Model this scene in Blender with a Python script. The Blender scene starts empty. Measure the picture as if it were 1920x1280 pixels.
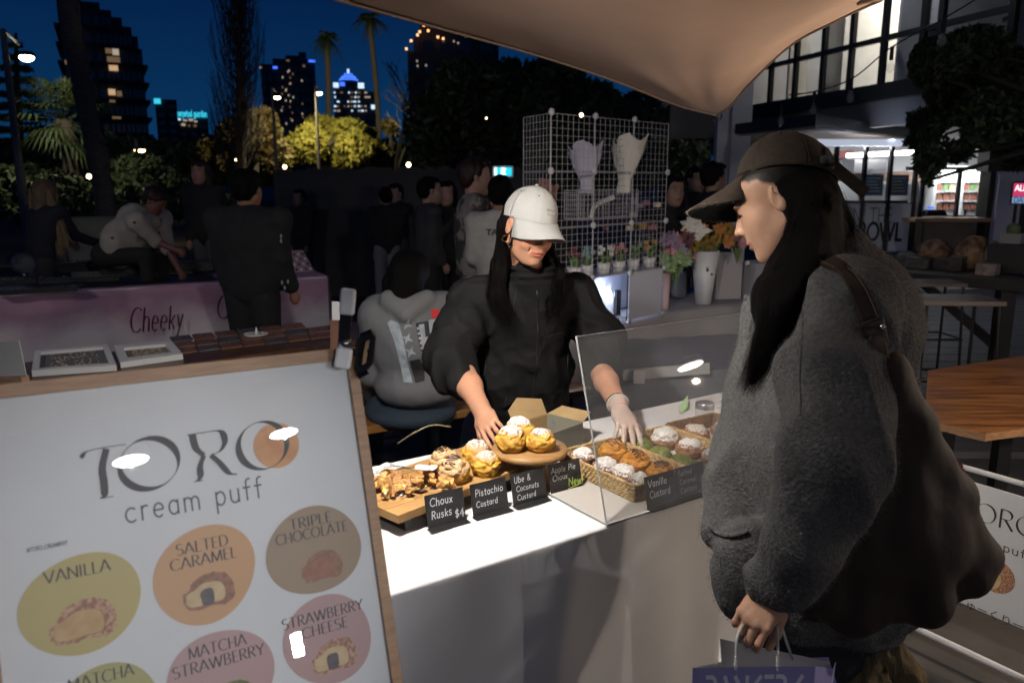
import bpy, math, random
import numpy as np
from mathutils import Vector, Matrix, noise as mnoise

# ---------------------------------------------------------------- camera, sky, exposure
C = bpy.context.scene.collection
SC = bpy.context.scene
FPX, PITCH, CAMH = 1493.0, math.radians(11.4), 1.6
cam = bpy.data.cameras.new('camera'); camo = bpy.data.objects.new('camera', cam); C.objects.link(camo)
camo.location = (0, 0, CAMH); camo.rotation_euler = (math.radians(90) - PITCH, 0, 0)
cam.sensor_width = 36; cam.lens = 28.0; cam.clip_start = .05; cam.clip_end = 3000
cam.dof.use_dof = True; cam.dof.focus_distance = 2.2; cam.dof.aperture_fstop = 4.5
SC.camera = camo
w = bpy.data.worlds.new('World'); SC.world = w; w.use_nodes = True
wn = w.node_tree.nodes; wl = w.node_tree.links
bg = wn['Background']
wtc = wn.new('ShaderNodeTexCoord'); wsp = wn.new('ShaderNodeSeparateXYZ'); wrp = wn.new('ShaderNodeValToRGB')
wl.new(wtc.outputs['Generated'], wsp.inputs[0]); wl.new(wsp.outputs[2], wrp.inputs[0]); wl.new(wrp.outputs[0], bg.inputs[0])
we = wrp.color_ramp.elements; we[0].position = .0; we[0].color = (.0035, .040, .115, 1); we[1].position = .9; we[1].color = (.0006, .004, .022, 1)
e_ = we.new(.22); e_.color = (.0012, .0125, .060, 1)
bg.inputs[1].default_value = 1.0
SC.view_settings.view_transform = 'Standard'; SC.view_settings.look = 'None'
SC.view_settings.exposure = 0; SC.view_settings.gamma = 1
SC.cycles.max_bounces = 7; SC.cycles.transparent_max_bounces = 16; SC.cycles.diffuse_bounces = 3
SC.cycles.glossy_bounces = 3; SC.cycles.sample_clamp_indirect = 4; SC.cycles.caustics_reflective = False; SC.cycles.caustics_refractive = False

# ---------------------------------------------------------------- geometry helpers
def ray(px, py):
    x = (px - 960) / FPX; y = -(py - 640) / FPX
    return Vector((x, math.cos(PITCH) + y * math.sin(PITCH), -math.sin(PITCH) + y * math.cos(PITCH)))
def spot(px, py, Y):
    r = ray(px, py); t = Y / r.y
    return Vector((r.x * t, Y, CAMH + r.z * t))
def onz(px, py, z):
    r = ray(px, py); t = (z - CAMH) / r.z
    return Vector((r.x * t, r.y * t, z))
TH = math.radians(34)
UX, VX = Vector((math.cos(TH), math.sin(TH), 0)), Vector((-math.sin(TH), math.cos(TH), 0))
A0 = Vector((-.263, 1.53, 0))
def S(u, v, z): return A0 + UX * u + VX * v + Vector((0, 0, z))
def V3(*a): return Vector(a)
rng = random.Random(7)

class MB:
    def __init__(s): s.v = []; s.f = []
    def add(s, vs, fs):
        n = len(s.v); s.v += [tuple(v) for v in vs]; s.f += [tuple(i + n for i in f) for f in fs]; return s
    def box(s, c, size, R=None, taper=1.0):
        hx, hy, hz = size[0] / 2, size[1] / 2, size[2] / 2; vs = []
        for z, k in ((-hz, 1), (hz, taper)):
            for x, y in ((-hx, -hy), (hx, -hy), (hx, hy), (-hx, hy)):
                p = Vector((x * k, y * k, z)); p = R @ p if R else p
                vs.append(Vector(c) + p)
        return s.add(vs, [(3, 2, 1, 0), (4, 5, 6, 7), (0, 1, 5, 4), (1, 2, 6, 5), (2, 3, 7, 6), (3, 0, 4, 7)])
    def bar(s, a, b, w, h, up=None):
        a, b = Vector(a), Vector(b); d = (b - a); L = d.length; d.normalize()
        up = Vector(up) if up else (Vector((0, 0, 1)) if abs(d.z) < .9 else Vector((0, 1, 0)))
        x = d.cross(up).normalized(); z = x.cross(d)
        R = Matrix((x, d, z)).transposed()
        return s.box((a + b) / 2, (w, L, h), R)
    def tube(s, pts, r, n=8, cap=True):
        pts = [Vector(p) for p in pts]; m = len(pts); rr = r if isinstance(r, (list, tuple)) else [r] * m
        base = len(s.v); ref = None
        for i, p in enumerate(pts):
            d = (pts[min(i + 1, m - 1)] - pts[max(i - 1, 0)])
            if d.length < 1e-9: d = Vector((0, 0, 1))
            d.normalize()
            if ref is None: ref = d.orthogonal().normalized()
            x = (ref - d * ref.dot(d)); x = x.normalized() if x.length > 1e-6 else d.orthogonal().normalized(); ref = x
            y = d.cross(x)
            for k in range(n):
                a = 2 * math.pi * k / n; s.v.append(tuple(p + (x * math.cos(a) + y * math.sin(a)) * rr[i]))
        for i in range(m - 1):
            for k in range(n):
                a = base + i * n + k; b = base + i * n + (k + 1) % n; s.f.append((a, b, b + n, a + n))
        if cap:
            s.f.append(tuple(base + k for k in range(n))[::-1]); s.f.append(tuple(base + (m - 1) * n + k for k in range(n)))
        return s
    def lathe(s, prof, c=(0, 0, 0), n=24, R=None, sx=1, sy=1):
        base = len(s.v); c = Vector(c)
        for r, z in prof:
            for k in range(n):
                a = 2 * math.pi * k / n; p = Vector((r * sx * math.cos(a), r * sy * math.sin(a), z)); p = R @ p if R else p
                s.v.append(tuple(c + p))
        for i in range(len(prof) - 1):
            for k in range(n):
                a = base + i * n + k; b = base + i * n + (k + 1) % n; s.f.append((a, b, b + n, a + n))
        if prof[0][0] > 1e-5: s.f.append(tuple(base + k for k in range(n))[::-1])
        if prof[-1][0] > 1e-5: s.f.append(tuple(base + (len(prof) - 1) * n + k for k in range(n)))
        return s
    def poly(s, pts): return s.add(pts, [tuple(range(len(pts)))])
    def prism(s, pts, d):
        n = len(pts); d = Vector(d); a = [Vector(p) for p in pts]
        return s.add(a + [p + d for p in a], [tuple(range(n))[::-1], tuple(range(n, 2 * n))] + [(i, (i + 1) % n, n + (i + 1) % n, n + i) for i in range(n)])
    def sphere(s, c, r, n=12, sq=(1, 1, 1)):
        m = n // 2; prof = [(r * math.sin(math.pi * i / m), -r * math.cos(math.pi * i / m)) for i in range(m + 1)]
        base = len(s.v); s.lathe([(max(a, 1e-6), b * sq[2]) for a, b in prof], c, n, None, sq[0], sq[1]); return s
    def grid(s, nu, nv, fn):
        vs = [fn(i / nu, j / nv) for j in range(nv + 1) for i in range(nu + 1)]
        fs = [(j * (nu + 1) + i, j * (nu + 1) + i + 1, (j + 1) * (nu + 1) + i + 1, (j + 1) * (nu + 1) + i) for j in range(nv) for i in range(nu)]
        return s.add(vs, fs)
    def mesh(s, name, smooth=False):
        m = bpy.data.meshes.new(name); m.from_pydata(s.v, [], s.f); m.update()
        if smooth: m.shade_smooth()
        return m

def wloc(o):
    v = Vector((0, 0, 0))
    while o is not None: v += o.location + o.matrix_parent_inverse.translation; o = o.parent
    return v
def thing(name, label, cat, loc=(0, 0, 0), group=None):
    o = bpy.data.objects.new(name, None); C.objects.link(o); o.location = loc; o.empty_display_size = .1
    o['label'] = label; o['category'] = cat
    if group: o['group'] = group
    return o
def obj(name, m, ma, parent=None, smooth=False, kind=None, bevel=0, label=None, cat=None, group=None, loc=None):
    if isinstance(m, MB): m = m.mesh(name, smooth)
    if ma is not None and not m.materials: m.materials.append(ma)
    o = bpy.data.objects.new(name, m); C.objects.link(o)
    if parent is not None:
        o.parent = parent
        if loc is None: o.matrix_parent_inverse = Matrix.Translation(-wloc(parent))
    if loc is not None: o.location = loc
    if kind: o['kind'] = kind
    if label: o['label'] = label
    if cat: o['category'] = cat
    if group: o['group'] = group
    if bevel:
        b = o.modifiers.new('bevel', 'BEVEL'); b.width = bevel; b.segments = 2; b.limit_method = 'ANGLE'
    return o
def copy_thing(o, loc, rz=0, label=None, scale=None):
    c = o.copy(); C.objects.link(c); c.location = loc; c.rotation_euler = (0, 0, rz)
    if label: c['label'] = label
    if scale: c.scale = scale
    def rec(a, b):
        for ch in a.children:
            d = ch.copy(); C.objects.link(d); d.parent = b; rec(ch, d)
    rec(o, c); return c

# ---------------------------------------------------------------- materials
def mat(name, c, r=.6, metal=0, c2=None, ns=20, bump=0, bs=60, em=None, es=0, sheen=0, coat=0, trans=0, spec=.5, stretch=None, sss=0, det=4, contrast=(.35, .65), wave=None):
    m = bpy.data.materials.new(name); m.use_nodes = True; N = m.node_tree.nodes; L = m.node_tree.links; p = N['Principled BSDF']
    p.inputs['Base Color'].default_value = (*c, 1); p.inputs['Roughness'].default_value = r; p.inputs['Metallic'].default_value = metal
    p.inputs['Specular IOR Level'].default_value = spec; p.inputs['Sheen Weight'].default_value = sheen; p.inputs['Coat Weight'].default_value = coat
    p.inputs['Transmission Weight'].default_value = trans
    if sss:
        p.inputs['Subsurface Weight'].default_value = sss; p.inputs['Subsurface Scale'].default_value = .012; p.inputs['Subsurface Radius'].default_value = (1, .35, .2)
    if em: p.inputs['Emission Color'].default_value = (*em, 1); p.inputs['Emission Strength'].default_value = es
    co = N.new('ShaderNodeTexCoord'); mp = N.new('ShaderNodeMapping'); L.new(co.outputs['Object'], mp.inputs[0])
    if stretch: mp.inputs['Scale'].default_value = stretch
    if c2:
        if wave:
            nz = N.new('ShaderNodeTexWave'); nz.inputs['Scale'].default_value = wave; nz.inputs['Distortion'].default_value = 6; nz.inputs['Detail'].default_value = 4; nz.inputs['Detail Scale'].default_value = 1.5
        else:
            nz = N.new('ShaderNodeTexNoise'); nz.inputs['Scale'].default_value = ns; nz.inputs['Detail'].default_value = det
        L.new(mp.outputs[0], nz.inputs['Vector'])
        rp = N.new('ShaderNodeValToRGB'); rp.color_ramp.elements[0].color = (*c, 1); rp.color_ramp.elements[1].color = (*c2, 1)
        rp.color_ramp.elements[0].position, rp.color_ramp.elements[1].position = contrast
        L.new(nz.outputs[1 if wave else 0], rp.inputs[0]); L.new(rp.outputs[0], p.inputs['Base Color'])
    if bump:
        n2 = N.new('ShaderNodeTexNoise'); n2.inputs['Scale'].default_value = bs; n2.inputs['Detail'].default_value = 5
        L.new(mp.outputs[0], n2.inputs['Vector']); b = N.new('ShaderNodeBump'); b.inputs['Strength'].default_value = bump; b.inputs['Distance'].default_value = .01
        L.new(n2.outputs[0], b.inputs['Height']); L.new(b.outputs[0], p.inputs['Normal'])
    return m
def glassy(name, haze=.03, tintc=(1, 1, 1), rough=.02, ior=1.49, hz=.6, edge=0):
    """thin clear sheet: lets light straight through, mirrors by Fresnel, a little dusty"""
    m = bpy.data.materials.new(name); m.use_nodes = True; N = m.node_tree.nodes; L = m.node_tree.links
    N.remove(N['Principled BSDF']); out = N['Material Output']
    t = N.new('ShaderNodeBsdfTransparent'); t.inputs[0].default_value = (*tintc, 1)
    g = N.new('ShaderNodeBsdfGlossy'); g.inputs['Roughness'].default_value = rough
    d = N.new('ShaderNodeBsdfDiffuse'); d.inputs[0].default_value = (hz, hz, hz, 1)
    fr = N.new('ShaderNodeLayerWeight'); fr.inputs[0].default_value = .5; pw = N.new('ShaderNodeMath'); pw.operation = 'POWER'; pw.inputs[1].default_value = 5; L.new(fr.outputs['Facing'], pw.inputs[0])
    r0 = ((ior - 1) / (ior + 1)) ** 2; fm = N.new('ShaderNodeMath'); fm.operation = 'MULTIPLY_ADD'; fm.inputs[1].default_value = 1 - r0; fm.inputs[2].default_value = r0; L.new(pw.outputs[0], fm.inputs[0])
    m1 = N.new('ShaderNodeMixShader'); m2 = N.new('ShaderNodeMixShader')
    nz = N.new('ShaderNodeTexNoise'); nz.inputs['Scale'].default_value = 5; nz.inputs['Detail'].default_value = 6
    mu = N.new('ShaderNodeMath'); mu.operation = 'MULTIPLY'; mu.inputs[1].default_value = haze * 2
    co = N.new('ShaderNodeTexCoord'); L.new(co.outputs['Object'], nz.inputs['Vector'])
    L.new(nz.outputs[0], mu.inputs[0]); L.new(mu.outputs[0], m1.inputs[0]); L.new(t.outputs[0], m1.inputs[1]); L.new(d.outputs[0], m1.inputs[2])
    L.new(fm.outputs[0], m2.inputs[0]); L.new(m1.outputs[0], m2.inputs[1]); L.new(g.outputs[0], m2.inputs[2]); L.new(m2.outputs[0], out.inputs[0])
    return m
def emit(name, c, s):
    m = bpy.data.materials.new(name); m.use_nodes = True; p = m.node_tree.nodes['Principled BSDF']
    p.inputs['Base Color'].default_value = (*[min(x * .5, .5) for x in c], 1); p.inputs['Emission Color'].default_value = (*c, 1); p.inputs['Emission Strength'].default_value = s
    return m
def vcol(name, r=.6, bump=0, bs=80, sheen=0, sss=0, spec=.5):
    m = mat(name, (.5, .5, .5), r, bump=bump, bs=bs, sheen=sheen, sss=sss, spec=spec); N = m.node_tree.nodes
    a = N.new('ShaderNodeAttribute'); a.attribute_name = 'tone'; m.node_tree.links.new(a.outputs[0], N['Principled BSDF'].inputs['Base Color'])
    return m
def paint(mesh, cols):
    a = mesh.color_attributes.new('tone', 'FLOAT_COLOR', 'POINT')
    arr = np.ones((len(mesh.vertices), 4), np.float32); arr[:, :3] = cols; a.data.foreach_set('color', arr.ravel())

# ---------------------------------------------------------------- numeric noise and solid modelling (distance fields, surface nets)
_h = np.random.RandomState(3).rand(32, 32, 32).astype(np.float32)
def vnoise(x, y, z):
    xi, yi, zi = np.floor(x).astype(int), np.floor(y).astype(int), np.floor(z).astype(int)
    fx, fy, fz = x - xi, y - yi, z - zi
    fx, fy, fz = fx * fx * (3 - 2 * fx), fy * fy * (3 - 2 * fy), fz * fz * (3 - 2 * fz)
    r = 0
    for a in (0, 1):
        for b in (0, 1):
            for c in (0, 1):
                r = r + _h[(xi + a) & 31, (yi + b) & 31, (zi + c) & 31] * (fx if a else 1 - fx) * (fy if b else 1 - fy) * (fz if c else 1 - fz)
    return r * 2 - 1
def fbm(x, y, z, o=3):
    r = 0; a = .5
    for i in range(o): r = r + a * vnoise(x, y, z); x, y, z, a = x * 2.03 + 7, y * 2.03 + 3, z * 2.03 + 11, a * .5
    return r
def cone(p0, p1, r0, r1=None, k=.02): return ('c', Vector(p0), Vector(p1), r0, r0 if r1 is None else r1, k)
def ell(c, r, R=None, k=.02, neg=False): return ('n' if neg else 'e', Vector(c), r if isinstance(r, (tuple, list)) else (r, r, r), R, k)
def solid(name, prims, res, disp=None, smooth=True):
    lo = np.full(3, 1e9); hi = -lo; boxes = []
    for p in prims:
        if p[0] == 'c':
            a = np.minimum(np.array(p[1]) - p[3], np.array(p[2]) - p[4]); b = np.maximum(np.array(p[1]) + p[3], np.array(p[2]) + p[4]); k = p[5]
        else:
            m = max(p[2]); a = np.array(p[1]) - m; b = np.array(p[1]) + m; k = p[4]
        boxes.append((a - k - res * 2, b + k + res * 2))
        if p[0] != 'n': lo = np.minimum(lo, a); hi = np.maximum(hi, b)
    lo = lo - .03 - 3 * res; hi = hi + .03 + 3 * res
    n = np.ceil((hi - lo) / res).astype(int) + 1
    ax = [(lo[i] + res * np.arange(n[i])).astype(np.float32) for i in range(3)]
    f = np.full(tuple(n), .5, np.float32)
    for p, (a, b) in zip(prims, boxes):
        s = [slice(max(0, int((a[i] - lo[i]) / res)), min(n[i], int((b[i] - lo[i]) / res) + 2)) for i in range(3)]
        X, Y, Z = np.meshgrid(ax[0][s[0]], ax[1][s[1]], ax[2][s[2]], indexing='ij')
        if p[0] == 'c':
            _, A, B, ra, rb, k = p; d = B - A; L2 = max(d.length_squared, 1e-9)
            px, py, pz = X - A.x, Y - A.y, Z - A.z
            t = np.clip((px * d.x + py * d.y + pz * d.z) / L2, 0, 1)
            dd = np.sqrt((px - t * d.x) ** 2 + (py - t * d.y) ** 2 + (pz - t * d.z) ** 2) - (ra + (rb - ra) * t)
        else:
            _, c, r, R, k = p; px, py, pz = X - c.x, Y - c.y, Z - c.z
            if R is not None:
                Q = R.transposed(); px, py, pz = (Q[0][0] * px + Q[0][1] * py + Q[0][2] * pz, Q[1][0] * px + Q[1][1] * py + Q[1][2] * pz, Q[2][0] * px + Q[2][1] * py + Q[2][2] * pz)
            k0 = np.sqrt((px / r[0]) ** 2 + (py / r[1]) ** 2 + (pz / r[2]) ** 2) + 1e-6
            k1 = np.sqrt((px / r[0] ** 2) ** 2 + (py / r[1] ** 2) ** 2 + (pz / r[2] ** 2) ** 2) + 1e-6
            dd = k0 * (k0 - 1) / k1
        g = f[s[0], s[1], s[2]]; k = max(k, 1e-4)
        if p[0] == 'n':
            h = np.clip(.5 - .5 * (g + dd) / k, 0, 1); g[...] = g * (1 - h) + (-dd) * h + k * h * (1 - h)
        else:
            h = np.clip(.5 + .5 * (dd - g) / k, 0, 1); g[...] = dd * (1 - h) + g * h - k * h * (1 - h)
    if disp is not None:
        near = np.abs(f) < .06
        I = np.nonzero(near); f[I] += disp(ax[0][I[0]], ax[1][I[1]], ax[2][I[2]]).astype(np.float32)
    ins = f < 0
    cnt = sum(ins[a:n[0] - 1 + a, b:n[1] - 1 + b, c:n[2] - 1 + c].astype(np.int8) for a in (0, 1) for b in (0, 1) for c in (0, 1))
    I, J, K = np.nonzero((cnt > 0) & (cnt < 8)); acc = np.zeros((len(I), 3)); num = np.zeros(len(I))
    cs = [(a, b, c) for a in (0, 1) for b in (0, 1) for c in (0, 1)]
    for a in cs:
        for b in cs:
            if a < b and sum(abs(a[i] - b[i]) for i in range(3)) == 1:
                fa = f[I + a[0], J + a[1], K + a[2]]; fb = f[I + b[0], J + b[1], K + b[2]]
                m = (fa < 0) != (fb < 0); t = np.where(m, fa / np.where(m, fa - fb, 1), 0)
                for i in range(3): acc[:, i] += np.where(m, a[i] + (b[i] - a[i]) * t, 0)
                num += m
    P = (np.stack([I, J, K], 1) + acc / np.maximum(num, 1)[:, None]) * res + lo
    idx = np.full(tuple(n), -1, np.int32); idx[I, J, K] = np.arange(len(I))
    quads = []
    for axx in range(3):
        o1, o2 = [(1, 2), (2, 0), (0, 1)][axx]
        sl0 = [slice(None)] * 3; sl1 = [slice(None)] * 3; sl0[axx] = slice(0, -1); sl1[axx] = slice(1, None)
        a = ins[tuple(sl0)]; b = ins[tuple(sl1)]; E = np.stack(np.nonzero(a != b), 1)
        E = E[(E[:, o1] > 0) & (E[:, o2] > 0)]; fl = a[tuple(E.T)]
        def at(d1, d2):
            q = E.copy(); q[:, o1] -= d1; q[:, o2] -= d2; return idx[tuple(q.T)]
        q = np.stack([at(1, 1), at(0, 1), at(0, 0), at(1, 0)], 1); q[~fl] = q[~fl][:, ::-1]; quads.append(q)
    Q = np.concatenate(quads); Q = Q[(Q >= 0).all(1)]
    return npmesh(name, P, Q, smooth)
def npmesh(name, P, Q, smooth=True):
    m = bpy.data.meshes.new(name); m.vertices.add(len(P)); m.vertices.foreach_set('co', np.asarray(P, np.float32).ravel())
    k = Q.shape[1]; m.loops.add(len(Q) * k); m.loops.foreach_set('vertex_index', Q.astype(np.int32).ravel())
    m.polygons.add(len(Q)); m.polygons.foreach_set('loop_start', np.arange(len(Q), dtype=np.int32) * k)
    m.update(calc_edges=True)
    if smooth: m.shade_smooth()
    return m
def verts(m):
    a = np.empty(len(m.vertices) * 3, np.float32); m.vertices.foreach_get('co', a); return a.reshape(-1, 3)
def norms(m):
    a = np.empty(len(m.vertices) * 3, np.float32); m.vertex_normals.foreach_get('vector', a); return a.reshape(-1, 3)
def join(name, meshes):
    Ps, Qs, n = [], [], 0
    for m in meshes:
        P = verts(m); q = np.empty(len(m.loops), np.int32); m.loops.foreach_get('vertex_index', q); Ps.append(P); Qs.append(q.reshape(-1, 4) + n); n += len(P)
    return npmesh(name, np.concatenate(Ps), np.concatenate(Qs))
def strands(name, lines, wd, ma, parent, kind=None, seed=0):
    """lines: (n,m,3) array of strand points; each becomes a thin tapering ribbon of real width"""
    L = np.asarray(lines, np.float32); n, m, _ = L.shape; r = np.random.RandomState(seed)
    d = L[:, -1] - L[:, 0]; q = r.randn(n, 3); s = np.cross(d, q); s /= (np.linalg.norm(s, axis=1, keepdims=True) + 1e-9)
    t = np.linspace(0, 1, m); ww = wd * (1 - t ** 3 * .9)
    A = L + s[:, None, :] * ww[None, :, None] * .5; B = L - s[:, None, :] * ww[None, :, None] * .5
    P = np.stack([A, B], 2).reshape(-1, 3)
    base = (np.arange(n) * m * 2)[:, None] + (np.arange(m - 1) * 2)[None]
    Q = np.stack([base, base + 1, base + 3, base + 2], 2).reshape(-1, 4)
    return obj(name, npmesh(name, P, Q, True), ma, parent, kind=kind)
def rotm(yaw, pitch=0, roll=0):
    """columns: right, forward, up; yaw 0 looks along +Y, positive turns left; pitch positive looks down"""
    return Matrix.Rotation(yaw, 3, 'Z') @ Matrix.Rotation(-pitch, 3, 'X') @ Matrix.Rotation(roll, 3, 'Y')
def cr(pts, n=8):
    """smooth curve through points"""
    p = [Vector(q) for q in pts]; p = [p[0] * 2 - p[1]] + p + [p[-1] * 2 - p[-2]]; out = []
    for i in range(1, len(p) - 2):
        for j in range(n):
            t = j / n; a, b, c, d = p[i - 1:i + 3]
            out.append(.5 * ((2 * b) + (c - a) * t + (2 * a - 5 * b + 4 * c - d) * t * t + (3 * b - a - 3 * c + d) * t ** 3))
    out.append(p[-2]); return out
def point_light(name, loc, power, col, r=.05, parent=None):
    l = bpy.data.lights.new(name, 'POINT'); l.energy = power; l.color = col; l.shadow_soft_size = r
    o = bpy.data.objects.new(name, l); C.objects.link(o); o.location = loc
    if parent: o.parent = parent; o.matrix_parent_inverse = Matrix.Translation(-wloc(parent))
    return o
def spot_light(name, loc, target, power, col, ang, parent=None, r=.03, blend=.7):
    l = bpy.data.lights.new(name, 'SPOT'); l.energy = power; l.color = col; l.spot_size = math.radians(ang); l.spot_blend = blend; l.shadow_soft_size = r
    o = bpy.data.objects.new(name, l); C.objects.link(o); o.location = loc; o.rotation_euler = (Vector(target) - Vector(loc)).to_track_quat('-Z', 'Y').to_euler()
    if parent: o.parent = parent; o.matrix_parent_inverse = Matrix.Translation(-wloc(parent))
    return o
def area_light(name, loc, target, power, col, size, parent=None, shape='DISK', sy=None):
    l = bpy.data.lights.new(name, 'AREA'); l.energy = power; l.color = col; l.shape = shape; l.size = size
    if sy: l.size_y = sy
    o = bpy.data.objects.new(name, l); C.objects.link(o); o.location = loc
    o.rotation_euler = (Vector(target) - Vector(loc)).to_track_quat('-Z', 'Y').to_euler()
    if parent: o.parent = parent; o.matrix_parent_inverse = Matrix.Translation(-wloc(parent))
    return o

# ---------------------------------------------------------------- lettering drawn with strokes
def arc(cx, cy, rx, ry, a0, a1, n=14):
    return [(cx + rx * math.cos(math.radians(a0 + (a1 - a0) * i / n)), cy + ry * math.sin(math.radians(a0 + (a1 - a0) * i / n))) for i in range(n + 1)]
G = {
 'V': (.8, [[(0, 1), (.4, 0)], [(.4, 0), (.8, 1)]]), 'A': (.8, [[(0, 0), (.4, 1)], [(.4, 1), (.8, 0)], [(.13, .3), (.67, .3)]]),
 'N': (.8, [[(.08, 0), (.08, 1)], [(.08, 1), (.75, 0)], [(.75, 0), (.75, 1)]]), 'I': (.25, [[(.12, 0), (.12, 1)]]),
 'L': (.55, [[(.1, 1), (.1, 0)], [(.1, 0), (.55, 0)]]), 'T': (.7, [[(.35, 0), (.35, 1)], [(0, 1), (.7, 1)]]),
 'S': (.6, [arc(.3, .76, .24, .24, 40, 260, 12) + arc(.3, .26, .27, .26, 90, -140, 14)]),
 'E': (.55, [[(.1, 0), (.1, 1)], [(.1, 1), (.52, 1)], [(.1, .52), (.45, .52)], [(.1, 0), (.54, 0)]]),
 'D': (.8, [[(.1, 0), (.1, 1)], [(.1, 1), (.3, 1)] + arc(.3, .5, .45, .5, 90, -90) + [(.1, 0)]]),
 'C': (.8, [arc(.48, .5, .44, .5, 45, 315, 20)]), 'O': (.95, [arc(.47, .5, .44, .5, 90, 450, 28)]),
 'G': (.85, [arc(.48, .5, .44, .5, 45, 350, 20), [(.6, .42), (.92, .42)]]),
 'R': (.68, [[(.1, 0), (.1, 1)], [(.1, 1), (.3, 1)] + arc(.32, .75, .26, .25, 90, -90, 12) + [(.1, .5)], [(.3, .5), (.66, 0)]]),
 'P': (.62, [[(.1, 0), (.1, 1)], [(.1, 1), (.3, 1)] + arc(.32, .73, .27, .27, 90, -90, 12) + [(.1, .46)]]),
 'B': (.66, [[(.1, 0), (.1, 1)], [(.1, 1), (.3, 1)] + arc(.32, .76, .22, .24, 90, -90, 10) + [(.1, .52)], [(.1, .52), (.3, .52)] + arc(.32, .26, .28, .26, 90, -90, 10) + [(.1, 0)]]),
 'M': (.95, [[(.08, 0), (.12, 1)], [(.12, 1), (.48, .05)], [(.48, .05), (.84, 1)], [(.84, 1), (.9, 0)]]),
 'H': (.8, [[(.1, 0), (.1, 1)], [(.7, 0), (.7, 1)], [(.1, .5), (.7, .5)]]), 'W': (1.15, [[(0, 1), (.3, 0)], [(.3, 0), (.57, 1)], [(.57, 1), (.84, 0)], [(.84, 0), (1.12, 1)]]),
 'Y': (.72, [[(0, 1), (.36, .48)], [(.36, .48), (.72, 1)], [(.36, .48), (.36, 0)]]), 'U': (.72, [[(.08, 1), (.08, .35)] + arc(.35, .3, .27, .3, 180, 360, 12) + [(.62, 1)]]),
 'F': (.55, [[(.1, 0), (.1, 1)], [(.1, 1), (.52, 1)], [(.1, .52), (.45, .52)]]), 'K': (.66, [[(.1, 0), (.1, 1)], [(.1, .42), (.6, 1)], [(.28, .6), (.64, 0)]]),
 '_': (.6, [[(0, -.08), (.6, -.08)]]), '@': (1.0, [arc(.5, .45, .2, .2, 0, 360, 14), arc(.5, .45, .45, .48, -40, 300, 18)]), ' ': (.38, []),
 'c': (.56, [arc(.32, .31, .26, .31, 50, 310, 14)]), 'h': (.56, [[(.08, 0), (.08, 1)], [(.08, .38)] + arc(.28, .38, .2, .24, 170, 0, 10) + [(.48, 0)]]),
 'o': (.6, [arc(.3, .31, .25, .31, 90, 450, 18)]), 'u': (.56, [[(.08, .62), (.08, .22)] + arc(.28, .22, .2, .22, 180, 360, 10) + [(.48, .62)], [(.48, .62), (.48, 0)]]),
 'x': (.5, [[(.05, .62), (.45, 0)], [(.45, .62), (.05, 0)]]), 's': (.46, [arc(.23, .47, .16, .15, 30, 260, 10) + arc(.22, .16, .18, .16, 90, -150, 10)]),
 'k': (.5, [[(.08, 0), (.08, 1)], [(.45, .6), (.1, .25)], [(.2, .35), (.47, 0)]]), 'i': (.2, [[(.1, .62), (.1, 0)], [(.1, .8), (.1, .86)]]),
 't': (.4, [[(.2, .9), (.2, .12)] + arc(.32, .12, .12, .12, 180, 290, 6), [(.02, .62), (.38, .62)]]),
 'a': (.56, [arc(.28, .31, .22, .31, 50, 320, 14), [(.48, .62), (.48, 0)]]), 'd': (.56, [arc(.28, .31, .22, .31, 50, 320, 14), [(.48, 1), (.48, 0)]]),
 'b': (.56, [[(.08, 1), (.08, 0)], arc(.28, .31, .22, .31, 130, -140, 14)]), 'e': (.56, [[(.07, .33), (.5, .33)] + arc(.29, .31, .22, .31, 10, 310, 16)]),
 'n': (.56, [[(.08, .62), (.08, 0)], [(.08, .38)] + arc(.28, .38, .2, .24, 170, 0, 10) + [(.48, 0)]]), 'p': (.56, [[(.08, .62), (.08, -.36)], arc(.28, .31, .22, .31, 130, -140, 14)]),
 'q': (.56, [[(.48, .62), (.48, -.36)], arc(.28, .31, .22, .31, 50, 320, 14)]),
 'g': (.56, [arc(.28, .31, .22, .31, 50, 320, 14), [(.48, .62), (.48, -.15)] + arc(.28, -.15, .2, .2, 0, -160, 8)]),
 'l': (.2, [[(.1, 1), (.1, 0)]]), 'w': (.7, [[(.02, .62), (.18, 0)], [(.18, 0), (.35, .55)], [(.35, .55), (.52, 0)], [(.52, 0), (.68, .62)]]),
 'm': (.86, [[(.08, .62), (.08, 0)], [(.08, .4)] + arc(.25, .42, .17, .2, 170, 0, 8) + [(.42, 0)], [(.42, .4)] + arc(.59, .42, .17, .2, 170, 0, 8) + [(.76, 0)]]),
 'r': (.4, [[(.08, .62), (.08, 0)], [(.08, .36)] + arc(.26, .4, .18, .22, 170, 60, 6)]), 'f': (.42, [arc(.34, .82, .16, .18, 70, 180, 8) + [(.18, 0)], [(.02, .6), (.38, .6)]]),
 'y': (.52, [[(.05, .62), (.26, .05)], [(.48, .62), (.26, .05), (.16, -.25), (.02, -.36)]]), 'v': (.5, [[(.02, .62), (.25, 0)], [(.25, 0), (.48, .62)]]),
 '!': (.2, [[(.1, 1), (.1, .3)], [(.1, .1), (.1, .02)]]), '$': (.6, [arc(.3, .7, .22, .18, 40, 260, 10) + arc(.3, .33, .24, .19, 90, -140, 10), [(.3, 1.05), (.3, 0)]]),
 '4': (.6, [[(.42, 1), (.02, .35), (.6, .35)], [(.44, .75), (.44, 0)]]), '&': (.7, [[(.65, 0), (.2, .7), (.22, .95), (.42, .95), (.42, .72), (.1, .35), (.12, .05), (.4, .0), (.62, .35)]]),
 '.': (.2, [[(.1, 0), (.1, .06)]])}
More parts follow.
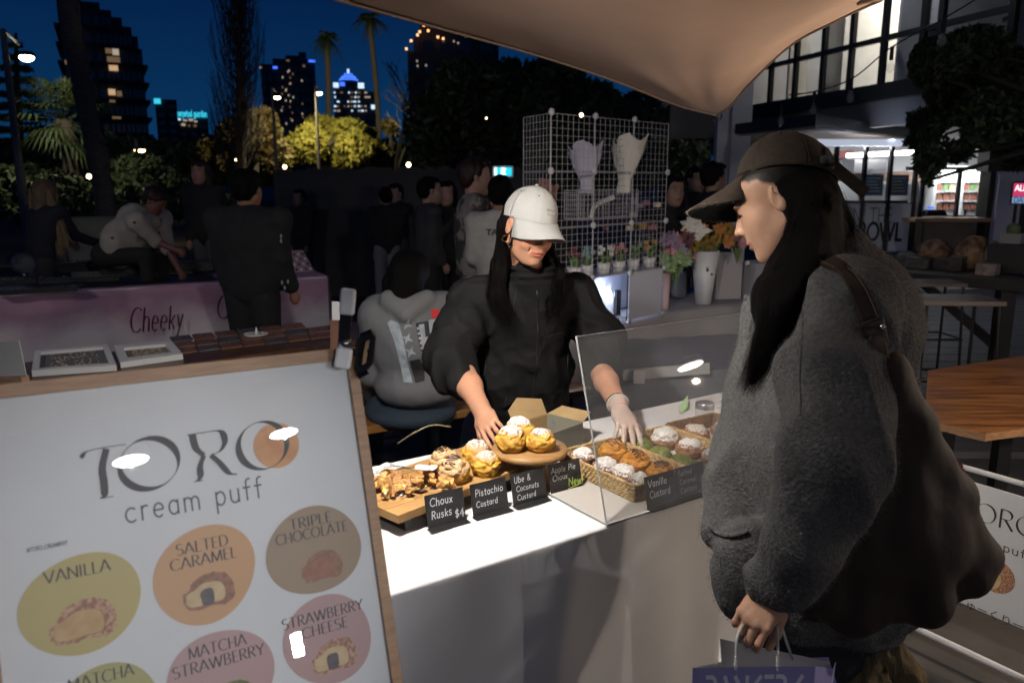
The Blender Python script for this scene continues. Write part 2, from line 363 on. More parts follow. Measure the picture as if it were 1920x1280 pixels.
def lettering(name, text, h, org, ax, up, nrm, ma, parent, thick=.08, thin=None, nib=90, track=.1, jit=0, slant=0, seed=1, center=False, sub=None, width=None, xs=1):
    """flat ink strokes on a plane; thick/thin give the pen contrast"""
    r = random.Random(seed); ax, up, nrm, org = Vector(ax), Vector(up), Vector(nrm), Vector(org); thin = thick if thin is None else thin
    tot = sum((G[c][0] + track) for c in text) - track
    if width: xs = width / (tot * h)
    x0 = -tot / 2 if center else 0; mb = MB()
    for ch in text:
        wd, strokes = G[ch]; dy = r.uniform(-jit, jit); sc = 1 + r.uniform(-jit, jit)
        for si, st in enumerate(strokes):
            q = [Vector((x0 + p[0] * sc + slant * p[1], p[1] * sc + dy)) + Vector((r.uniform(-jit, jit), r.uniform(-jit, jit))) * .4 for p in st]
            m = len(q)
            if m < 2: continue
            L = []
            for i in range(m):
                d = q[min(i + 1, m - 1)] - q[max(0, i - 1)]; d = d.normalized() if d.length > 0 else Vector((1, 0)); nn = Vector((-d.y, d.x))
                an = math.atan2(d.y, d.x) - math.radians(nib) + math.pi / 2; ww = (thin + (thick - thin) * abs(math.sin(an)) ** 1.6) / 2
                e = d * ww * .6 if i in (0, m - 1) and thick == thin else Vector((0, 0)); e = -e if i == 0 else e
                L.append((q[i] + nn * ww + e, q[i] - nn * ww + e))
            lift = nrm * (.00012 * (si % 4))
            vs = []
            for a, b in L:
                for c in (a, b): vs.append(org + ax * c.x * h * xs + up * c.y * h + lift)
            mb.add(vs, [(2 * i, 2 * i + 1, 2 * i + 3, 2 * i + 2) for i in range(m - 1)])
        x0 += wd + track
    return obj(name, mb, ma, parent)
# ================================================================= lamps that light the stall
Bd0 = Vector((-.46, 1.05, 1.05))
WARM = (1, .72, .42); COOL = (.98, .98, 1)
M_black = mat('black_metal', (.012, .012, .013), .4, .3)
M_lampface = emit('lamp_face', (1, 1, 1), 30)
M_white_pl = mat('white_plastic', (.75, .75, .74), .4)
def puck(loc, aim, power, size, label, col=COOL, es=30, beam=None, cone_=38, rs=.003, bl=1.0):
    t = thing('lamp', label, 'lamp', loc, group=None)
    d = (Vector(aim) - Vector(loc)).normalized(); R = d.to_track_quat('-Z', 'Y').to_matrix()
    obj('housing', MB().lathe([(size * .2, .05), (size * .5, .035), (size * .56, .01), (size * .54, 0)], loc, 24, R), M_white_pl, t, True)
    obj('diffuser', MB().lathe([(size * .5, -.004), (1e-6, -.006)], loc, 24, R), emit('diffuser', col, es), t, True)
    obj('bracket', MB().tube([Vector(loc) + R @ Vector((0, 0, .05)), Vector(loc) + R @ Vector((0, 0, .12))], .006), M_black, t)
    if beam: spot_light('lamp_light', Vector(loc) + d * .02, beam, power, col, cone_, t, rs, bl)
    else: area_light('lamp_light', Vector(loc) + d * .012, aim, power, col, size * .9, t)
    return t
KEY = S(-.06, .03, 1.985)
puck(KEY, S(.55, .70, .95), 142, .12, 'round white lamp hung above the menu board end of the stall', (1, .93, .85), 20, S(.60, .62, .95), 138, .05, .8)
puck(Vector((.26, -.15, 1.69)), Vector((.22, -.05, 0)), 34, .105, 'round white lamp on a stand beside the viewer lighting the menu board', COOL, 34, Bd0)
puck(Vector((.75, .0, 1.74)), Vector((.71, .10, 0)), 29, .10, 'second round white lamp on a stand lighting the menu board', COOL, 34, Bd0)
rl = puck(Vector((2.75, 1.78, 1.50)), Vector((2.72, 1.8, 0)), 7, .15, 'round lamp on the neighbouring stall to the right', (1, .9, .78), 24)
point_light('lamp_light', Vector((2.75, 1.78, 1.40)), 42, (1, .80, .62), .012, rl)
puck(Vector((2.1, 2.85, 1.5)), Vector((1.1, 3.0, 2.3)), 40, .12, 'added warm uplighter, unseen right of the picture, brightening the canopy', (1, .78, .58), 20, Vector((1.0, 3.0, 2.2)), 92, .03, .8)  # added out-of-view uplighter that lifts the canopy brightness
puck(Vector((2.5, 2.2, 2.0)), Vector((2.6, 2.6, 0)), 15, .12, 'warm round lamp hung over the dining table right of the picture', (1, .75, .5), 20)
puck(Vector((-5.2, 2.2, 3.0)), Vector((-2.4, 6.5, .7)), 100, .25, 'added unseen lamp brightening the pink jewellery stall from the left', (1, .93, .86), 20, Vector((-1.8, 6.5, .8)), 100, .08, .8)  # added out-of-view lamp, brings up the left stall and crowd
FLD = Vector((11.5, -12.3, 2.2)); fl_ = thing('light_screen', 'tall lit white screen on a frame across the market behind the viewer', 'screen', (FLD.x, FLD.y, 0))
fR = (Vector((-.5, 3, .8)) - FLD).to_track_quat('-Z', 'Y').to_matrix()
obj('screen', MB().box(FLD, (.22, .48, .04), fR), emit('screen_glow', (1, .93, .85), 60), fl_); obj('post', MB().tube([Vector((FLD.x, FLD.y, 0)), FLD - Vector((0, 0, .24))], .04), M_black, fl_)
area_light('screen_light', FLD + (Vector((-.5, 3, .8)) - FLD).normalized() * .1, (-1.2, 4, .8), 125, (1, .92, .84), .22, fl_, 'RECTANGLE', .48)

# ================================================================= ground
M_ground = mat('paving', (.045, .043, .042), .75, c2=(.07, .066, .062), ns=3, bump=.4, bs=30)
M_lawn = mat('lawn_soil', (.003, .005, .002), .9, c2=(.006, .009, .004), ns=8, bump=.5, bs=40)
def gfn(u, v): return (-400 + 800 * u, -30 + 1200 * v, 0)
obj('ground', MB().grid(16, 16, gfn), M_ground, kind='structure', label='dark paved ground of the night market', cat='ground')
mbl = MB().grid(12, 12, lambda u, v: (-60 + 56 * u, 9 + 60 * v, .004)); obj('lawn', mbl, M_lawn, kind='structure', label='dark lawn behind the market stalls', cat='lawn')
mbp = MB()
M_paver = mat('floor_board', (.11, .103, .10), .6, c2=(.065, .06, .057), ns=4, bump=.2, bs=40, stretch=(1, 6, 1))
fl = thing('terrace', 'pale timber terrace under the tables by the bowl shop', 'terrace', (6, 6, 0)); fl['kind'] = 'structure'
for i in range(24):
    y = 4.6 + i * .3
    o = obj('plank', MB().box((6.4, y, .02), (8.6, .285, .04)), M_paver, fl)

# ================================================================= shade canopy overhead
M_can = mat('canopy_fabric', (.50, .36, .28), .85, c2=(.58, .41, .32), ns=3, bump=.12, bs=9)
Tp = spot(1345, 216, 4.2)
left = cr([Tp, spot(1268, 196, 4.08), spot(1150, 150, 3.9), spot(1000, 101, 3.7), spot(800, 46, 3.4), spot(620, -4, 3.1), spot(420, -60, 2.9), V3(-3.2, 2.2, 2.75)], 6)
right = cr([Tp, spot(1372, 196, 4.05), spot(1402, 160, 3.85), spot(1480, 86, 3.45), spot(1560, 42, 3.15), spot(1652, 0, 2.9), spot(1800, -50, 2.6), V3(3.9, 1.0, 2.75)], 6)
Bk = V3(.4, -3.6, 2.9)
def along(c, t):
    x = t * (len(c) - 1); i = min(int(x), len(c) - 2); return c[i].lerp(c[i + 1], x - i)
far1 = lambda t: left[-1].lerp(Bk, t) + V3(0, 0, -.12 * math.sin(math.pi * t))
far2 = lambda t: right[-1].lerp(Bk, t) + V3(0, 0, -.12 * math.sin(math.pi * t))
def canfn(u, v):
    a, b = u, v
    p = along(left, a) * (1 - b) + far2(a) * b + along(right, b) * (1 - a) + far1(b) * a
    p -= Tp * (1 - a) * (1 - b) + left[-1] * a * (1 - b) + right[-1] * (1 - a) * b + Bk * a * b
    edge = min(a, b, 1 - a, 1 - b)
    ang = math.atan2(b, a + 1e-6); rr = math.hypot(a, b)
    p.z += -.10 * math.sin(math.pi * min(1, a)) * math.sin(math.pi * min(1, b)) + .009 * math.sin(ang * 8 + 1.2) * min(1, edge * 8) * math.exp(-rr * 1.2) + .004 * math.sin(ang * 23) * min(1, edge * 8) * math.exp(-rr * 2)
    return p
cn = obj('canopy', MB().grid(64, 64, canfn), M_can, smooth=True, label='stretched brown fabric canopy sloping down to a corner above the stall', cat='canopy')
sd = cn.modifiers.new('thick', 'SOLIDIFY'); sd.thickness = .004; sd.offset = 1
# rolled hem along the two visible edges
M_hem = mat('canopy_hem', (.22, .16, .13), .85)
obj('hem', MB().tube(left, .008, 6), M_hem, cn); obj('hem', MB().tube(right, .008, 6), M_hem, cn)

obj('corner_ring', MB().tube([Tp + V3(.0 + .03 * math.cos(q), .03, .03 * math.sin(q)) for q in [j * .5236 for j in range(13)]], .004, 6), M_black, cn, True)
obj('corner_rope', MB().tube([Tp + V3(0, .03, -.02), Tp + V3(.35, 1.6, .25)], .004, 6), M_black, cn)

# ================================================================= far towers
M_conc = mat('dark_concrete', (.035, .036, .040), .8, c2=(.05, .05, .055), ns=.2)
M_win = [emit('warm_window', (1, .62, .34), .55), emit('pale_window', (1, .82, .62), .4), emit('dim_window', (1, .6, .3), .14)]
M_cyan = emit('cyan_sign', (.05, .75, .95), .9); M_blue = emit('blue_light', (.05, .16, 1), 1.6); M_pale = emit('white_sign', (.6, .8, 1), 1.2); M_green = emit('green_light', (.02, .7, .25), .6)
M_dglass = mat('dark_window', (.02, .025, .035), .15, spec=.8)
def tower(label, Y, x0, x1, ytop, floors=18, depth=18, steps=None, balcony=False, group=None):
    """a block turned to face the market; returns the thing and its front plane"""
    c0 = spot((x0 + x1) / 2, 300, Y); n_ = V3(c0.x, c0.y, 0).normalized(); ax_ = V3(n_.y, -n_.x, 0); R = Matrix((ax_, n_, V3(0, 0, 1))).transposed(); o = V3(0, 0, CAMH)
    def on(px, py, off=0): r = ray(px, py); return o + r * (((c0 - o).dot(n_) - off) / r.dot(n_))
    t = thing('tower_block', label, 'tower', flat(c0 + n_ * depth / 2, 0)); t_on[t.name] = (on, R)
    wm_, bm, pm = MB(), MB(), MB()
    for (sx0, sx1, st) in (steps or [(x0, x1, ytop)]):
        pa, pb = on(sx0, st), on(sx1, st); m_ = (pa + pb) / 2; W_ = (pb - pa).dot(ax_)
        wm_.box(flat(m_ + n_ * depth / 2, pa.z / 2), (W_, depth, pa.z), R); z = 8; nx = max(2, int(W_ / 3))
        while z < pa.z - 1.5:
            if balcony: bm.box(flat(m_ + n_ * depth / 2, z - 1.3), (W_ + 1.5, depth + 1.6, .5), R)
            for i in range(nx): pm.box(flat(m_ + ax_ * ((i + .5) / nx - .5) * W_, z), (W_ / nx * .6, .12, 1.5), R)
            z += 3.1
    obj('wall', wm_, M_conc, t); obj('window', pm, M_dglass, t, kind='stuff')
    if balcony: obj('balcony', bm, M_conc, t, kind='stuff')
    return t
t_on = {}
def flat(p, z): return V3(p.x, p.y, z)
def lit(t, Y, items, ma=0):
    on, R = t_on[t.name]
    for it in items:
        px, py, w_, h_ = it[:4]; c = on(px, py, 1.0); s = (c - V3(0, 0, CAMH)).length / FPX * .93
        m = M_win[it[4]] if len(it) > 4 and isinstance(it[4], int) else (it[4] if len(it) > 4 else M_win[ma])
        obj('lit_window', MB().box(c, (w_ * s, .2, h_ * s), R), m, t)
t1 = tower('broad black apartment tower with stepped roof and a few warm windows', 150, 100, 268, 0, balcony=True, steps=[(104, 150, -12), (150, 186, 2), (186, 208, 18), (208, 228, 32), (228, 246, 50), (246, 258, 68), (258, 266, 92)])
lit(t1, 150, [(148, 65, 9, 9), (152, 97, 8, 10), (125, 117, 5, 7, 2), (157, 143, 7, 10, 1), (159, 160, 7, 9, 1), (163, 173, 6, 6, 2), (204, 96, 10, 8, 2), (217, 98, 10, 10, 1), (213, 112, 20, 9, 2), (213, 128, 14, 9, 0), (210, 173, 11, 10, 0), (224, 176, 8, 9, 2), (211, 190, 9, 4, 2), (219, 221, 14, 4, 2)])
t2 = tower('small black block with a cyan light on its top corner', 320, 290, 331, 186)
lit(t2, 320, [(295, 190, 11, 9, M_cyan)])
t3 = tower('low office block with cyan lettering along its roof', 340, 332, 390, 222)
def rooftext(t, text, px0, px1, py, Y, ma, h):
    on, R = t_on[t.name]; a = on(px0, py, 1.5); b = on(px1, py, 1.5)
    lettering('lettering', text, h, a, R.col[0], (0, 0, 1), (0, -1, 0), ma, t, thick=.22, width=(b - a).length)
rooftext(t3, 'perpetual guardian', 333, 388, 218, 337, M_cyan, 2.4)
lit(t3, 340, [(336, 224, 5, 3, M_pale), (347, 226, 7, 3, 1), (358, 225, 8, 4, 1), (367, 228, 5, 3, 1), (344, 234, 7, 4, 1), (366, 236, 5, 4, 2), (355, 236, 4, 3, 2)])
t4 = tower('tall dark hotel slab with sloping roof and scattered lit rooms', 260, 488, 592, 112, steps=[(488, 512, 120), (511, 535, 110), (535, 560, 104), (560, 574, 98), (574, 590, 112)], depth=24)
hw = [(489, 127, 3, 3), (516, 127, 8, 4, M_blue), (540, 114, 6, 3, 2), (585, 115, 12, 4, M_blue), (570, 124, 4, 4, 2)] + [(528 + rng.choice((0, 8, 14, 20, 38)) + (k % 3), 133 + k * 6.2, 2.6, 3.4, rng.choice((1, 2, 2))) for k in range(18)] + [(538 + rng.uniform(-3, 14), 135 + k * 11, 2.4, 3, rng.choice((1, 2))) for k in range(9)]
lit(t4, 260, hw)
t5 = tower('office tower with a glowing blue crown and rows of white windows', 380, 625, 704, 160, steps=[(625, 686, 162), (686, 704, 172)], depth=26)
lit(t5, 380, [(630, 160, 10, 9, M_pale), (642, 158, 9, 7, M_blue), (677, 161, 11, 10, M_pale), (701, 201, 10, 8, M_pale)] + [(628 + i * 6.4 + rng.uniform(-1, 1), 174 + j * 8.5, rng.choice((3, 5, 5)), 2.8, rng.choice((M_win[1], M_win[2], M_pale))) for j in range(5) for i in range(12) if rng.random() < .62])
cc = spot(654, 160, 393); s = 393 / FPX
for r_, y_ in ((17, 152), (13, 147), (8, 142)):
    obj('crown', MB().lathe([(r_ * s, 0), (r_ * s * .96, 3 * s)], (cc.x, 393, spot(654, y_, 393).z), 24), M_blue if r_ != 13 else emit('crown_light', (.1, .3, 1), 1.0), t5)
obj('crown_base', MB().lathe([(19 * s, -6 * s), (18 * s, 4 * s), (13 * s, 9 * s), (7 * s, 17 * s), (2 * s, 20 * s)], (cc.x, 393, cc.z), 20), M_conc, t5)
obj('spire', MB().tube([V3(cc.x, 393, spot(654, 141, 393).z), V3(cc.x, 393, spot(654, 130, 393).z)], .5), M_pale, t5)
t6 = tower('huge black tower rising behind the trees with orange lights on its edge', 120, 764, 935, 45, steps=[(764, 775, 96), (775, 786, 70), (786, 850, 46), (850, 935, 64)], depth=20)
M_or = emit('orange_lamp', (1, .5, .2), 2.2)
lit(t6, 120, [(x, y, 4, 4, M_or) for x, y in ((795, 48), (787, 60), (783, 66), (771, 77), (762, 92), (803, 58), (821, 70), (831, 73))] + [(x, y, 3, 3, 1) for x, y in ((851, 78), (859, 81), (782, 115), (783, 124), (799, 123), (873, 68))])

# ================================================================= trees
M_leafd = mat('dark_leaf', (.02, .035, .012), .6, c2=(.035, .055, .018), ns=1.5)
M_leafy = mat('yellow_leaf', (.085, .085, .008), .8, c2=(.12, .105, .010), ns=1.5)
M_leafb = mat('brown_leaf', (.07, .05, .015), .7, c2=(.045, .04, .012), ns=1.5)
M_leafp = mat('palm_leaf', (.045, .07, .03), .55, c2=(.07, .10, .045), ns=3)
M_bark = mat('bark', (.06, .05, .04), .9, c2=(.10, .085, .07), ns=12, bump=.6, bs=20, stretch=(1, 1, 4))
M_barkd = mat('dark_bark', (.03, .026, .022), .9, bump=.5, bs=20)
def leafcloud(blobs, n, size, seed):
    r = np.random.RandomState(seed); B = np.array([[*c, *rad] for c, rad in blobs]); vol = B[:, 3] * B[:, 4] * B[:, 5]; ch = r.choice(len(B), n, p=vol / vol.sum())
    d = r.randn(n, 3); d /= np.linalg.norm(d, axis=1, keepdims=True); rad = r.rand(n, 1) ** .45
    P = B[ch, :3] + d * rad * B[ch, 3:]; keep = vnoise(P[:, 0] / size / 5, P[:, 1] / size / 5, P[:, 2] / size / 5) > -.25; P = P[keep]; m = len(P)
    a = r.randn(m, 3); a /= np.linalg.norm(a, axis=1, keepdims=True); b = np.cross(a, r.randn(m, 3)); b /= np.linalg.norm(b, axis=1, keepdims=True)
    s_ = size * (.6 + r.rand(m, 1) * .8)
    Q = np.stack([P - a * s_, P + b * s_ * .4, P + a * s_, P - b * s_ * .4], 1).reshape(-1, 3)
    return npmesh('leaves', Q, np.arange(m * 4).reshape(-1, 4), False)
def tree(label, base, top, blobs, n, size, ma, seed, name='tree', tr=.2, bark=None, limbs=True, cat='tree', group=None):
    t = thing(name, label, cat, base, group)
    r = random.Random(seed); mb = MB(); b = Vector(base); tp = Vector(top)
    mb.tube(cr([b, b.lerp(tp, .5) + V3(r.uniform(-.2, .2), 0, 0), tp], 4), [tr * (1 - .7 * i / 8) for i in range(9)], 8)
    if limbs:
        for c, rad in blobs:
            q = b.lerp(tp, r.uniform(.4, .9)); mb.tube(cr([q, q.lerp(Vector(c), .5) + V3(0, 0, .1 * rad[2]), Vector(c)], 4), [tr * .45 * (1 - .8 * i / 8) for i in range(9)], 6)
    obj('trunk', mb, bark or M_barkd, t, True)
    obj('crown', leafcloud(blobs, n, size, seed), ma, t)
    return t
def blobs_px(lst, Y, dY=1.5, seed=0):
    r = random.Random(seed); s = Y / FPX
    return [(spot(x, y, Y + r.uniform(-dY, dY)), (rx * s, rx * s * .9, ry * s)) for x, y, rx, ry in lst]
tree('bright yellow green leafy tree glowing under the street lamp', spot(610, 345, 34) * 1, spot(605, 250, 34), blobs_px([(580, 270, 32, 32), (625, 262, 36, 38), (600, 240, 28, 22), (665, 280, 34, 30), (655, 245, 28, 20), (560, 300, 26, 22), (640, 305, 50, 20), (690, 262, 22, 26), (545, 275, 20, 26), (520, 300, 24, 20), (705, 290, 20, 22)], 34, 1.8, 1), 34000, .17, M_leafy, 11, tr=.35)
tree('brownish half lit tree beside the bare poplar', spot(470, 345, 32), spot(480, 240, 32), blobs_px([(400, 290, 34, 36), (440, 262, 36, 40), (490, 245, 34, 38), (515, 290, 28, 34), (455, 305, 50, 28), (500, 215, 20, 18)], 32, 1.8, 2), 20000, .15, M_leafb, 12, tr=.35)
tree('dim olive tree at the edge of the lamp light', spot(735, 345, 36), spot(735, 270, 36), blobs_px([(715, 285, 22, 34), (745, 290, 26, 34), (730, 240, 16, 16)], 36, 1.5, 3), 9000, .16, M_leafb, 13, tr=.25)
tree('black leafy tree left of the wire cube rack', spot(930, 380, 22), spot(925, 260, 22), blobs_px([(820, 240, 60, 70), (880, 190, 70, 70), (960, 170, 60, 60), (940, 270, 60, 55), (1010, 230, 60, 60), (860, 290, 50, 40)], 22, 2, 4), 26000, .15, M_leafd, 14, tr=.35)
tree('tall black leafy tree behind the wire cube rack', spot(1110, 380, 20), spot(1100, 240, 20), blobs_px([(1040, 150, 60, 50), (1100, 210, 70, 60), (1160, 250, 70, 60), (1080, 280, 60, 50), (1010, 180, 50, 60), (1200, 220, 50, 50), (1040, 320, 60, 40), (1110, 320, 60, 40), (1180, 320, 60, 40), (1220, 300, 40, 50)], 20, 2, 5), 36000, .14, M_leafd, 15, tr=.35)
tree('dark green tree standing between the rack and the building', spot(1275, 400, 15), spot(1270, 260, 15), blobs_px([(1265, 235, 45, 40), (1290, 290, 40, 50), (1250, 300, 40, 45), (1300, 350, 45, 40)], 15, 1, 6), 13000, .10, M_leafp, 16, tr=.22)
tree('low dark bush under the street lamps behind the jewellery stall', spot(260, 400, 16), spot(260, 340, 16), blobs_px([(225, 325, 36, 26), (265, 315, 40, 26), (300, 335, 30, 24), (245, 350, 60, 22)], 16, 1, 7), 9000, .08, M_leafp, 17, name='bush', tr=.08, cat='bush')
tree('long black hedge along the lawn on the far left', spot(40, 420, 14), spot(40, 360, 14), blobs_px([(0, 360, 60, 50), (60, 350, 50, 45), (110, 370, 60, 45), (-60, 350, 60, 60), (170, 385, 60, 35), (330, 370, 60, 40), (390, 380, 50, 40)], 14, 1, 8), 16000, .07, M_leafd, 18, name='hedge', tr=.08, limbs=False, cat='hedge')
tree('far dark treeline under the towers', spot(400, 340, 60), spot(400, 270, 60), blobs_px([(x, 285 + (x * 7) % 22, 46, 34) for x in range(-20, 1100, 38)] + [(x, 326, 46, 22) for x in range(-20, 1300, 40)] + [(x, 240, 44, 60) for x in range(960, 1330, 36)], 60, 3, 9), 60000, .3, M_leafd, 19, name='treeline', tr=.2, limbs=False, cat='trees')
bpy.data.objects['treeline']['kind'] = 'stuff'
# conifer with tiers
def conifer():
    base = spot(30, 350, 30); base.z = 0; t = thing('conifer_tree', 'dark layered conifer behind the lamp post on the far left', 'tree', base); s = 30 / FPX
    obj('trunk', MB().tube([base, spot(30, 62, 30)], [.3, .05], 8), M_barkd, t)
    bl = []; r = random.Random(5)
    for k in range(11):
        y = 78 + k * 23; hw_ = 14 + k * 6.2
        for j in range(7):
            a = j / 7 * 6.28 + k; px = 30 + math.cos(a) * hw_ * .8; bl.append((spot(px, y + 5 + r.uniform(-3, 3), 30 + math.sin(a) * hw_ * s * .8), (hw_ * s * .42, hw_ * s * .42, 4.5 * s)))
    obj('crown', leafcloud(bl, 16000, .10, 21), M_leafd, t)
conifer()
# bare poplar
def poplar():
    base = spot(445, 345, 28); base.z = 0; t = thing('poplar_tree', 'tall bare poplar with upright grey twigs against the blue sky', 'tree', base)
    r = random.Random(9); mb = MB(); top = spot(450, -60, 28); s = 28 / FPX
    obj('trunk', MB().tube([base, base.lerp(top, .5), top], [.28, .16, .03], 8), M_bark, t)
    for k in range(420):
        f = r.uniform(.18, .97); p = base.lerp(top, f); a = r.uniform(0, 6.28); out = (52 if f < .75 else 52 * (1 - f) / .25 + 8) * s * r.uniform(.3, 1) * (.6 + .4 * math.sin(min(1, (1 - f) * 2) * 1.57))
        L = r.uniform(1.0, 2.6); e = p + V3(math.cos(a) * out, math.sin(a) * out, L)
        q = p + V3(math.cos(a) * out * .75, math.sin(a) * out * .75, L * .35)
        c = cr([p, q, e], 3); mb.tube(c, [.022, .018, .015, .012, .010, .007, .004], 3, False)
        for j in range(2):
            g = q.lerp(e, r.random()); mb.tube([g, g + V3(r.uniform(-.25, .25), r.uniform(-.25, .25), r.uniform(.3, .8))], [.008, .004], 3, False)
    obj('crown', mb, mat('twig', (.035, .033, .035), .9), t, kind='stuff')
poplar()
def twigtree(label, px, py0, py1, Y, n, spread, seed):
    base = spot(px, 345, Y); base.z = 0; top = spot(px, py1, Y); t = thing('bare_tree', label, 'tree', base); r = random.Random(seed); mb = MB(); s = Y / FPX
    def br(p, d, L, rad, dep):
        e = p + d * L; mb.tube([p, p.lerp(e, .5) + V3(r.uniform(-1, 1), r.uniform(-1, 1), 0) * L * .06, e], [rad, rad * .8, rad * .6], 4, False)
        if dep > 0:
            for _ in range(3): br(e.lerp(p, r.uniform(0, .4)), (d + V3(r.uniform(-1, 1), r.uniform(-1, 1), r.uniform(-.3, .6)) * .7).normalized(), L * .68, rad * .6, dep - 1)
    br(base, (top - base).normalized(), (top - base).length * .42, .12, 5)
    obj('trunk', mb, M_barkd, t)
twigtree('thin bare tree between the second palm and the dark tower', 742, 300, 110, 30, 0, 0, 3)
# palms
def palm(label, px0, py0, px1, py1, Y, fr, ma, thick, seed, fan=False, n=26, droop=.7):
    base = spot(px0, py0, Y); base.z = 0; top = spot(px1, py1, Y); t = thing('palm_tree', label, 'palm', base); r = random.Random(seed)
    obj('trunk', MB().tube(cr([base, base.lerp(top, .5) + V3(.02 * (top.z), 0, 0), top], 6), thick, 8), M_bark, t, True)
    mb = MB()
    for k in range(n):
        a = k * 2.4; el = r.uniform(-.9, 1.1) if not fan else r.uniform(-1.2, 1.3); L = fr * r.uniform(.75, 1)
        d = V3(math.cos(a) * math.cos(el), math.sin(a) * math.cos(el), math.sin(el)); side = d.cross(V3(0, 0, 1)).normalized()
        if fan:
            st = top + d * L * .45; mb.tube([top, st], .01, 4, False)
            for j in range(11):
                q = (j - 5) / 5 * 1.05; dd = (d * math.cos(q) + side * math.sin(q)).normalized(); m_ = st + dd * L * .4; e = st + dd * L * .62 + V3(0, 0, -L * .16)
                w_ = dd.cross(V3(.1, .2, 1)).normalized() * .025
                mb.add([st, m_ + w_, e, m_ - w_], [(0, 1, 2, 3)])
        else:
            pts = [top + d * L * f + V3(0, 0, -droop * L * f * f) for f in (0, .25, .5, .75, 1)]
            for i in range(4):
                for q in range(4):
                    p = pts[i].lerp(pts[i + 1], q / 4); dd = (pts[i + 1] - pts[i]).normalized(); ll = L * .32 * (1 - .6 * (i + q / 4) / 4)
                    for sg in (-1, 1):
                        e = p + side * sg * ll * .8 + dd * ll * .5 + V3(0, 0, -ll * .45); mb.add([p, p + dd * .07 * L, e], [(0, 1, 2)])
    obj('crown', mb, ma, t, kind=None)
palm('tall slim palm against the blue sky left of the blue crowned tower', 604, 345, 613, 70, 40, 1.0, M_leafd, .14, 1, n=34)
palm('tall slim palm right of the blue crowned tower under the canopy edge', 709, 345, 693, 34, 40, 1.0, M_leafd, .13, 2, n=34)
palm('short fan palm with green lit leaves behind the blonde person', 132, 345, 118, 225, 15, 1.0, M_leafp, .16, 3, fan=True, n=46)
palm('old palm with dead skirt at the lawn edge', 143, 345, 122, 283, 15.2, .55, M_leafb, .1, 5, n=26, droop=1.3)
tb = spot(206, 445, 11); tb.z = 0
tt = thing('leaning_palm', 'thick leaning palm trunk rising out of the picture beside the apartment tower', 'palm', tb)
obj('trunk', MB().tube(cr([tb, spot(190, 330, 11), spot(166, 220, 11), spot(140, 80, 11), spot(118, -60, 11)], 8), [.13 + .01 * math.sin(i * 2.1) for i in range(33)], 12), M_bark, tt, True)

# street lamps
def street_lamp(label, px0, py0, px, py, Y, col, power, r, es=40, pole=True, mast=True):
    base = spot(px0, py0, Y - 1.1); base.z = 0; h = spot(px, py, Y); t = thing('street_lamp', label, 'street lamp', base)
    k = V3(base.x, Y - 1.1, h.z + .2)
    obj('pole', MB().tube([base, V3(base.x, Y - 1.1, h.z * .5), k], [.07, .06, .04], 8), mat('grey_pole', (.10, .10, .10), .6), t)
    obj('arm', MB().tube([k, h + V3(0, -.1, .14)], .03, 6), M_black, t)
    obj('lamp_head', MB().sphere(h, r, 12, (1.2, 1, .7)), emit('lamp_glow', col, es), t, True); obj('hood', MB().lathe([(r * 1.5, .0), (r * 1.1, r * .7), (.0001, r * .9)], h + V3(0, 0, r * .2), 12), M_black, t, True)
    spot_light('lamp_light', h + V3(0, .1, -r * 1.2), h + V3(0, 2.0, -1.3), power, col, 150, t, r, .3)
    return t
street_lamp('tall street lamp on a pale pole on the far left', 40, 345, 50, 108, 12.8, (1, .9, .6), 130, .09, 30)
street_lamp('warm globe street lamp left of the woman in black', 262, 345, 262, 283, 20, (1, .62, .28), 90, .11, 30, True, False)
street_lamp('street lamp above the yellow green trees', 600, 345, 598, 175, 30, (1, .86, .45), 1500, .10, 30)
street_lamp('street lamp between the poplar and the hotel slab', 520, 345, 520, 183, 28, (1, .78, .42), 420, .09, 30)
M_bulb = emit('bulb_glow', (1, .66, .32), 14)
for (px, py, Y, r, wh) in ((167, 331, 12, .035, 'glowing bulb beside the leaning palm trunk'), (534, 313, 14, .035, 'glowing bulb under the dim side of the yellow tree, upper of two'), (516, 328, 14, .03, 'glowing bulb under the brownish tree, lower of two'), (656, 323, 14, .03, 'glowing bulb at the foot of the bright yellow tree'), (766, 309, 12, .035, 'glowing bulb below the huge black tower'), (1090, 216, 9, .022, 'tiny glowing bulb shining through the top of the wire rack'), (442, 300, 14, .015, 'tiny bulb in front of the brownish tree'), (912, 222, 14, .015, 'tiny bulb in the black tree left of the rack'), (155, 367, 14, .014, 'tiny bulb low over the hedge beside the planter')):
    p = spot(px, py, Y); t = thing('festoon_bulb', wh, 'light bulb', p, 'festoon bulbs hanging over the dark lawn')
    obj('bulb', MB().sphere(p, r, 10), M_bulb, t, True); obj('socket', MB().tube([p + V3(0, 0, r), p + V3(0, 0, r + .06)], .012, 6), M_black, t)
for px, py, wh in ((1053, 153, 'upper'), (1055, 163, 'lower')):
    p = spot(px, py, 60); obj('signal_light', MB().sphere(p, .09, 8), M_green, None, True, label=wh + ' of two tiny green lights shining through the dark trees', cat='light', group='green lights in the trees')
p0 = point_light('x', (0, 0, 0), 1, (1, 1, 1)); bpy.data.objects.remove(p0)
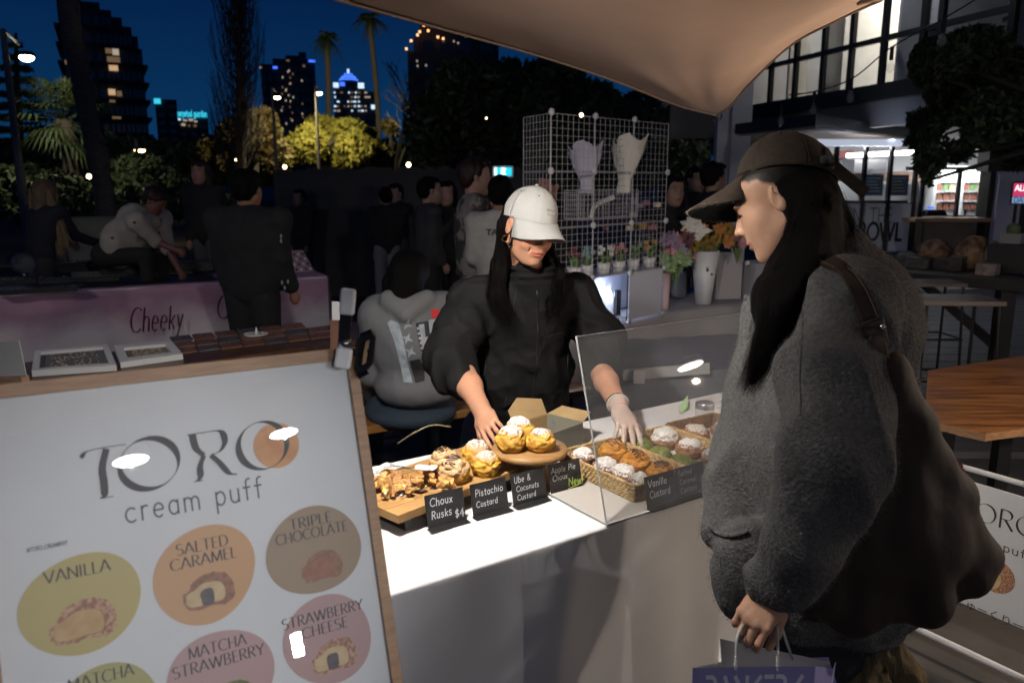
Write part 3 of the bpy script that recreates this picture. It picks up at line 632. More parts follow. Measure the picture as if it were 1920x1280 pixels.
# dark slatted fence behind the crowd
M_slat = mat('fence_slat', (.05, .05, .052), .8, c2=(.035, .035, .037), ns=5)
a, b = spot(520, 345, 11.5), spot(1010, 345, 10.5); a.z = b.z = 0
fe = thing('fence', 'black upright slat fence behind the crowd', 'fence', (a + b) / 2); n = 52; sm = MB().box((0, 0, .88), (.085, .03, 1.76)).mesh('slat')
for i in range(n):
    p = a.lerp(b, i / (n - 1)); o = obj('slat', sm, M_slat, fe, loc=p - wloc(fe) + V3(0, 0, rng.uniform(-.03, .03)))
obj('rail', MB().bar(a + V3(0, .04, .4), b + V3(0, .04, .4), .05, .08), M_slat, fe); obj('rail', MB().bar(a + V3(0, .04, 1.5), b + V3(0, .04, 1.5), .05, .08), M_slat, fe)
# lit running-man sign
c = spot(943, 322, 9.4); t = thing('exit_sign', 'glowing cyan and white exit sign above the crowd', 'sign', c)
obj('case', MB().box(c + V3(0, .03, 0), (.24, .05, .13)), M_white_pl, t)
obj('panel', MB().box(c, (.2, .008, .09)), emit('sign_cyan', (.02, .6, .8), 1.3), t); M_sw = emit('sign_white', (.8, 1, 1), 1.6)
obj('panel', MB().box(c + V3(-.085, -.006, 0), (.03, .006, .09)), M_sw, t); obj('doorway', MB().box(c + V3(.0, -.006, 0), (.045, .006, .09)), M_sw, t)
fig = MB().box(c + V3(.03, -.01, .03), (.014, .003, .014)).bar(c + V3(.028, -.01, .02), c + V3(.018, -.01, -.005), .003, .014).bar(c + V3(.018, -.01, -.005), c + V3(.034, -.01, -.035), .003, .008).bar(c + V3(.018, -.01, -.005), c + V3(.0, -.01, -.03), .003, .008)
obj('figure', fig, M_sw, t)
obj('bracket', MB().tube([c + V3(0, .06, 0), V3(c.x, c.y + .06, 0)], .02), M_black, t)

# ================================================================= building on the right
FA = onz(1398, 205, 3.0); FB = onz(1742, 150, 3.0); FD = (FB - FA).normalized(); FN = V3(FD.y, -FD.x, 0)
if FN.y > 0: FN = -FN
def fac(px, py):
    r = ray(px, py); o = V3(0, 0, CAMH); t = (FA - o).dot(FN) / r.dot(FN); p = o + r * t
    return (p - FA).dot(FD), p.z
def FP(s_, z, off=0): return V3(FA.x, FA.y, 0) + FD * s_ + FN * off + V3(0, 0, z)
M_wallg = mat('rough_grey_wall', (.26, .26, .27), .85, c2=(.20, .20, .205), ns=30, bump=.3, bs=60)
M_frame = mat('window_frame', (.015, .014, .014), .4, .4); M_pane = glassy('pane_glass', .04, rough=.02, hz=.5)
M_inw = mat('interior_wall', (.62, .60, .55), .7, c2=(.56, .54, .50), ns=6); M_ing = mat('interior_grey', (.25, .25, .26), .6)
bd = thing('building', 'two storey building with dark framed lit glazing above the food shop', 'building', FP(4, 0))
cols = [fac(x, y)[0] for x, y in ((1400, 205), (1446, 200), (1492, 192), (1543, 184), (1595, 176), (1655, 165), (1728, 152))]
cols = cols + [cols[-1] + .32, cols[-1] + 1.5]
zb, zt, zm = 3.0, 5.6, fac(1600, 88)[1]
for i, s_ in enumerate(cols): obj('mullion', MB().bar(FP(s_, zb - .05, .04), FP(s_, zt, .04), .10, .07, FN), M_frame, bd)
for i in range(len(cols) - 1):
    for (z0, z1) in ((zb + .05, zm), (zm, zt)):
        if i == 7 : continue
        a_, b_ = FP(cols[i] + .05, z0), FP(cols[i + 1] - .05, z0); mb = MB().add([a_, b_, b_ + V3(0, 0, z1 - z0), a_ + V3(0, 0, z1 - z0)], [(0, 1, 2, 3)]); obj('pane', mb, M_pane if i < 6 else M_wallg, bd)
obj('transom', MB().bar(FP(cols[0], zm, .03), FP(cols[-1], zm, .03), .07, .08), M_frame, bd)
obj('beam', MB().bar(FP(cols[0] - .3, 2.92, .05), FP(cols[-1] + 4, 2.92, .05), .2, .24), M_frame, bd)
obj('wall', MB().bar(FP(cols[0] - .2, 2.62, -.1), FP(cols[-1] + 4, 2.62, -.1), .2, .4), mat('grey_spandrel', (.2, .19, .19), .8), bd)
obj('wall', MB().bar(FP(cols[-1], 4.4, -.1), FP(cols[-1] + 4, 4.4, -.1), .2, 2.8), M_wallg, bd)
obj('roof', MB().bar(FP(cols[0] - .3, 5.75, -2), FP(cols[-1] + 4, 5.75, -2), 4.4, .2), M_frame, bd)
obj('floor', MB().bar(FP(cols[0] - .3, 2.9, -2.2), FP(cols[-1] + 4, 2.9, -2.2), 4.0, .15), M_ing, bd)
# rooms behind the glass
for i, (s0, s1, m_) in enumerate(((cols[0] - .3, cols[1] + .4, M_ing), (cols[1] + .4, cols[2], M_inw), (cols[2], cols[3] + .4, M_ing), (cols[3] + .4, cols[5], M_inw), (cols[5], cols[-1], M_ing))):
    obj('room_wall', MB().bar(FP(s0 + .01, 4.3, -2.4), FP(s1 - .01, 4.3, -2.4), .1, 2.7), m_, bd)
for s_, ma_, z0, z1, w_ in ((cols[2] + .55, mat('red_poster', (.4, .08, .10), .6), 4.5, 5.3, .3), (cols[2] + .9, mat('pale_poster', (.6, .7, .75), .6), 4.0, 4.5, .4), (cols[3] + 1.0, mat('sky_poster', (.55, .7, .85), .6), 4.5, 5.2, .8), (cols[2] + 1.0, M_ing, 3.3, 3.9, .9)):
    obj('poster', MB().bar(FP(s_, (z0 + z1) / 2, -2.3), FP(s_ + w_, (z0 + z1) / 2, -2.3), .02, z1 - z0), ma_, bd)
for k in range(7):
    obj('tread', MB().bar(FP(cols[4] + .9 + k * .16, 3.2 + k * .24, -1.6), FP(cols[5] + .3 + k * .16, 3.22 + k * .24, -1.6), .3, .06), M_frame, bd)
obj('ceiling_lamp', MB().box(FP(cols[3], 5.45, -1.2), (.9, .2, .05)), emit('room_lamp', (1, .93, .8), 5), bd)
area_light('upper_floor_light', FP(cols[1] + .3, 5.3, -1.2), FP(cols[2], 3, -1.8), 70, (1, .95, .85), 1.2, bd); area_light('upper_floor_light', FP(cols[4] + .2, 5.3, -1.2), FP(cols[4], 3, -2), 110, (1, .95, .85), 1.2, bd)
area_light('upper_floor_light', FP(cols[5] + .8, 5.3, .9), FP(cols[5] + 1, 4, 0), 30, (.9, .95, 1), .6, bd)  # added light outside the glass, brightens the grey wall panel
def across(s_, d0, d1, z0, z1, ma_): obj('room_wall', MB().bar(FP(s_, (z0 + z1) / 2, -d0), FP(s_, (z0 + z1) / 2, -d1), .06, z1 - z0), ma_, bd)
across(cols[0] - .1, .1, 5, 2.95, 5.6, M_ing); across(cols[2] + .5, .15, 1.1, 2.95, 5.6, M_inw); across(cols[3] + .25, .12, 2.6, 2.95, 5.6, M_inw); across(cols[1] + .3, .12, .5, 2.95, 5.6, M_inw); across(cols[5] + .1, .12, 2.2, 2.95, 5.6, M_ing)
# white pillars at the left end
for px, w_ in ((1382, .32), (1352, .22)):
    q = spot(px, 300, 13.5); obj('pillar', MB().box((q.x, q.y, 2.2), (w_, w_, 4.4)), mat('pale_pillar', (.42, .40, .41), .7), bd)
q = spot(1310, 240, 14); obj('wall_panel', MB().box((q.x, q.y, q.z + .2), (1.0, .1, .75)), mat('dark_panel', (.10, .09, .09), .7), bd)
# awning (horizontal slab with a corner towards the market)
aw = [spot(1352, 236, 12.6), spot(1530, 214, 9.7), spot(1722, 233, 11.6), spot(1760, 230, 14), spot(1400, 240, 14.5)]
z0 = 2.42
aw = [onz(1352, 236, 2.5), onz(1530, 214, 2.5), onz(1722, 243, 2.5)]
aw += [aw[2] + V3(3, 3, 0), aw[0] + V3(2, 6, 0)]
obj('awning', MB().prism([p - V3(0, 0, .16) for p in aw], (0, 0, .16)), M_frame, bd)
obj('soffit', MB().prism([p + (sum(aw, V3(0, 0, 0)) / 5 - p) * .02 - V3(0, 0, .19) for p in aw], (0, 0, .025)), mat('soffit', (.42, .36, .32), .6, c2=(.36, .31, .28), ns=2), bd)

# food shop under the awning
SY = 12.2
sh = thing('food_shop', 'brightly lit food shop with service window, menu boards and fridges', 'shop', (spot(1690, 300, SY).x, SY, 0))
def Q(px, py, d=0): return spot(px, py, SY + d)
def rect(name, x0, y0, x1, y1, ma_, d=0, th=.04, parent=sh, **k):
    ym = (y0 + y1) / 2; a_ = Q(x0, ym, d); b_ = Q(x1, ym, d); a_.z = Q(x0, y0, d).z; b_.z = Q(x1, y1, d).z; return obj(name, MB().box(((a_.x + b_.x) / 2, SY + d, (a_.z + b_.z) / 2), (abs(b_.x - a_.x), th, abs(a_.z - b_.z))), ma_, parent, **k)
M_shopw = mat('shop_white', (.72, .72, .73), .5); M_steel = mat('brushed_steel', (.55, .55, .57), .3, .9)
rect('back_wall', 1480, 235, 1890, 420, M_shopw, 2.6)
rect('steel_hood', 1590, 300, 1650, 325, M_steel, 1.6, .5); rect('brown_shelf', 1560, 322, 1720, 340, mat('brown_band', (.22, .13, .09), .6, c2=(.3, .2, .15), ns=8, stretch=(8, 1, 1)), 1.9, .3)
rect('red_panel', 1568, 283, 1600, 296, mat('maroon', (.28, .06, .05), .5), 2.3); rect('steel_panel', 1610, 345, 1720, 400, M_steel, 2.4)
rect('counter', 1500, 378, 1700, 470, mat('counter_white', (.5, .52, .56), .5), .35, .5)
a_, b_ = Q(1588, 292, .9), Q(1712, 286, .9); obj('tube_lamp', MB().tube([a_, b_], .035, 10), emit('tube_glow', (1, .97, .92), 9), sh)
area_light('shop_light', Q(1640, 262, 1.2), Q(1640, 420, 1.2), 46, (.95, .97, 1), 1.0, sh, 'RECTANGLE', .5); area_light('shop_light', Q(1800, 300, 1.2), Q(1800, 420, 1.6), 20, (.95, .97, 1), .6, sh, 'RECTANGLE', .5)
area_light('shop_light', Q(1620, 268, .2), Q(1620, 470, -.5), 60, (.8, .88, 1), .8, sh, 'RECTANGLE', .3)
rect('light_strip', 1526, 262, 1692, 274, emit('light_strip', (.75, .82, 1), .55), .15, .3)
for x_ in (1562, 1616, 1664, 1712): rect('post', x_ - 3, 275, x_ + 3, 470, M_frame, 0, .08)
rect('rail', 1560, 376, 1700, 381, M_frame, 0, .07)
for x0_, x1_ in ((1566, 1612), (1620, 1660), (1668, 1708)):
    rect('pane', x0_, 278, x1_, 376, M_pane, .02, .008)
    rect('sign_panel', x0_, 382, x1_, 470, mat('frosted_vinyl', (.62, .65, .70), .5), -.01, .01)
for x0_, x1_ in ((1620, 1655), (1668, 1702)):
    b0 = rect('menu_board', x0_, 328, x1_, 367, mat('chalk_black', (.01, .01, .011), .6), .3, .03)
    for k in range(5):
        rect('text_line', x0_ + 4, 334 + k * 6, x1_ - 4 - (k * 7) % 9, 335.2 + k * 6, mat('grey_ink', (.2, .2, .2), .7), .28, .006, b0)
rect('paper', 1622, 318, 1636, 327, mat('paper', (.75, .74, .74), .7), .3, .01)
def shoptext(txt, px, py, h_px, thick, width_px):
    o = Q(px, py, -.03); hh = h_px * SY / FPX
    lettering('lettering', txt, hh, o, (1, 0, 0), (0, 0, 1), (0, -1, 0), mat('ink', (.02, .02, .022), .6), sh, thick=thick, width=width_px * SY / FPX)
shoptext('MINI THE', 1572, 417, 26, .075, 98); shoptext('BOWL', 1607, 450, 31, .19, 82)
# service window with ledge and fridges
rect('ledge', 1702, 408, 1846, 415, mat('ledge_wood', (.30, .18, .10), .5, c2=(.4, .25, .15), ns=6, stretch=(6, 1, 1)), -.2, .45)
rect('counter_front', 1712, 415, 1846, 470, mat('counter_brown', (.12, .10, .085), .7, c2=(.16, .13, .11), ns=4), 0, .1)
for x_ in (1712, 1728, 1796, 1838): rect('post', x_ - 2.5, 315, x_ + 2.5, 410, M_frame, .02, .06)
rect('rail', 1700, 313, 1846, 319, M_frame, .02, .06)
for x0_, x1_ in ((1750, 1797), (1801, 1848)):
    fr = rect('fridge', x0_, 312, x1_, 402, mat('fridge_inside', (.55, .57, .56), .5), 1.7, .5)
    rect('door_frame', x0_, 312, x0_ + 4, 402, M_shopw, 1.42, .04, fr); rect('door_frame', x1_ - 4, 312, x1_, 402, M_shopw, 1.42, .04, fr)
    for yy in (340, 358, 376): rect('shelf', x0_ + 4, yy, x1_ - 4, yy + 2, M_shopw, 1.42, .05, fr)
    for k in range(9):
        rect('food_box', x0_ + 6 + (k % 3) * 12, 345 + (k // 3) * 18, x0_ + 15 + (k % 3) * 12, 357 + (k // 3) * 18, [mat('food', c_, .6) for c_ in ((.3, .12, .08), (.15, .25, .1), (.4, .35, .2))][k % 3] if k < 3 else bpy.data.materials['food'], 1.43, .02, fr)
    area_light('fridge_light', Q((x0_ + x1_) / 2, 322, 1.35), Q((x0_ + x1_) / 2, 380, 1.6), 3, (.9, 1, .98), .3, fr)
px_ = Q(1745, 395, -.1); ps = obj('till', MB().box(px_ + V3(.05, 0, -.03), (.34, .2, .09), None, .7), M_black, sh, bevel=.01); obj('screen', MB().box(px_ + V3(-.06, -.1, .045), (.09, .02, .03)), emit('till_blue', (.05, .2, 1), 1.2), ps)
rect('pillar', 1856, 322, 1900, 470, mat('lilac_lit_white', (.55, .54, .66), .6), -.3, .3); rect('pillar', 1842, 322, 1853, 470, M_frame, -.25, .2)  # first pillar is white; the lilac light on it is put into its colour
rect('wall', 1846, 235, 1925, 322, mat('dark_wall', (.05, .045, .045), .8), -.2, .3)
rect('wall', 1900, 322, 1990, 470, mat('dark_wall2', (.05, .045, .05), .8), -.2, .3)
c = spot(1910, 362, 10.5); t = thing('promo_sign', 'small pink and blue lit sign at the right edge', 'sign', c)
obj('board', MB().box(c, (.2, .03, .3)), M_frame, t); obj('panel', MB().box(c + V3(0, -.02, .04), (.17, .01, .17)), emit('pink', (1, .08, .25), .55), t); obj('panel', MB().box(c + V3(0, -.02, -.09), (.17, .01, .08)), emit('aqua', (.35, .6, 1), .5), t)
lettering('lettering', 'ALL', .07, c + V3(-.07, -.027, .03), (1, 0, 0), (0, 0, 1), (0, -1, 0), M_sw, t, thick=.14)
lettering('lettering', 'DAY', .07, c + V3(-.07, -.027, -.12), (1, 0, 0), (0, 0, 1), (0, -1, 0), mat('navy', (.02, .03, .2), .6), t, thick=.14)
obj('post', MB().tube([V3(c.x, c.y + .03, 0), c + V3(0, .03, -.1)], .02), M_black, t)
# leafy branches in front of the building
bt = tree('dark tree with drooping leafy branches in front of the shop', V3(7.4, 7.6, 0), V3(6.3, 7.8, 3.6), blobs_px([(1760, 110, 50, 36), (1830, 95, 60, 40), (1880, 150, 50, 60), (1800, 170, 60, 50), (1740, 140, 30, 22), (1850, 220, 60, 50), (1780, 250, 50, 32), (1730, 225, 30, 22), (1745, 300, 28, 34), (1905, 270, 40, 50), (1720, 265, 22, 16), (1735, 340, 12, 14), (1800, 290, 24, 18)], 7.6, .5, 31), 24000, .045, M_leafd, 31, tr=.14)
# festoon cable with unlit bulbs
M_cl = glassy('bulb_clear', .08, hz=.8)
pts = [(1480, 178, 7.5), (1527, 172, 7.2), (1597, 148, 6.9), (1673, 88, 6.5), (1770, 35, 6.1), (1860, -20, 5.7)]
t = thing('festoon_cable', 'thin black festoon cable with unlit clear bulbs in front of the building', 'string lights', spot(*pts[0]))
obj('cable', MB().tube(cr([spot(*q) for q in pts], 6), .006, 5), M_black, t)
for q in pts[1:5] + [(1466, 196, 7.6)]:
    p = spot(*q); b0 = obj('bulb', MB().lathe([(.004, 0), (.012, -.01), (.03, -.05), (.028, -.075), (.004, -.095)], p - V3(0, 0, .10), 12), M_cl, t, True); obj('socket', MB().tube([p, p - V3(0, 0, .10)], .016, 8), M_black, t)
# ================================================================= menu board
P0 = V3(-.268, 1.25, 1.318); ba, bb, bn = V3(.8660254, .5, 0), V3(.1545085, -.26761657, -.95105652), V3(.47552826, -.8236391, .30901699)
def Bd(s_, t_, h=0): return P0 + ba * s_ + bb * t_ + bn * h
BR = Matrix((ba, -bb, bn)).transposed()
M_oak = mat('oak_frame', (.36, .22, .13), .5, c2=(.27, .16, .095), ns=6, stretch=(3, 3, 30), bump=.15, bs=60)
M_poster = mat('poster_paper', (.60, .61, .62), .55)
M_ink = mat('dark_ink', (.035, .032, .03), .6)
mb_ = thing('menu_board', 'large oak framed cream puff menu board on legs in the left foreground', 'menu board', flat(Bd(-.25, .75), 0))
obj('poster', MB().box(Bd(-.25, .365, -.003), (.50, .73, .004), BR), M_poster, mb_)
obj('backing', MB().box(Bd(-.25, .365, -.012), (.52, .75, .01), BR), M_oak, mb_)
for (s_, t_, w_, h_) in ((.0085, .365, .017, .766), (-.5085, .365, .017, .766), (-.25, -.0095, .50, .019), (-.25, .7395, .50, .019)):
    obj('frame_rail', MB().box(Bd(s_, t_, -.004), (w_, h_, .026), BR), M_oak, mb_, bevel=.0012)
obj('glass', MB().box(Bd(-.25, .365, .0045), (.498, .728, .002), BR), glassy('acrylic_cover', .05, rough=.008, hz=.55), mb_)
for s_ in (-.47, -.03): obj('leg', MB().bar(Bd(s_, .30, -.03), Bd(s_, 1.385, -.03), .025, .025), M_oak, mb_)
obj('prop', MB().bar(Bd(-.25, .1, -.03), flat(Bd(-.25, .1, -.03) + V3(-.35, .6, 0), 0), .025, .025), M_oak, mb_)
ln = bn
def bt_(name, text, s_, t_, h_, ma_=None, **k):
    return lettering(name, text, h_, Bd(s_, t_, .0006), ba, -bb, bn, ma_ or M_ink, mb_, **k)
# logo: the word in high contrast letters, last O around a round puff
def ink(name, strokes, s0, t0, h_, thick, thin, nib, taper=False):
    mb = MB()
    for si, st in enumerate(strokes):
        q = [Vector(p) for p in st]; m = len(q); L = []
        for i in range(m):
            d = (q[min(i + 1, m - 1)] - q[max(0, i - 1)]).normalized(); nn = Vector((-d.y, d.x)); an = math.atan2(d.y, d.x) - math.radians(nib) + math.pi / 2
            w_ = (thin + (thick - thin) * abs(math.sin(an)) ** 2.2) / 2
            if taper: w_ *= .25 + .75 * math.sin(math.pi * (i + .5) / m) ** .5
            L += [q[i] + nn * w_, q[i] - nn * w_]
        mb.add([Bd(s0 + p.x * h_, t0 - p.y * h_, .0006 + .0001 * si) for p in L], [(2 * i, 2 * i + 1, 2 * i + 3, 2 * i + 2) for i in range(m - 1)])
    return obj(name, mb, M_ink, mb_)
Hh = .068
def cur(*p): return [(v.x, v.y) for v in cr([V3(a, b, 0) for a, b in p], 6)]
ink('letter', [cur((-.42, .86), (-.30, .97), (0, 1.0), (.42, 1.0)), cur((.05, .97), (-.06, .6), (-.06, .3), (-.08, .06), (-.16, 0)), [(-.16, 0), (.08, 0)]], -.357, .151, Hh, .14, .018, 92)
ink('letter', [arc(0, 0, .56, .52, 90, 450, 48)], -.302, .1145, Hh, .15, .014, 135)
ink('letter', [cur((-.30, 1.0), (0, 1.0), (.36, .98), (.44, .76), (.32, .56), (.12, .50)), cur((-.20, .99), (-.16, .7), (-.02, .52)), cur((-.02, .52), (-.12, .3), (-.14, .1), (-.2, 0)), cur((.12, .50), (.28, .3), (.44, .06), (.60, .0)), [(-.28, 0), (-.1, 0)]], -.228, .1505, Hh, .14, .018, 100)
discm = mat('puff_print', (.50, .22, .075), .55, c2=(.62, .32, .13), ns=30)
dn = 40; obj('logo_puff', MB().poly([Bd(-.125 + .034 * math.cos(k * 6.283 / dn), .118 - .034 * math.sin(k * 6.283 / dn), .0003) for k in range(dn)]), discm, mb_)
ink('letter', [arc(0, 0, .52, .52, 90, 450, 48)], -.145, .1145, Hh, .15, .014, 112)
lettering('lettering', 'cream puff', .031, Bd(-.341, .1905, .0006), ba, -bb, bn, mat('grey_ink2', (.08, .08, .085), .6), mb_, thick=.085, track=.16, width=.187)
bt_('lettering', '@TORO_CREAMPUFF', -.459, .2035, .0052, thick=.14, width=.047)
# round flavour pictures
def blob(cx, cy, rx, ry, col, sd_, h_=.0002):
    r = random.Random(sd_); ph = [r.uniform(0, 6.28) for _ in range(3)]; n = 56
    pts = [Bd(cx + rx * (1 + .045 * math.sin(2 * a + ph[0]) + .02 * math.sin(3 * a + ph[1])) * math.cos(a), cy - ry * (1 + .045 * math.sin(2 * a + ph[0]) + .02 * math.sin(3 * a + ph[1])) * math.sin(a), h_) for a in (k * 6.2832 / n for k in range(n))]
    return obj('flavour_circle', MB().poly(pts), mat('print', col, .55), mb_)
M_crust = mat('crust_print', (.26, .11, .05), .6, c2=(.52, .30, .19), ns=170, det=8, contrast=(.4, .6)); M_crustd = mat('crust_edge', (.20, .09, .045), .6, c2=(.32, .15, .07), ns=150)
M_mcrust = mat('matcha_print', (.10, .12, .02), .6, c2=(.20, .2, .05), ns=150)
def shape(name, pts, cx, cy, sc, h_, ma_, par, rag=0, sd_=1):
    r = random.Random(sd_); c = cr([V3(x, y, 0) for x, y in pts + [pts[0]]], 7)[:-1]
    return obj(name, MB().poly([Bd(cx + (p.x + r.uniform(-rag, rag)) * sc, cy - (p.y + r.uniform(-rag, rag)) * sc, h_) for p in c]), ma_, par)
def cutpuff(cx, cy, sc, cream, par, core=None, top=None, sd_=1):
    out = [(-1, -.35), (-.98, .05), (-.72, .22), (-.62, .45), (-.35, .62), (0, .72), (.35, .72), (.72, .6), (.95, .3), (1.05, -.1), (.95, -.5), (.6, -.68), (.1, -.6), (-.3, -.66), (-.8, -.6)]
    inn = [(-.9, -.33), (-.85, .02), (-.55, .16), (-.2, .36), (.2, .36), (.52, .26), (.66, -.1), (.55, -.45), (.1, -.48), (-.35, -.52), (-.75, -.48)]
    shape('puff_crust', out, cx, cy, sc, .0005, top or M_crust, par, .035, sd_)
    shape('puff_edge', [(x * .97 + .02, y * .97 - .02) for x, y in inn], cx, cy, sc * 1.06, .0006, M_crustd, par, .02, sd_ + 1)
    shape('puff_filling', inn, cx, cy, sc, .0007, cream, par, .012, sd_ + 2)
    if core: shape('filling_core', [(-.3, -.5), (-.34, -.05), (-.2, .1), (.12, .12), (.2, -.1), (.15, -.5), (-.1, -.56)], cx, cy, sc, .0008, core, par, .02, sd_ + 3)
M_cream = mat('cream_print', (.50, .36, .17), .6, c2=(.58, .43, .24), ns=60); M_cust = mat('custard_print', (.44, .27, .10), .6, c2=(.50, .34, .15), ns=60)
M_choc = mat('choc_print', (.26, .09, .045), .6, c2=(.32, .13, .07), ns=80); M_core = mat('core_print', (.05, .03, .035), .5, c2=(.09, .06, .06), ns=80); M_pink = mat('pink_print', (.45, .25, .24), .6)
c1_ = blob(-.4035, .284, .0705, .067, (.44, .36, .125), 1); cutpuff(-.405, .307, .0385, M_cust, c1_, None, None, 11)
c2_ = blob(-.2465, .2825, .070, .0675, (.52, .29, .13), 2); cutpuff(-.246, .307, .034, M_cream, c2_, M_core, M_crustd, 12)
c3_ = blob(-.089, .284, .070, .068, (.30, .21, .125), 3); cutpuff(-.082, .310, .031, M_choc, c3_, None, M_crustd, 13)
c4_ = blob(-.243, .431, .070, .070, (.42, .26, .25), 4); cutpuff(-.235, .462, .033, M_pink, c4_, None, M_mcrust, 14)
c5_ = blob(-.0865, .419, .069, .064, (.42, .26, .25), 5); cutpuff(-.082, .445, .034, M_cream, c5_, M_core, None, 15)
c6_ = blob(-.391, .440, .070, .069, (.36, .34, .12), 6); cutpuff(-.39, .465, .033, M_mcrust, c6_, None, M_mcrust, 16)
kw = dict(thick=.15, thin=.05, center=True)
for txt, s_, t_, wd_ in (('VANILLA', -.4045, .2485, .078), ('SALTED', -.2465, .2490, .070), ('CARAMEL', -.2465, .2685, .090), ('TRIPLE', -.0895, .2470, .064), ('CHOCOLATE', -.0895, .2655, .110), ('STRAWBERRY', -.0895, .3885, .124), ('CHEESE', -.0895, .4085, .070), ('MATCHA', -.243, .3930, .078), ('STRAWBERRY', -.243, .4135, .124), ('MATCHA', -.391, .3920, .078)):
    bt_('lettering', txt, s_, t_, .0155, width=wd_, **kw)

# clamp light on the top right corner of the board
M_chrome = mat('chrome', (.7, .68, .66), .12, 1); M_whtip = mat('white_rubber', (.70, .70, .70), .35, coat=.3); M_gun = mat('gunmetal', (.10, .095, .09), .25, .9)
cl = thing('clamp_light', 'white tipped metal spring clamp holding a small light on the corner of the menu board', 'clamp light', spot(652, 620, 1.24))
Yc = 1.215; pc = lambda x, y, d=0: spot(x, y, Yc + d)
obj('handle', MB().bar(pc(654, 541), pc(650, 590), .0235, .012, V3(0, -1, 0)), M_whtip, cl, bevel=.004)
obj('spring_strip', MB().bar(pc(650, 588), pc(645, 645), .0185, .004, V3(0, -1, 0)), M_gun, cl, bevel=.001)
obj('spring_roll', MB().tube([pc(636, 641), pc(657, 646)], .0085, 14), M_chrome, cl, True)
obj('jaw', MB().bar(pc(647, 652), pc(641, 690), .0255, .012, V3(0, -1, 0)), M_whtip, cl, bevel=.004)
hexo = [(676, 628), (697, 621), (703, 632), (698, 683), (688, 697), (670, 703), (664, 690), (668, 640)]
hexi = [(680, 641), (692, 634), (694, 640), (690, 676), (684, 684), (674, 688), (672, 680), (674, 650)]
mb = MB(); n = len(hexo); A_ = [pc(x, y, .01) for x, y in hexo]; B_ = [pc(x, y, .01) for x, y in hexi]; D_ = V3(0, .014, 0)
mb.add(A_ + B_ + [p + D_ for p in A_] + [p + D_ for p in B_], [(i, (i + 1) % n, n + (i + 1) % n, n + i) for i in range(n)] + [(2 * n + i, 3 * n + i, 3 * n + (i + 1) % n, 2 * n + (i + 1) % n) for i in range(n)] + [(i, 2 * n + i, 2 * n + (i + 1) % n, (i + 1) % n) for i in range(n)] + [(n + i, n + (i + 1) % n, 3 * n + (i + 1) % n, 3 * n + i) for i in range(n)])
obj('light_frame', mb, M_gun, cl); obj('light_back', MB().prism([pc(x, y, .022) for x, y in hexi], (0, .006, 0)), M_black, cl)
obj('chrome_edge', MB().bar(pc(671, 706, .005), pc(690, 696, .005), .004, .008), M_chrome, cl); obj('chrome_edge', MB().bar(pc(676, 628, .005), pc(697, 620, .005), .004, .006), M_chrome, cl)
obj('reflector', MB().prism([pc(x, y, .012) for x, y in ((686, 641), (693, 637), (690, 655), (687, 656), (689, 662), (686, 680), (679, 684), (682, 660))], (0, .003, 0)), mat('gold_foil', (.75, .52, .28), .3, .6), cl)
obj('neck', MB().tube([pc(655, 660, .005), pc(668, 660, .02)], .006), M_gun, cl)

# ================================================================= main stall table
M_cloth = mat('white_tablecloth', (.78, .78, .79), .85, c2=(.74, .74, .755), ns=2, bump=.07, bs=260)
U0, U1, VD = -.42, 1.88, .72
tb_ = thing('trestle_table', 'folding table hidden under the white stall cloth', 'table', flat(S((U0 + U1) / 2, .36, 0), 0))
RS = Matrix.Rotation(TH, 3, 'Z')
obj('table_top', MB().box(S((U0 + U1) / 2, VD / 2, .728), (U1 - U0 - .02, VD - .02, .03), RS), M_white_pl, tb_)
for u in (U0 + .15, U1 - .15):
    for v in (.08, VD - .08): obj('leg', MB().tube([S(u, v, 0), S(u, v, .71)], .014), M_gun, tb_)
def cloth_pt(u, d):
    """d runs from the back edge over the top and down the front"""
    rr = .007
    W = lambda a, b, c: float(mnoise.noise(V3(a, b, c)))
    if d < VD - rr: v = VD - d; z = .75; nx, nz = 0, 1; on = 1
    elif d < VD + rr * .57: q = (d - VD + rr) / rr; q = min(q, 1.57); v = rr * (1 - math.sin(q)); z = .75 - rr * (1 - math.cos(q)); nx, nz = -math.sin(q), math.cos(q); on = .5
    else: v = 0; z = .75 - rr - (d - VD - rr * .57); nx, nz = -1, 0; on = 0
    if on == 1:
        fr_ = math.exp(-v / .05)
        h = .0030 * W(u * 3 + 2 * v, v * 12 - u * 5, 3) + .0022 * (1 - abs(W(u * 7 - v * 5, v * 4, 8))) ** 4 + .0016 * fr_ * abs(W(u * 60, v * 14, 1)) + .0009 * fr_ * W(u * 150, v * 20, 1) - .003
        h *= min(1, (VD - v) * 10)
        # long creases running diagonally on the bare part of the cloth
        for k, (u0_, sl) in enumerate(((.36, -.9), (.47, -.7), (.56, -.6), (.68, -.3), (.20, -1.2))):
            x = u - u0_ - sl * v + .03 * W(v * 9, k, 0); h += .0034 * math.exp(-(x / .006) ** 2) * max(0, 1 - abs(v - .10) / .15)
    elif on == .5: h = .0015 * abs(W(u * 60, 0, 1)) + .0009 * W(u * 150, 0, 1) - .001
    else:
        dd = .75 - z; h = (.016 * W(u * 2.2, dd * .8, 5) + .009 * W(u * 6, dd * 1.6, 6) + .0016 * W(u * 6 + dd * 12, dd * 9, 7)) * min(1, dd * 6) + .0015 * abs(W(u * 60, 0, 1)) * max(0, 1 - dd * 12) + .008 * min(1, dd * 3) - .001
    p = S(u, v, z) + VX * (nx * (h + .001)) + V3(0, 0, nz * (h + .001)); p.z = max(p.z, .006)
    return p
nu = 460; ds = [VD * i / 90 for i in range(90)] + [VD - .007 + .0015 * i for i in range(8)] + [VD + .008 + .73 * (i / 70) for i in range(71)]
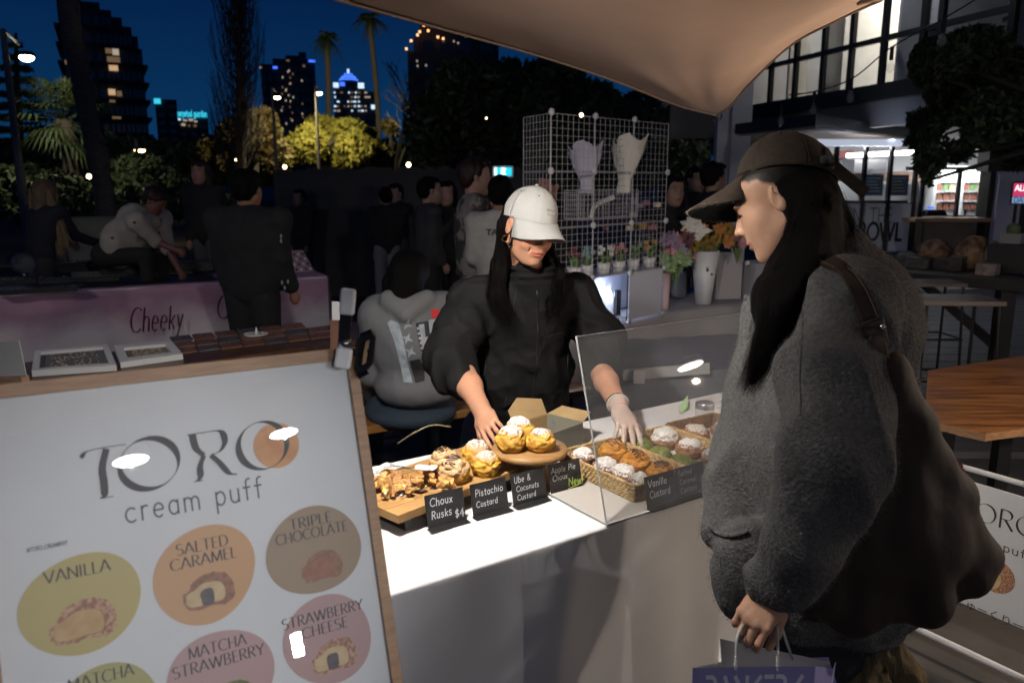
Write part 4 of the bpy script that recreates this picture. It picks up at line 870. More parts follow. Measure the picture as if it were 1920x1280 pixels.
vs = [cloth_pt(U0 + (U1 - U0) * i / nu, d) for d in ds for i in range(nu + 1)]; nd = len(ds)
fs = [(j * (nu + 1) + i, (j + 1) * (nu + 1) + i, (j + 1) * (nu + 1) + i + 1, j * (nu + 1) + i + 1) for j in range(nd - 1) for i in range(nu)]
tc = obj('tablecloth', MB().add(vs, fs), M_cloth, smooth=True, label='brightly lit white cloth draped over the pastry stall table', cat='tablecloth')
def endfn(u, v): 
    z = .75 - .73 * v; return S(U1 + .004 + .012 * v + .010 * v * math.sin(u * 11 + 1), u * VD, z)
obj('cloth_end', MB().grid(24, 14, endfn), M_cloth, tc, smooth=True)
def endfn2(u, v):
    z = .75 - .73 * v; return S(U0 - .004 - .012 * v - .010 * v * math.sin(u * 11 + 1), u * VD, z)
obj('cloth_end', MB().grid(24, 14, endfn2), M_cloth, tc, smooth=True)

# chalk price cards
M_card = mat('black_card', (.012, .013, .014), .45, c2=(.02, .02, .022), ns=20); M_chalk = mat('white_chalk', (.62, .65, .68), .8); M_chg = mat('green_chalk', (.50, .68, .12), .8)
def card(u, v, lines, label, w_=.110, h_=.084, z=.752, yaw=0, dim=1):
    ang = TH + math.radians(yaw); ax = V3(math.cos(ang), math.sin(ang), 0); bk = V3(-math.sin(ang), math.cos(ang), 0); up = (V3(0, 0, 1) + bk * .22).normalized(); nn = (-bk + V3(0, 0, .22)).normalized()
    o = S(u, v, z); t = thing('price_card', label, 'price card', o + ax * w_ / 2, 'black chalk cards in front of the pastries')
    R = Matrix((ax, up, nn)).transposed()
    obj('panel', MB().box(o + ax * w_ / 2 + up * h_ / 2, (w_, h_, .002), R), M_card, t, bevel=.0008)
    obj('foot', MB().box(o + ax * (w_ / 2 - .002) - bk * .012 + V3(0, 0, .001), (w_ + .002, .026, .002), Matrix((ax, bk, V3(0, 0, 1))).transposed()), M_card, t)
    for i, (txt, x, y, hh, c_) in enumerate(lines):
        lettering('writing', txt, hh, o + ax * x + up * y + nn * .0014, ax, up, nn, c_, t, thick=.13, jit=.045, track=.16, slant=.12, seed=i + len(label), xs=.92)
    return t
card(.222, .231, [('Choux', .012, .054, .019, M_chalk), ('Rusks', .012, .022, .019, M_chalk), ('$4', .078, .010, .021, M_chalk)], 'chalk card reading Choux Rusks $4')
card(.353, .231, [('Pistachio', .012, .050, .017, M_chalk), ('Custard', .012, .022, .015, M_chalk)], 'chalk card reading Pistachio Custard')
card(.478, .231, [('Ube &', .010, .060, .016, M_chalk), ('Coconuts', .014, .036, .014, M_chalk), ('Custard', .014, .013, .014, M_chalk)], 'chalk card reading Ube and Coconuts Custard')
cN = card(.606, .235, [('Apple Pie', .008, .058, .016, M_chalk), ('Choux', .010, .037, .015, M_chalk), ('New!', .062, .014, .020, M_chg)], 'chalk card reading Apple Pie Choux New')
ax = UX; up = (V3(0, 0, 1) + VX * .22).normalized(); nn = (-VX + V3(0, 0, .22)).normalized(); o = S(.606, .235, .752)
obj('underline', MB().add([o + ax * .058 + up * .005 + nn * .0014, o + ax * .108 + up * .012 + nn * .0014, o + ax * .108 + up * .0145 + nn * .0014, o + ax * .058 + up * .0075 + nn * .0014], [(0, 1, 2, 3)]), M_chg, cN)
M_chalkd = mat('faint_chalk', (.34, .36, .38), .8)
card(.752, .010, [('Vanilla', .010, .054, .018, M_chalk), ('Custard', .012, .026, .017, M_chalk)], 'chalk card reading Vanilla Custard behind the clear screen', z=.757)
card(.866, .012, [('Salted', .010, .060, .015, M_chalkd), ('Caramel', .012, .037, .014, M_chalkd), ('Custard', .012, .014, .014, M_chalkd)], 'chalk card reading Salted Caramel Custard', z=.757)
card(.984, .012, [('Matcha', .010, .050, .015, M_chalkd), ('Custard', .012, .022, .014, M_chalkd)], 'black chalk card partly hidden behind the customer', z=.757)

# serving board
M_board = mat('acacia_board', (.42, .22, .075), .45, c2=(.52, .31, .12), ns=5, stretch=(1, 9, 9), bump=.08, bs=60, contrast=(.3, .7))
br = math.radians(13.5); e1 = UX * math.cos(br) + VX * math.sin(br); e2 = -UX * math.sin(br) + VX * math.cos(br); RB = Matrix((e1, e2, V3(0, 0, 1))).transposed()
bo = S(.140, .228, 0); bw_, bd_ = .46, .25
sb = thing('serving_board', 'low wooden serving board on black metal legs at the left of the table', 'serving board', flat(bo + e1 * .2 + e2 * .12, .752))
def SBp(x, y, z): p = bo + e1 * x + e2 * y; return V3(p.x, p.y, z)
for k in range(5): obj('plank', MB().box(SBp(bw_ / 2, bd_ * (k + .5) / 5, .799), (bw_, bd_ / 5 - .0008, .022), RB), M_board if k % 2 else mat('acacia_light', (.50, .30, .12), .45, c2=(.42, .24, .09), ns=4, stretch=(1, 9, 9)), sb, bevel=.0012)
for x_ in (.045, bw_ - .07):
    pts = [SBp(x_, .02, .788), SBp(x_, .02, .755), SBp(x_, bd_ - .02, .755), SBp(x_, bd_ - .02, .788)]
    m = MB()
    for a_, b_ in zip(pts[:-1], pts[1:]): m.bar(a_, b_, .018, .004, e2 if abs((b_ - a_).z) > .01 else None)
    obj('leg', m, M_black, sb)

# cake stand
pcn = onz(993, 838, .862); cs = thing('cake_stand', 'round wooden pedestal stand holding three sugared puffs', 'cake stand', V3(pcn.x, pcn.y, .752))
M_aca = mat('acacia_round', (.30, .15, .055), .4, c2=(.42, .25, .10), ns=5, stretch=(2, 14, 2), contrast=(.3, .7))
obj('plate', MB().lathe([(.098, .842), (.106, .847), (.108, .855), (.105, .862), (.0001, .862)], (pcn.x, pcn.y, 0), 48), M_aca, cs, True)
obj('stem', MB().lathe([(.050, .753), (.046, .76), (.045, .842)], (pcn.x, pcn.y, 0), 24), mat('acacia_stem', (.30, .17, .07), .5, c2=(.45, .30, .14), ns=4, stretch=(26, 26, 1), contrast=(.4, .6)), cs, True)

# pastries
def puffmat(name, base, crust, topc, sug, zs, rough=.5):
    m = bpy.data.materials.new(name); m.use_nodes = True; N = m.node_tree.nodes; L = m.node_tree.links; p = N['Principled BSDF']
    p.inputs['Roughness'].default_value = rough; p.inputs['Subsurface Weight'].default_value = .05; p.inputs['Subsurface Scale'].default_value = .006; p.inputs['Subsurface Radius'].default_value = (1, .5, .2)
    co = N.new('ShaderNodeTexCoord'); sp = N.new('ShaderNodeSeparateXYZ'); L.new(co.outputs['Object'], sp.inputs[0])
    n1 = N.new('ShaderNodeTexNoise'); n1.inputs['Scale'].default_value = 55; n1.inputs['Detail'].default_value = 6; L.new(co.outputs['Object'], n1.inputs['Vector'])
    n2 = N.new('ShaderNodeTexNoise'); n2.inputs['Scale'].default_value = 160; n2.inputs['Detail'].default_value = 5; L.new(co.outputs['Object'], n2.inputs['Vector'])
    r1 = N.new('ShaderNodeValToRGB'); r1.color_ramp.elements[0].color = (*base, 1); r1.color_ramp.elements[1].color = (*crust, 1); r1.color_ramp.elements[0].position = .42; r1.color_ramp.elements[1].position = .62; L.new(n1.outputs[0], r1.inputs[0])
    def zmask(z0, w, nm, k):
        a = N.new('ShaderNodeMath'); a.operation = 'MULTIPLY_ADD'; a.inputs[1].default_value = k; L.new(nm, a.inputs[0]); L.new(sp.outputs[2], a.inputs[2])
        q = N.new('ShaderNodeMapRange'); q.inputs[1].default_value = z0; q.inputs[2].default_value = z0 + w; L.new(a.outputs[0], q.inputs[0]); return q.outputs[0]
    mx = N.new('ShaderNodeMix'); mx.data_type = 'RGBA'; L.new(zmask(zs, .006, n1.outputs[0], .02), mx.inputs[0]); L.new(r1.outputs[0], mx.inputs[6]); mx.inputs[7].default_value = (*topc, 1)
    last = mx.outputs[2]
    if sug:
        m2 = N.new('ShaderNodeMix'); m2.data_type = 'RGBA'; L.new(zmask(sug + .024, .008, n2.outputs[0], .055), m2.inputs[0]); L.new(last, m2.inputs[6]); m2.inputs[7].default_value = (.72, .69, .66, 1); last = m2.outputs[2]
    L.new(last, p.inputs['Base Color'])
    b = N.new('ShaderNodeBump'); b.inputs['Strength'].default_value = .9; b.inputs['Distance'].default_value = .004; L.new(n2.outputs[0], b.inputs['Height']); L.new(b.outputs[0], p.inputs['Normal'])
    return m
def puffmesh(R_, H_, seed, crackle=1, waist=.35):
    nu, nv = 84, 54; r = np.random.RandomState(seed); o = r.rand(3) * 20
    th = np.linspace(0, 2 * np.pi, nu, endpoint=False); ph = np.linspace(-np.pi / 2, np.pi / 2, nv); T, Pp = np.meshgrid(th, ph)
    x, y, z = np.cos(Pp) * np.cos(T), np.cos(Pp) * np.sin(T), np.sin(Pp)
    bul = 1 + .20 * fbm(x * 2.0 + o[0], y * 2.0 + o[1], z * 2.0 + o[2], 2)
    bul += .055 * (1 - np.abs(vnoise(x * 3.2 + o[1], y * 3.2, z * 3.2 + o[0])) * 2) * crackle + .045 * fbm(x * 9, y * 9 + o[0], z * 9, 3)
    ledge = np.exp(-((z - waist + .22 * vnoise(np.cos(T) * 2 + o[0], np.sin(T) * 2, 0 * T)) / .10) ** 2)
    bul -= .11 * ledge; bul *= np.where(z < waist, 1.0, .95)
    crk = np.clip(vnoise(x * 9 + o[2], y * 9, z * 9) * 3, 0, 1) * np.clip((z - waist) * 4, 0, 1); bul -= .055 * crk * crackle
    P = np.stack([x * R_ * bul, y * R_ * bul, np.maximum(z, -.72) * H_ * .55 * bul + H_ * .40], 2).reshape(-1, 3); P[:, 2] = np.maximum(P[:, 2], 0)
    i, j = np.meshgrid(np.arange(nu), np.arange(nv - 1)); a = j * nu + i; b = j * nu + (i + 1) % nu
    return npmesh('puff', P, np.stack([a, b, b + nu, a + nu], 2).reshape(-1, 4))
M_pa = puffmat('sugared_golden_puff', (.72, .43, .07), (.50, .22, .035), (.42, .20, .08), .054, .060)
M_pb = puffmat('pistachio_puff', (.68, .38, .055), (.48, .22, .035), (.66, .42, .22), None, .036)
M_pc = puffmat('coconut_puff', (.72, .42, .06), (.52, .25, .035), (.60, .38, .2), .060, .056)
M_pd = puffmat('cocoa_puff', (.24, .11, .06), (.16, .07, .04), (.20, .11, .10), .036, .044)
M_pe = puffmat('orange_puff', (.55, .25, .03), (.45, .17, .02), (.52, .25, .04), None, .09)
M_pf = puffmat('matcha_puff', (.14, .16, .03), (.09, .11, .02), (.17, .19, .04), None, .03)
M_pg = puffmat('brown_puff', (.38, .19, .09), (.26, .12, .05), (.36, .20, .12), .038, .046)
M_dz = mat('chocolate_drizzle', (.05, .018, .008), .3, coat=.3); M_wz = mat('white_icing', (.75, .70, .62), .45)
def drizzle(t, R_, H_, ma_, seed, n=7, top=.72, mesh=None):
    """a zigzag line of icing laid on the top of the pastry"""
    from mathutils.bvhtree import BVHTree
    bv = BVHTree.FromPolygons([v.co for v in mesh.vertices], [tuple(p.vertices) for p in mesh.polygons]); r = random.Random(seed); a0 = r.uniform(0, 3); pts = []
    for k in range(n * 2):
        x = (-1 + 2 * (k // 2 * 2 + (k % 2) * .6) / (n * 2)) * R_ * top; y = (1 if (k // 1) % 2 else -1) * R_ * top * r.uniform(.45, .8) * math.sqrt(max(.1, 1 - (x / R_) ** 2))
        pts.append(V3(x * math.cos(a0) - y * math.sin(a0), x * math.sin(a0) + y * math.cos(a0), 0))
    out = []
    for p in cr(pts, 7):
        h = bv.ray_cast(V3(p.x, p.y, .3), V3(0, 0, -1))
        if h[0]: out.append(h[0] + V3(0, 0, .0006))
    obj('drizzle', MB().tube(out, .0016, 5), ma_, t, True, loc=(0, 0, 0))
pcount = [0]
def puff(px, py, z, R_, H_, ma_, label, dz=None, group=None, seed=None, zc=None, name='cream_puff', tilt=None):
    """px,py: where the middle of the pastry's foot shows; z: the surface it stands on"""
    pcount[0] += 1; sd_ = seed or pcount[0] * 3; m = puffmesh(R_, H_, sd_); m.materials.append(ma_)
    o = bpy.data.objects.new(name, None); C.objects.link(o); o.location = onz(px, py, z); o['label'] = label; o['category'] = 'cream puff'
    if group: o['group'] = group
    obj('pastry', m, None, o, loc=(0, 0, 0))
    if dz: drizzle(o, R_, H_, dz, sd_, mesh=m)
    o.rotation_euler = (tilt or (rng.uniform(-.08, .08), rng.uniform(-.08, .08), rng.uniform(0, 6)))
    return o
g1 = 'cream puffs on the serving board'; g2 = 'sugared puffs on the cake stand'; g3 = 'pastries in the straw baskets'
puff(833, 883, .811, .040, .074, M_pb, 'golden puff with dark drizzle, rear left on the serving board', M_dz, g1)
puff(853, 902, .811, .040, .076, M_pb, 'golden puff with dark zigzag drizzle, front left on the serving board', M_dz, g1)
puff(892, 866, .811, .041, .070, M_pc, 'golden puff with white icing, rear right on the board beside the hand', M_wz, g1)
puff(909, 888, .811, .040, .070, M_pc, 'golden puff with white icing, front right on the serving board', M_wz, g1)
puff(975, 825, .863, .043, .075, M_pa, 'sugar dusted puff at the back of the cake stand', None, g2, 41)
puff(957, 843, .863, .043, .074, M_pa, 'sugar dusted golden puff at the left front of the cake stand', None, g2, 44)
puff(1015, 843, .863, .040, .068, M_pa, 'sugar dusted golden puff at the right of the cake stand', None, g2, 47)
# clear screen
M_acr = glassy('clear_acrylic', .06, rough=.015, hz=.55); M_edge = mat('acrylic_edge', (.40, .42, .42), .3)
gs = thing('sneeze_guard', 'leaning clear acrylic screen with base plate in front of the baskets', 'display screen', S(1.1, .2, .752))
gl, gr_ = .605, 1.62
def GP(u, k, off=0): q = V3(0, 0, .458) + VX * .134; nq = (-VX * .458 + V3(0, 0, .134)).normalized(); return S(u, 0, .756) + q * k + nq * off
obj('front_sheet', MB().add([GP(gl, 0), GP(gr_, 0), GP(gr_, 1), GP(gl, 1), GP(gl, 0, -.004), GP(gr_, 0, -.004), GP(gr_, 1, -.004), GP(gl, 1, -.004)], [(0, 1, 2, 3), (7, 6, 5, 4)]), M_acr, gs)
obj('side_edge', MB().bar(GP(gl, 0, -.002), GP(gl, 1, -.002), .0035, .003, VX), M_edge, gs); obj('top_edge', MB().bar(GP(gl, 1, -.002), GP(gr_, 1, -.002), .0035, .0015), mat('acrylic_edge_dim', (.22, .22, .23), .3), gs)
obj('base_plate', MB().box(S((gl + gr_) / 2, .215, .7545), (gr_ - gl, .43, .004), RS), mat('base_plate', (.55, .52, .49), .18, spec=.5), gs)
obj('bottom_edge', MB().bar(S(gl, -.001, .7545), S(gr_, -.001, .7545), .003, .005), M_edge, gs); obj('bottom_edge', MB().bar(S(gl - .001, 0, .7545), S(gl - .001, .43, .7545), .003, .005), M_edge, gs)
# straw baskets
M_straw = mat('straw', (.62, .44, .20), .7, c2=(.42, .27, .11), ns=90, bump=.7, bs=150)
def basket(u0, v0, u1, v1, label, seed, ma_=None):
    t = thing('straw_basket', label, 'basket', S((u0 + u1) / 2, (v0 + v1) / 2, .757), 'straw baskets of pastries behind the clear screen'); r = random.Random(seed)
    obj('base', MB().box(S((u0 + u1) / 2, (v0 + v1) / 2, .760), (u1 - u0 - .004, v1 - v0 - .004, .004), RS), ma_ or M_straw, t)
    for k in range(7):
        z = .763 + k * .0072; f = k * .0011; pts = []; cor = [(u0 - f, v0 - f), (u1 + f, v0 - f), (u1 + f, v1 + f), (u0 - f, v1 + f)]
        for i in range(4):
            a_, b_ = cor[i], cor[(i + 1) % 4]; L = math.hypot(b_[0] - a_[0], b_[1] - a_[1]); n = int(L / .008)
            for j in range(n):
                q = .02 + .96 * j / n; w_ = .0013 * (1 if (j + k) % 2 else -1); nx = (b_[1] - a_[1]) / L; ny = -(b_[0] - a_[0]) / L
                pts.append(S(a_[0] + (b_[0] - a_[0]) * q + nx * w_, a_[1] + (b_[1] - a_[1]) * q + ny * w_, z + r.uniform(-.0008, .0008)))
        pts.append(pts[0]); obj('woven_row', MB().tube(pts, .0046 if k < 6 else .0052, 6, False), ma_ or M_straw, t, True)
    obj('liner', MB().box(S((u0 + u1) / 2, (v0 + v1) / 2, .764), (u1 - u0 - .02, v1 - v0 - .02, .001), RS), mat('baking_paper', (.65, .62, .57), .8), t)
    return t
basket(.752, .062, .955, .385, 'first straw basket behind the clear screen with cocoa and orange puffs', 1)
basket(.975, .062, 1.19, .385, 'second straw basket with matcha and sugared puffs', 2)
basket(1.21, .066, 1.43, .40, 'third straw basket partly hidden behind the customer', 3, mat('dark_straw', (.30, .17, .08), .7, c2=(.2, .11, .05), ns=90, bump=.7, bs=150))
def pb(u, v, ma_, label, R_=.038, H_=.062, dz=None):
    pcount[0] += 1; sd_ = pcount[0] * 5; m = puffmesh(R_, H_, sd_); m.materials.append(ma_)
    o = bpy.data.objects.new('cream_puff', None); C.objects.link(o); o.location = S(u, v, .766); o['label'] = label; o['category'] = 'cream puff'; o['group'] = g3
    obj('pastry', m, None, o, loc=(0, 0, 0))
    if dz: drizzle(o, R_, H_, dz, sd_, 6, .75, m)
    o.rotation_euler = (rng.uniform(-.1, .1), rng.uniform(-.1, .1), rng.uniform(0, 6))
pb(.800, .335, M_pd, 'cocoa puff heavily dusted with sugar, back left of the first basket')
pb(.798, .235, M_pd, 'cocoa puff dusted with sugar, second along the left side of the first basket')
pb(.797, .155, M_pd, 'cocoa puff capped with sugar, third along the left side of the first basket', .036, .066)
pb(.797, .092, M_pd, 'cocoa puff at the front left corner of the first basket', .030)
pb(.905, .325, M_pe, 'orange puff with chocolate stripes under the gloved hand', .043, .072, M_dz)
pb(.900, .220, M_pe, 'orange puff with chocolate stripes in the middle of the first basket', .042, .068, M_dz)
pb(.905, .120, M_pe, 'orange puff with chocolate stripes nearest the cards in the first basket', .041, .062, M_dz)
pb(1.02, .33, M_pf, 'green matcha puff at the back of the second basket'); pb(1.018, .24, M_pf, 'green matcha puff in the middle of the second basket', .040, .05); pb(1.02, .15, M_pf, 'green matcha puff near the front of the second basket', .040, .05); pb(1.02, .098, M_pf, 'flat green matcha puff behind the salted caramel card', .034, .045)
pb(1.125, .325, M_pg, 'brown puff thickly dusted with sugar at the back of the second basket', .044, .072); pb(1.125, .22, M_pg, 'cracked brown puff in the middle of the second basket', .044, .06); pb(1.13, .12, M_pg, 'pale brown puff beside the customer sleeve', .042, .06)
pb(1.27, .33, M_pg, 'glazed brown bun at the back of the third basket', .045, .05, M_wz); pb(1.28, .22, M_pg, 'brown bun in the third basket by the customer', .045, .05, M_wz); pb(1.37, .30, M_pg, 'brown bun at the far side of the third basket', .045, .05)

# packets of rusks
M_rusk = puffmat('rusk_crust_', (.62, .36, .10), (.44, .20, .045), (.5, .25, .08), None, .5); M_film = glassy('clear_film', .0, rough=.10, ior=1.4)
M_rusk2 = mat('rusk_pale', (.76, .48, .16), .7, c2=(.60, .32, .08), ns=50, bump=.6, bs=150)
M_stk = mat('white_sticker', (.80, .80, .79), .5)
def packet(cx, cy, ang, L_, W_, label, seed, stk):
    t = thing('rusk_packet', label, 'packet', SBp(cx, cy, .811), 'clear packets of golden rusks'); r = random.Random(seed)
    def loc(x, y, z): p = SBp(cx + x * math.cos(ang) - y * math.sin(ang), cy + x * math.sin(ang) + y * math.cos(ang), .811 + z); return p
    for k in range(34):
        x, y = r.uniform(-.42, .42) * L_, r.uniform(-.38, .38) * W_; z = .010 + r.random() * .026 * (1 - abs(2 * x / L_)) + r.random() * .008
        R = Matrix.Rotation(r.uniform(0, 6), 3, 'X') @ Matrix.Rotation(r.uniform(0, 6), 3, 'Y'); m = MB(); s_ = (r.uniform(.016, .030), r.uniform(.013, .022), r.uniform(.010, .016)); m.box((0, 0, 0), s_, R, r.uniform(.5, 1))
        m.v = [tuple(Vector(v) + V3(r.uniform(-.003, .003), r.uniform(-.003, .003), r.uniform(-.003, .003))) for v in m.v]
        me = m.mesh('rusk'); me.transform(Matrix.Translation(loc(x, y, z))); obj('rusk', me, M_rusk if k % 3 else M_rusk2, t, bevel=.0015)
    def ff(u, v):
        x = (u - .5) * L_ * 1.1; y = (v - .5) * W_ * 1.1; e = max(0, (1 - (2 * u - 1) ** 4) * (1 - (2 * v - 1) ** 4))
        return loc(x, y, .004 + .046 * e ** .6 + .006 * float(mnoise.noise(V3(u * 7 + seed, v * 9, 0))) * e + .004 * abs(float(mnoise.noise(V3(u * 16, v * 14, seed)))))
    obj('film', MB().grid(36, 28, ff), M_film, t, True)
    for (u, v, rx, ry) in stk:
        def sf(a, b): p = ff(u + (a - .5) * rx, v + (b - .5) * ry); return p
        m = MB(); n = 28; c_ = ff(u, v); nrm = (ff(u + .05, v) - c_).cross(ff(u, v + .05) - c_).normalized()
        ring = [ff(u + rx * math.cos(k * 6.2832 / n), v + ry * math.sin(k * 6.2832 / n)) + nrm * .0015 for k in range(n)]
        m.add([c_ + nrm * .0015] + ring, [(0, k + 1, (k + 1) % n + 1) for k in range(n)]); so = obj('sticker', m, M_stk, t)
    return t
packet(.085, .150, .15, .16, .15, 'clear packet of golden rusks with an oval white sticker, at the back', 3, [(.62, .72, .17, .10)])
packet(.155, .085, -.55, .18, .13, 'clear packet of golden rusks with a round white sticker, in front', 5, [(.56, .62, .15, .19)])

# open cardboard box behind the stand
bx = onz(1062, 846, .752); cbx = thing('cardboard_box', 'open blue and kraft cardboard box behind the cake stand', 'box', bx)
M_kraft = mat('kraft_board', (.48, .34, .17), .8, c2=(.42, .29, .14), ns=12); M_bbox = mat('blue_board', (.20, .20, .17), .6, c2=(.06, .16, .26), ns=5, contrast=(.5, .56))
ra = TH + .25; xa, ya = V3(math.cos(ra), math.sin(ra), 0), V3(-math.sin(ra), math.cos(ra), 0); RX = Matrix((xa, ya, V3(0, 0, 1))).transposed()
bc = bx + xa * .0 + ya * .075
obj('base', MB().box(bc + V3(0, 0, .002), (.17, .15, .003), RX), M_kraft, cbx)
for sx, sy, wx, wy in ((0, -.075, .17, .003), (0, .075, .17, .003), (-.085, 0, .003, .15), (.085, 0, .003, .15)): obj('side', MB().box(bc + xa * sx + ya * sy + V3(0, 0, .04), (wx, wy, .075), RX), M_bbox if sy < 0 or sx > 0 else M_kraft, cbx)
obj('flap', MB().add([bc - xa * .085 + ya * .077 + V3(0, 0, .078), bc + xa * .085 + ya * .077 + V3(0, 0, .078), bc + xa * .085 + ya * .10 + V3(0, 0, .125), bc - xa * .03 + ya * .11 + V3(0, 0, .150), bc - xa * .085 + ya * .10 + V3(0, 0, .12)], [(0, 1, 2, 3, 4)]), M_kraft, cbx)
obj('flap', MB().add([bc - xa * .087 - ya * .075 + V3(0, 0, .078), bc - xa * .087 + ya * .075 + V3(0, 0, .078), bc - xa * .14 + ya * .07 + V3(0, 0, .10), bc - xa * .14 - ya * .07 + V3(0, 0, .10)], [(0, 1, 2, 3)]), M_kraft, cbx)
obj('flap', MB().add([bc + xa * .087 - ya * .075 + V3(0, 0, .078), bc + xa * .087 + ya * .075 + V3(0, 0, .078), bc + xa * .15 + ya * .06 + V3(0, 0, .095), bc + xa * .15 - ya * .06 + V3(0, 0, .095)], [(3, 2, 1, 0)]), M_kraft, cbx)
# jar with metal lid behind the third basket
jp = onz(1320, 792, .752); jr = thing('glass_jar', 'small clear jar with a silver screw lid behind the baskets', 'jar', jp)
obj('glass', MB().lathe([(.030, 0), (.034, .004), (.034, .05), (.029, .06)], jp, 24), glassy('jar_glass', .1, hz=.6), jr, True)
obj('lid', MB().lathe([(.033, .055), (.034, .058), (.0325, .061), (.034, .064), (.0325, .067), (.034, .072), (.031, .076), (.0001, .077)], jp, 28), mat('tin', (.6, .6, .6), .35, .8), jr, True)
gp_ = onz(1275, 776, .80); t = thing('leaf_sprig', 'pale green leaf lying behind the second basket', 'leaf', V3(gp_.x, gp_.y, .752))
for k, (w_, a0_) in enumerate(((.02, 0), (.018, .5), (.016, -.45))):
    dd = (VX * .4 + UX * math.cos(a0_) + V3(0, 0, .25 + .2 * k)).normalized(); ss = dd.cross(V3(0, 0, 1)).normalized()
    obj('leaf', MB().add([gp_, gp_ + dd * .04 + ss * w_, gp_ + dd * .085 + V3(0, 0, .005), gp_ + dd * .04 - ss * w_], [(0, 1, 2), (0, 2, 3)]), mat('pale_leaf', (.35, .5, .28), .5), t)
# ================================================================= flower stall
M_wire = mat('white_wire', (.33, .33, .36), .4); M_conn = mat('white_connector', (.55, .55, .58), .4)
ft_a = onz(1132, 606, .75); ya2 = math.radians(38); fx, fy = V3(math.cos(ya2), math.sin(ya2), 0), V3(-math.sin(ya2), math.cos(ya2), 0); RF = Matrix.Rotation(ya2, 3, 'Z')
M_ccl = mat('grey_cloth', (.36, .355, .36), .9, c2=(.32, .315, .32), ns=3, bump=.2, bs=60)
ftc = ft_a + fx * 1.3 + fy * .4
t = thing('flower_table', 'table under a pale cloth at the flower stall behind the vendor', 'table', flat(ftc, 0))
obj('table_top', MB().box(ftc + V3(0, 0, -.02), (3.24, .76, .03), RF), M_white_pl, t)
def fcl(u, v):
    L_ = 3.3; x = -.35 + L_ * u; d = v * 1.5
    if d < .8: y = .8 - d; z = .752; off = 0
    else: y = 0; z = .752 - (d - .8); off = .02 + .03 * math.sin(x * 5 + 1) * min(1, (d - .8) * 3) + .012 * float(mnoise.noise(V3(x * 6, d * 3, 0)))
    return ft_a + fx * x + fy * (y - off) + V3(0, 0, max(.01, z) - .75)
obj('tablecloth', MB().grid(70, 40, fcl), M_ccl, smooth=True, label='pale grey cloth hanging over the flower stall table', cat='tablecloth')
B_ = onz(1241, 588, .757); mR = ray(1252, 231); mL = ray(1033, 210); zR = CAMH + B_.y * mR.z / mR.y; YL = (zR - CAMH) / (mL.z / mL.y); Lc = spot(1033, 210, YL); Lb = V3(Lc.x, Lc.y, .757)
rx_ = (B_ - Lb); rx_.z = 0; RL = rx_.length; rx_ /= RL; ry_ = V3(-rx_.y, rx_.x, 0)
side_d = .34; ry_ = min((V3(math.cos(q), math.sin(q), 0) for q in [math.radians(90 + k) for k in range(70)]), key=lambda w_: abs(960 + FPX * (Lb.x + w_.x * side_d) / (Lb.y + w_.y * side_d) * 1.0 - 980))
cw = RL / 3; chh = (zR - .757) / 4
print('rack', RL, side_d, zR, cw, chh)
rack = thing('wire_cube_rack', 'tall white wire cube rack with round connectors on the flower stall', 'rack', Lb)
def wirepanel(o, a, b, na, nb, r=.0015):
    mb = MB()
    for i in range(na + 1):
        rr = r * (1.7 if i in (0, na) else 1); p = o + a * (i / na); mb.tube([p, p + b], rr, 4, False)
    for i in range(nb + 1):
        rr = r * (1.7 if i in (0, nb) else 1); p = o + b * (i / nb); mb.tube([p, p + a], rr, 4, False)
    return mb
Lb = Lb + V3(0, 0, 0)
for r_ in range(4):
    for c_ in range(3):
        o = Lb + rx_ * (cw * c_ + .004) + V3(0, 0, chh * r_)
        if not (r_ == 0): obj('wire_panel', wirepanel(o, rx_ * (cw - .008), V3(0, 0, chh - .006), 8, 8), M_wire, rack)
    obj('wire_panel', wirepanel(Lb + V3(0, 0, chh * r_) + ry_ * .004, ry_ * (side_d - .008), V3(0, 0, chh - .006), 8, 8), M_wire, rack)
    obj('wire_panel', wirepanel(Lb + rx_ * RL + V3(0, 0, chh * r_) + ry_ * .004, ry_ * (side_d - .008), V3(0, 0, chh - .006), 8, 8), M_wire, rack) if r_ in (0, 1) else None
M_cn2 = M_conn
cm = MB().lathe([(.0001, -.008), (.017, -.008), (.019, 0), (.017, .008), (.0001, .008)], (0, 0, 0), 16, Matrix.Rotation(math.pi / 2, 3, 'X')).mesh('connector', True)
for r_ in range(5):
    for c_ in range(4):
        if c_ == 3 and r_ == 4: continue
        o = obj('connector', cm, M_conn, rack, loc=(Lb + rx_ * cw * c_ + V3(0, 0, chh * r_) - ry_ * .006) - wloc(rack)); o.rotation_euler = (0, 0, math.atan2(rx_.y, rx_.x))
M_sheet = mat('frosted_panel', (.55, .57, .66), .4)
obj('panel', MB().box(Lb + rx_ * cw * 2.5 + V3(0, 0, chh * .5) + ry_ * .01, (cw - .01, .004, chh - .01), Matrix((rx_, ry_, V3(0, 0, 1))).transposed()), M_sheet, rack)
obj('panel', MB().box(Lb + rx_ * RL * .5 + V3(0, 0, chh * .5) + ry_ * side_d, (RL - .01, .004, chh - .01), Matrix((rx_, ry_, V3(0, 0, 1))).transposed()), M_sheet, rack)
obj('shelf', MB().box(Lb + rx_ * RL * .5 + ry_ * side_d * .5 + V3(0, 0, chh - .002), (RL, side_d, .005), Matrix((rx_, ry_, V3(0, 0, 1))).transposed()), M_sheet, rack)
for k in (1.05, 1.95): obj('upright', MB().tube([Lb + rx_ * cw * k, Lb + rx_ * cw * k + V3(0, 0, chh)], .004), M_gun, rack)
def RK(c_, d_, r_): return Lb + rx_ * cw * c_ + ry_ * side_d * d_ + V3(0, 0, chh * r_)
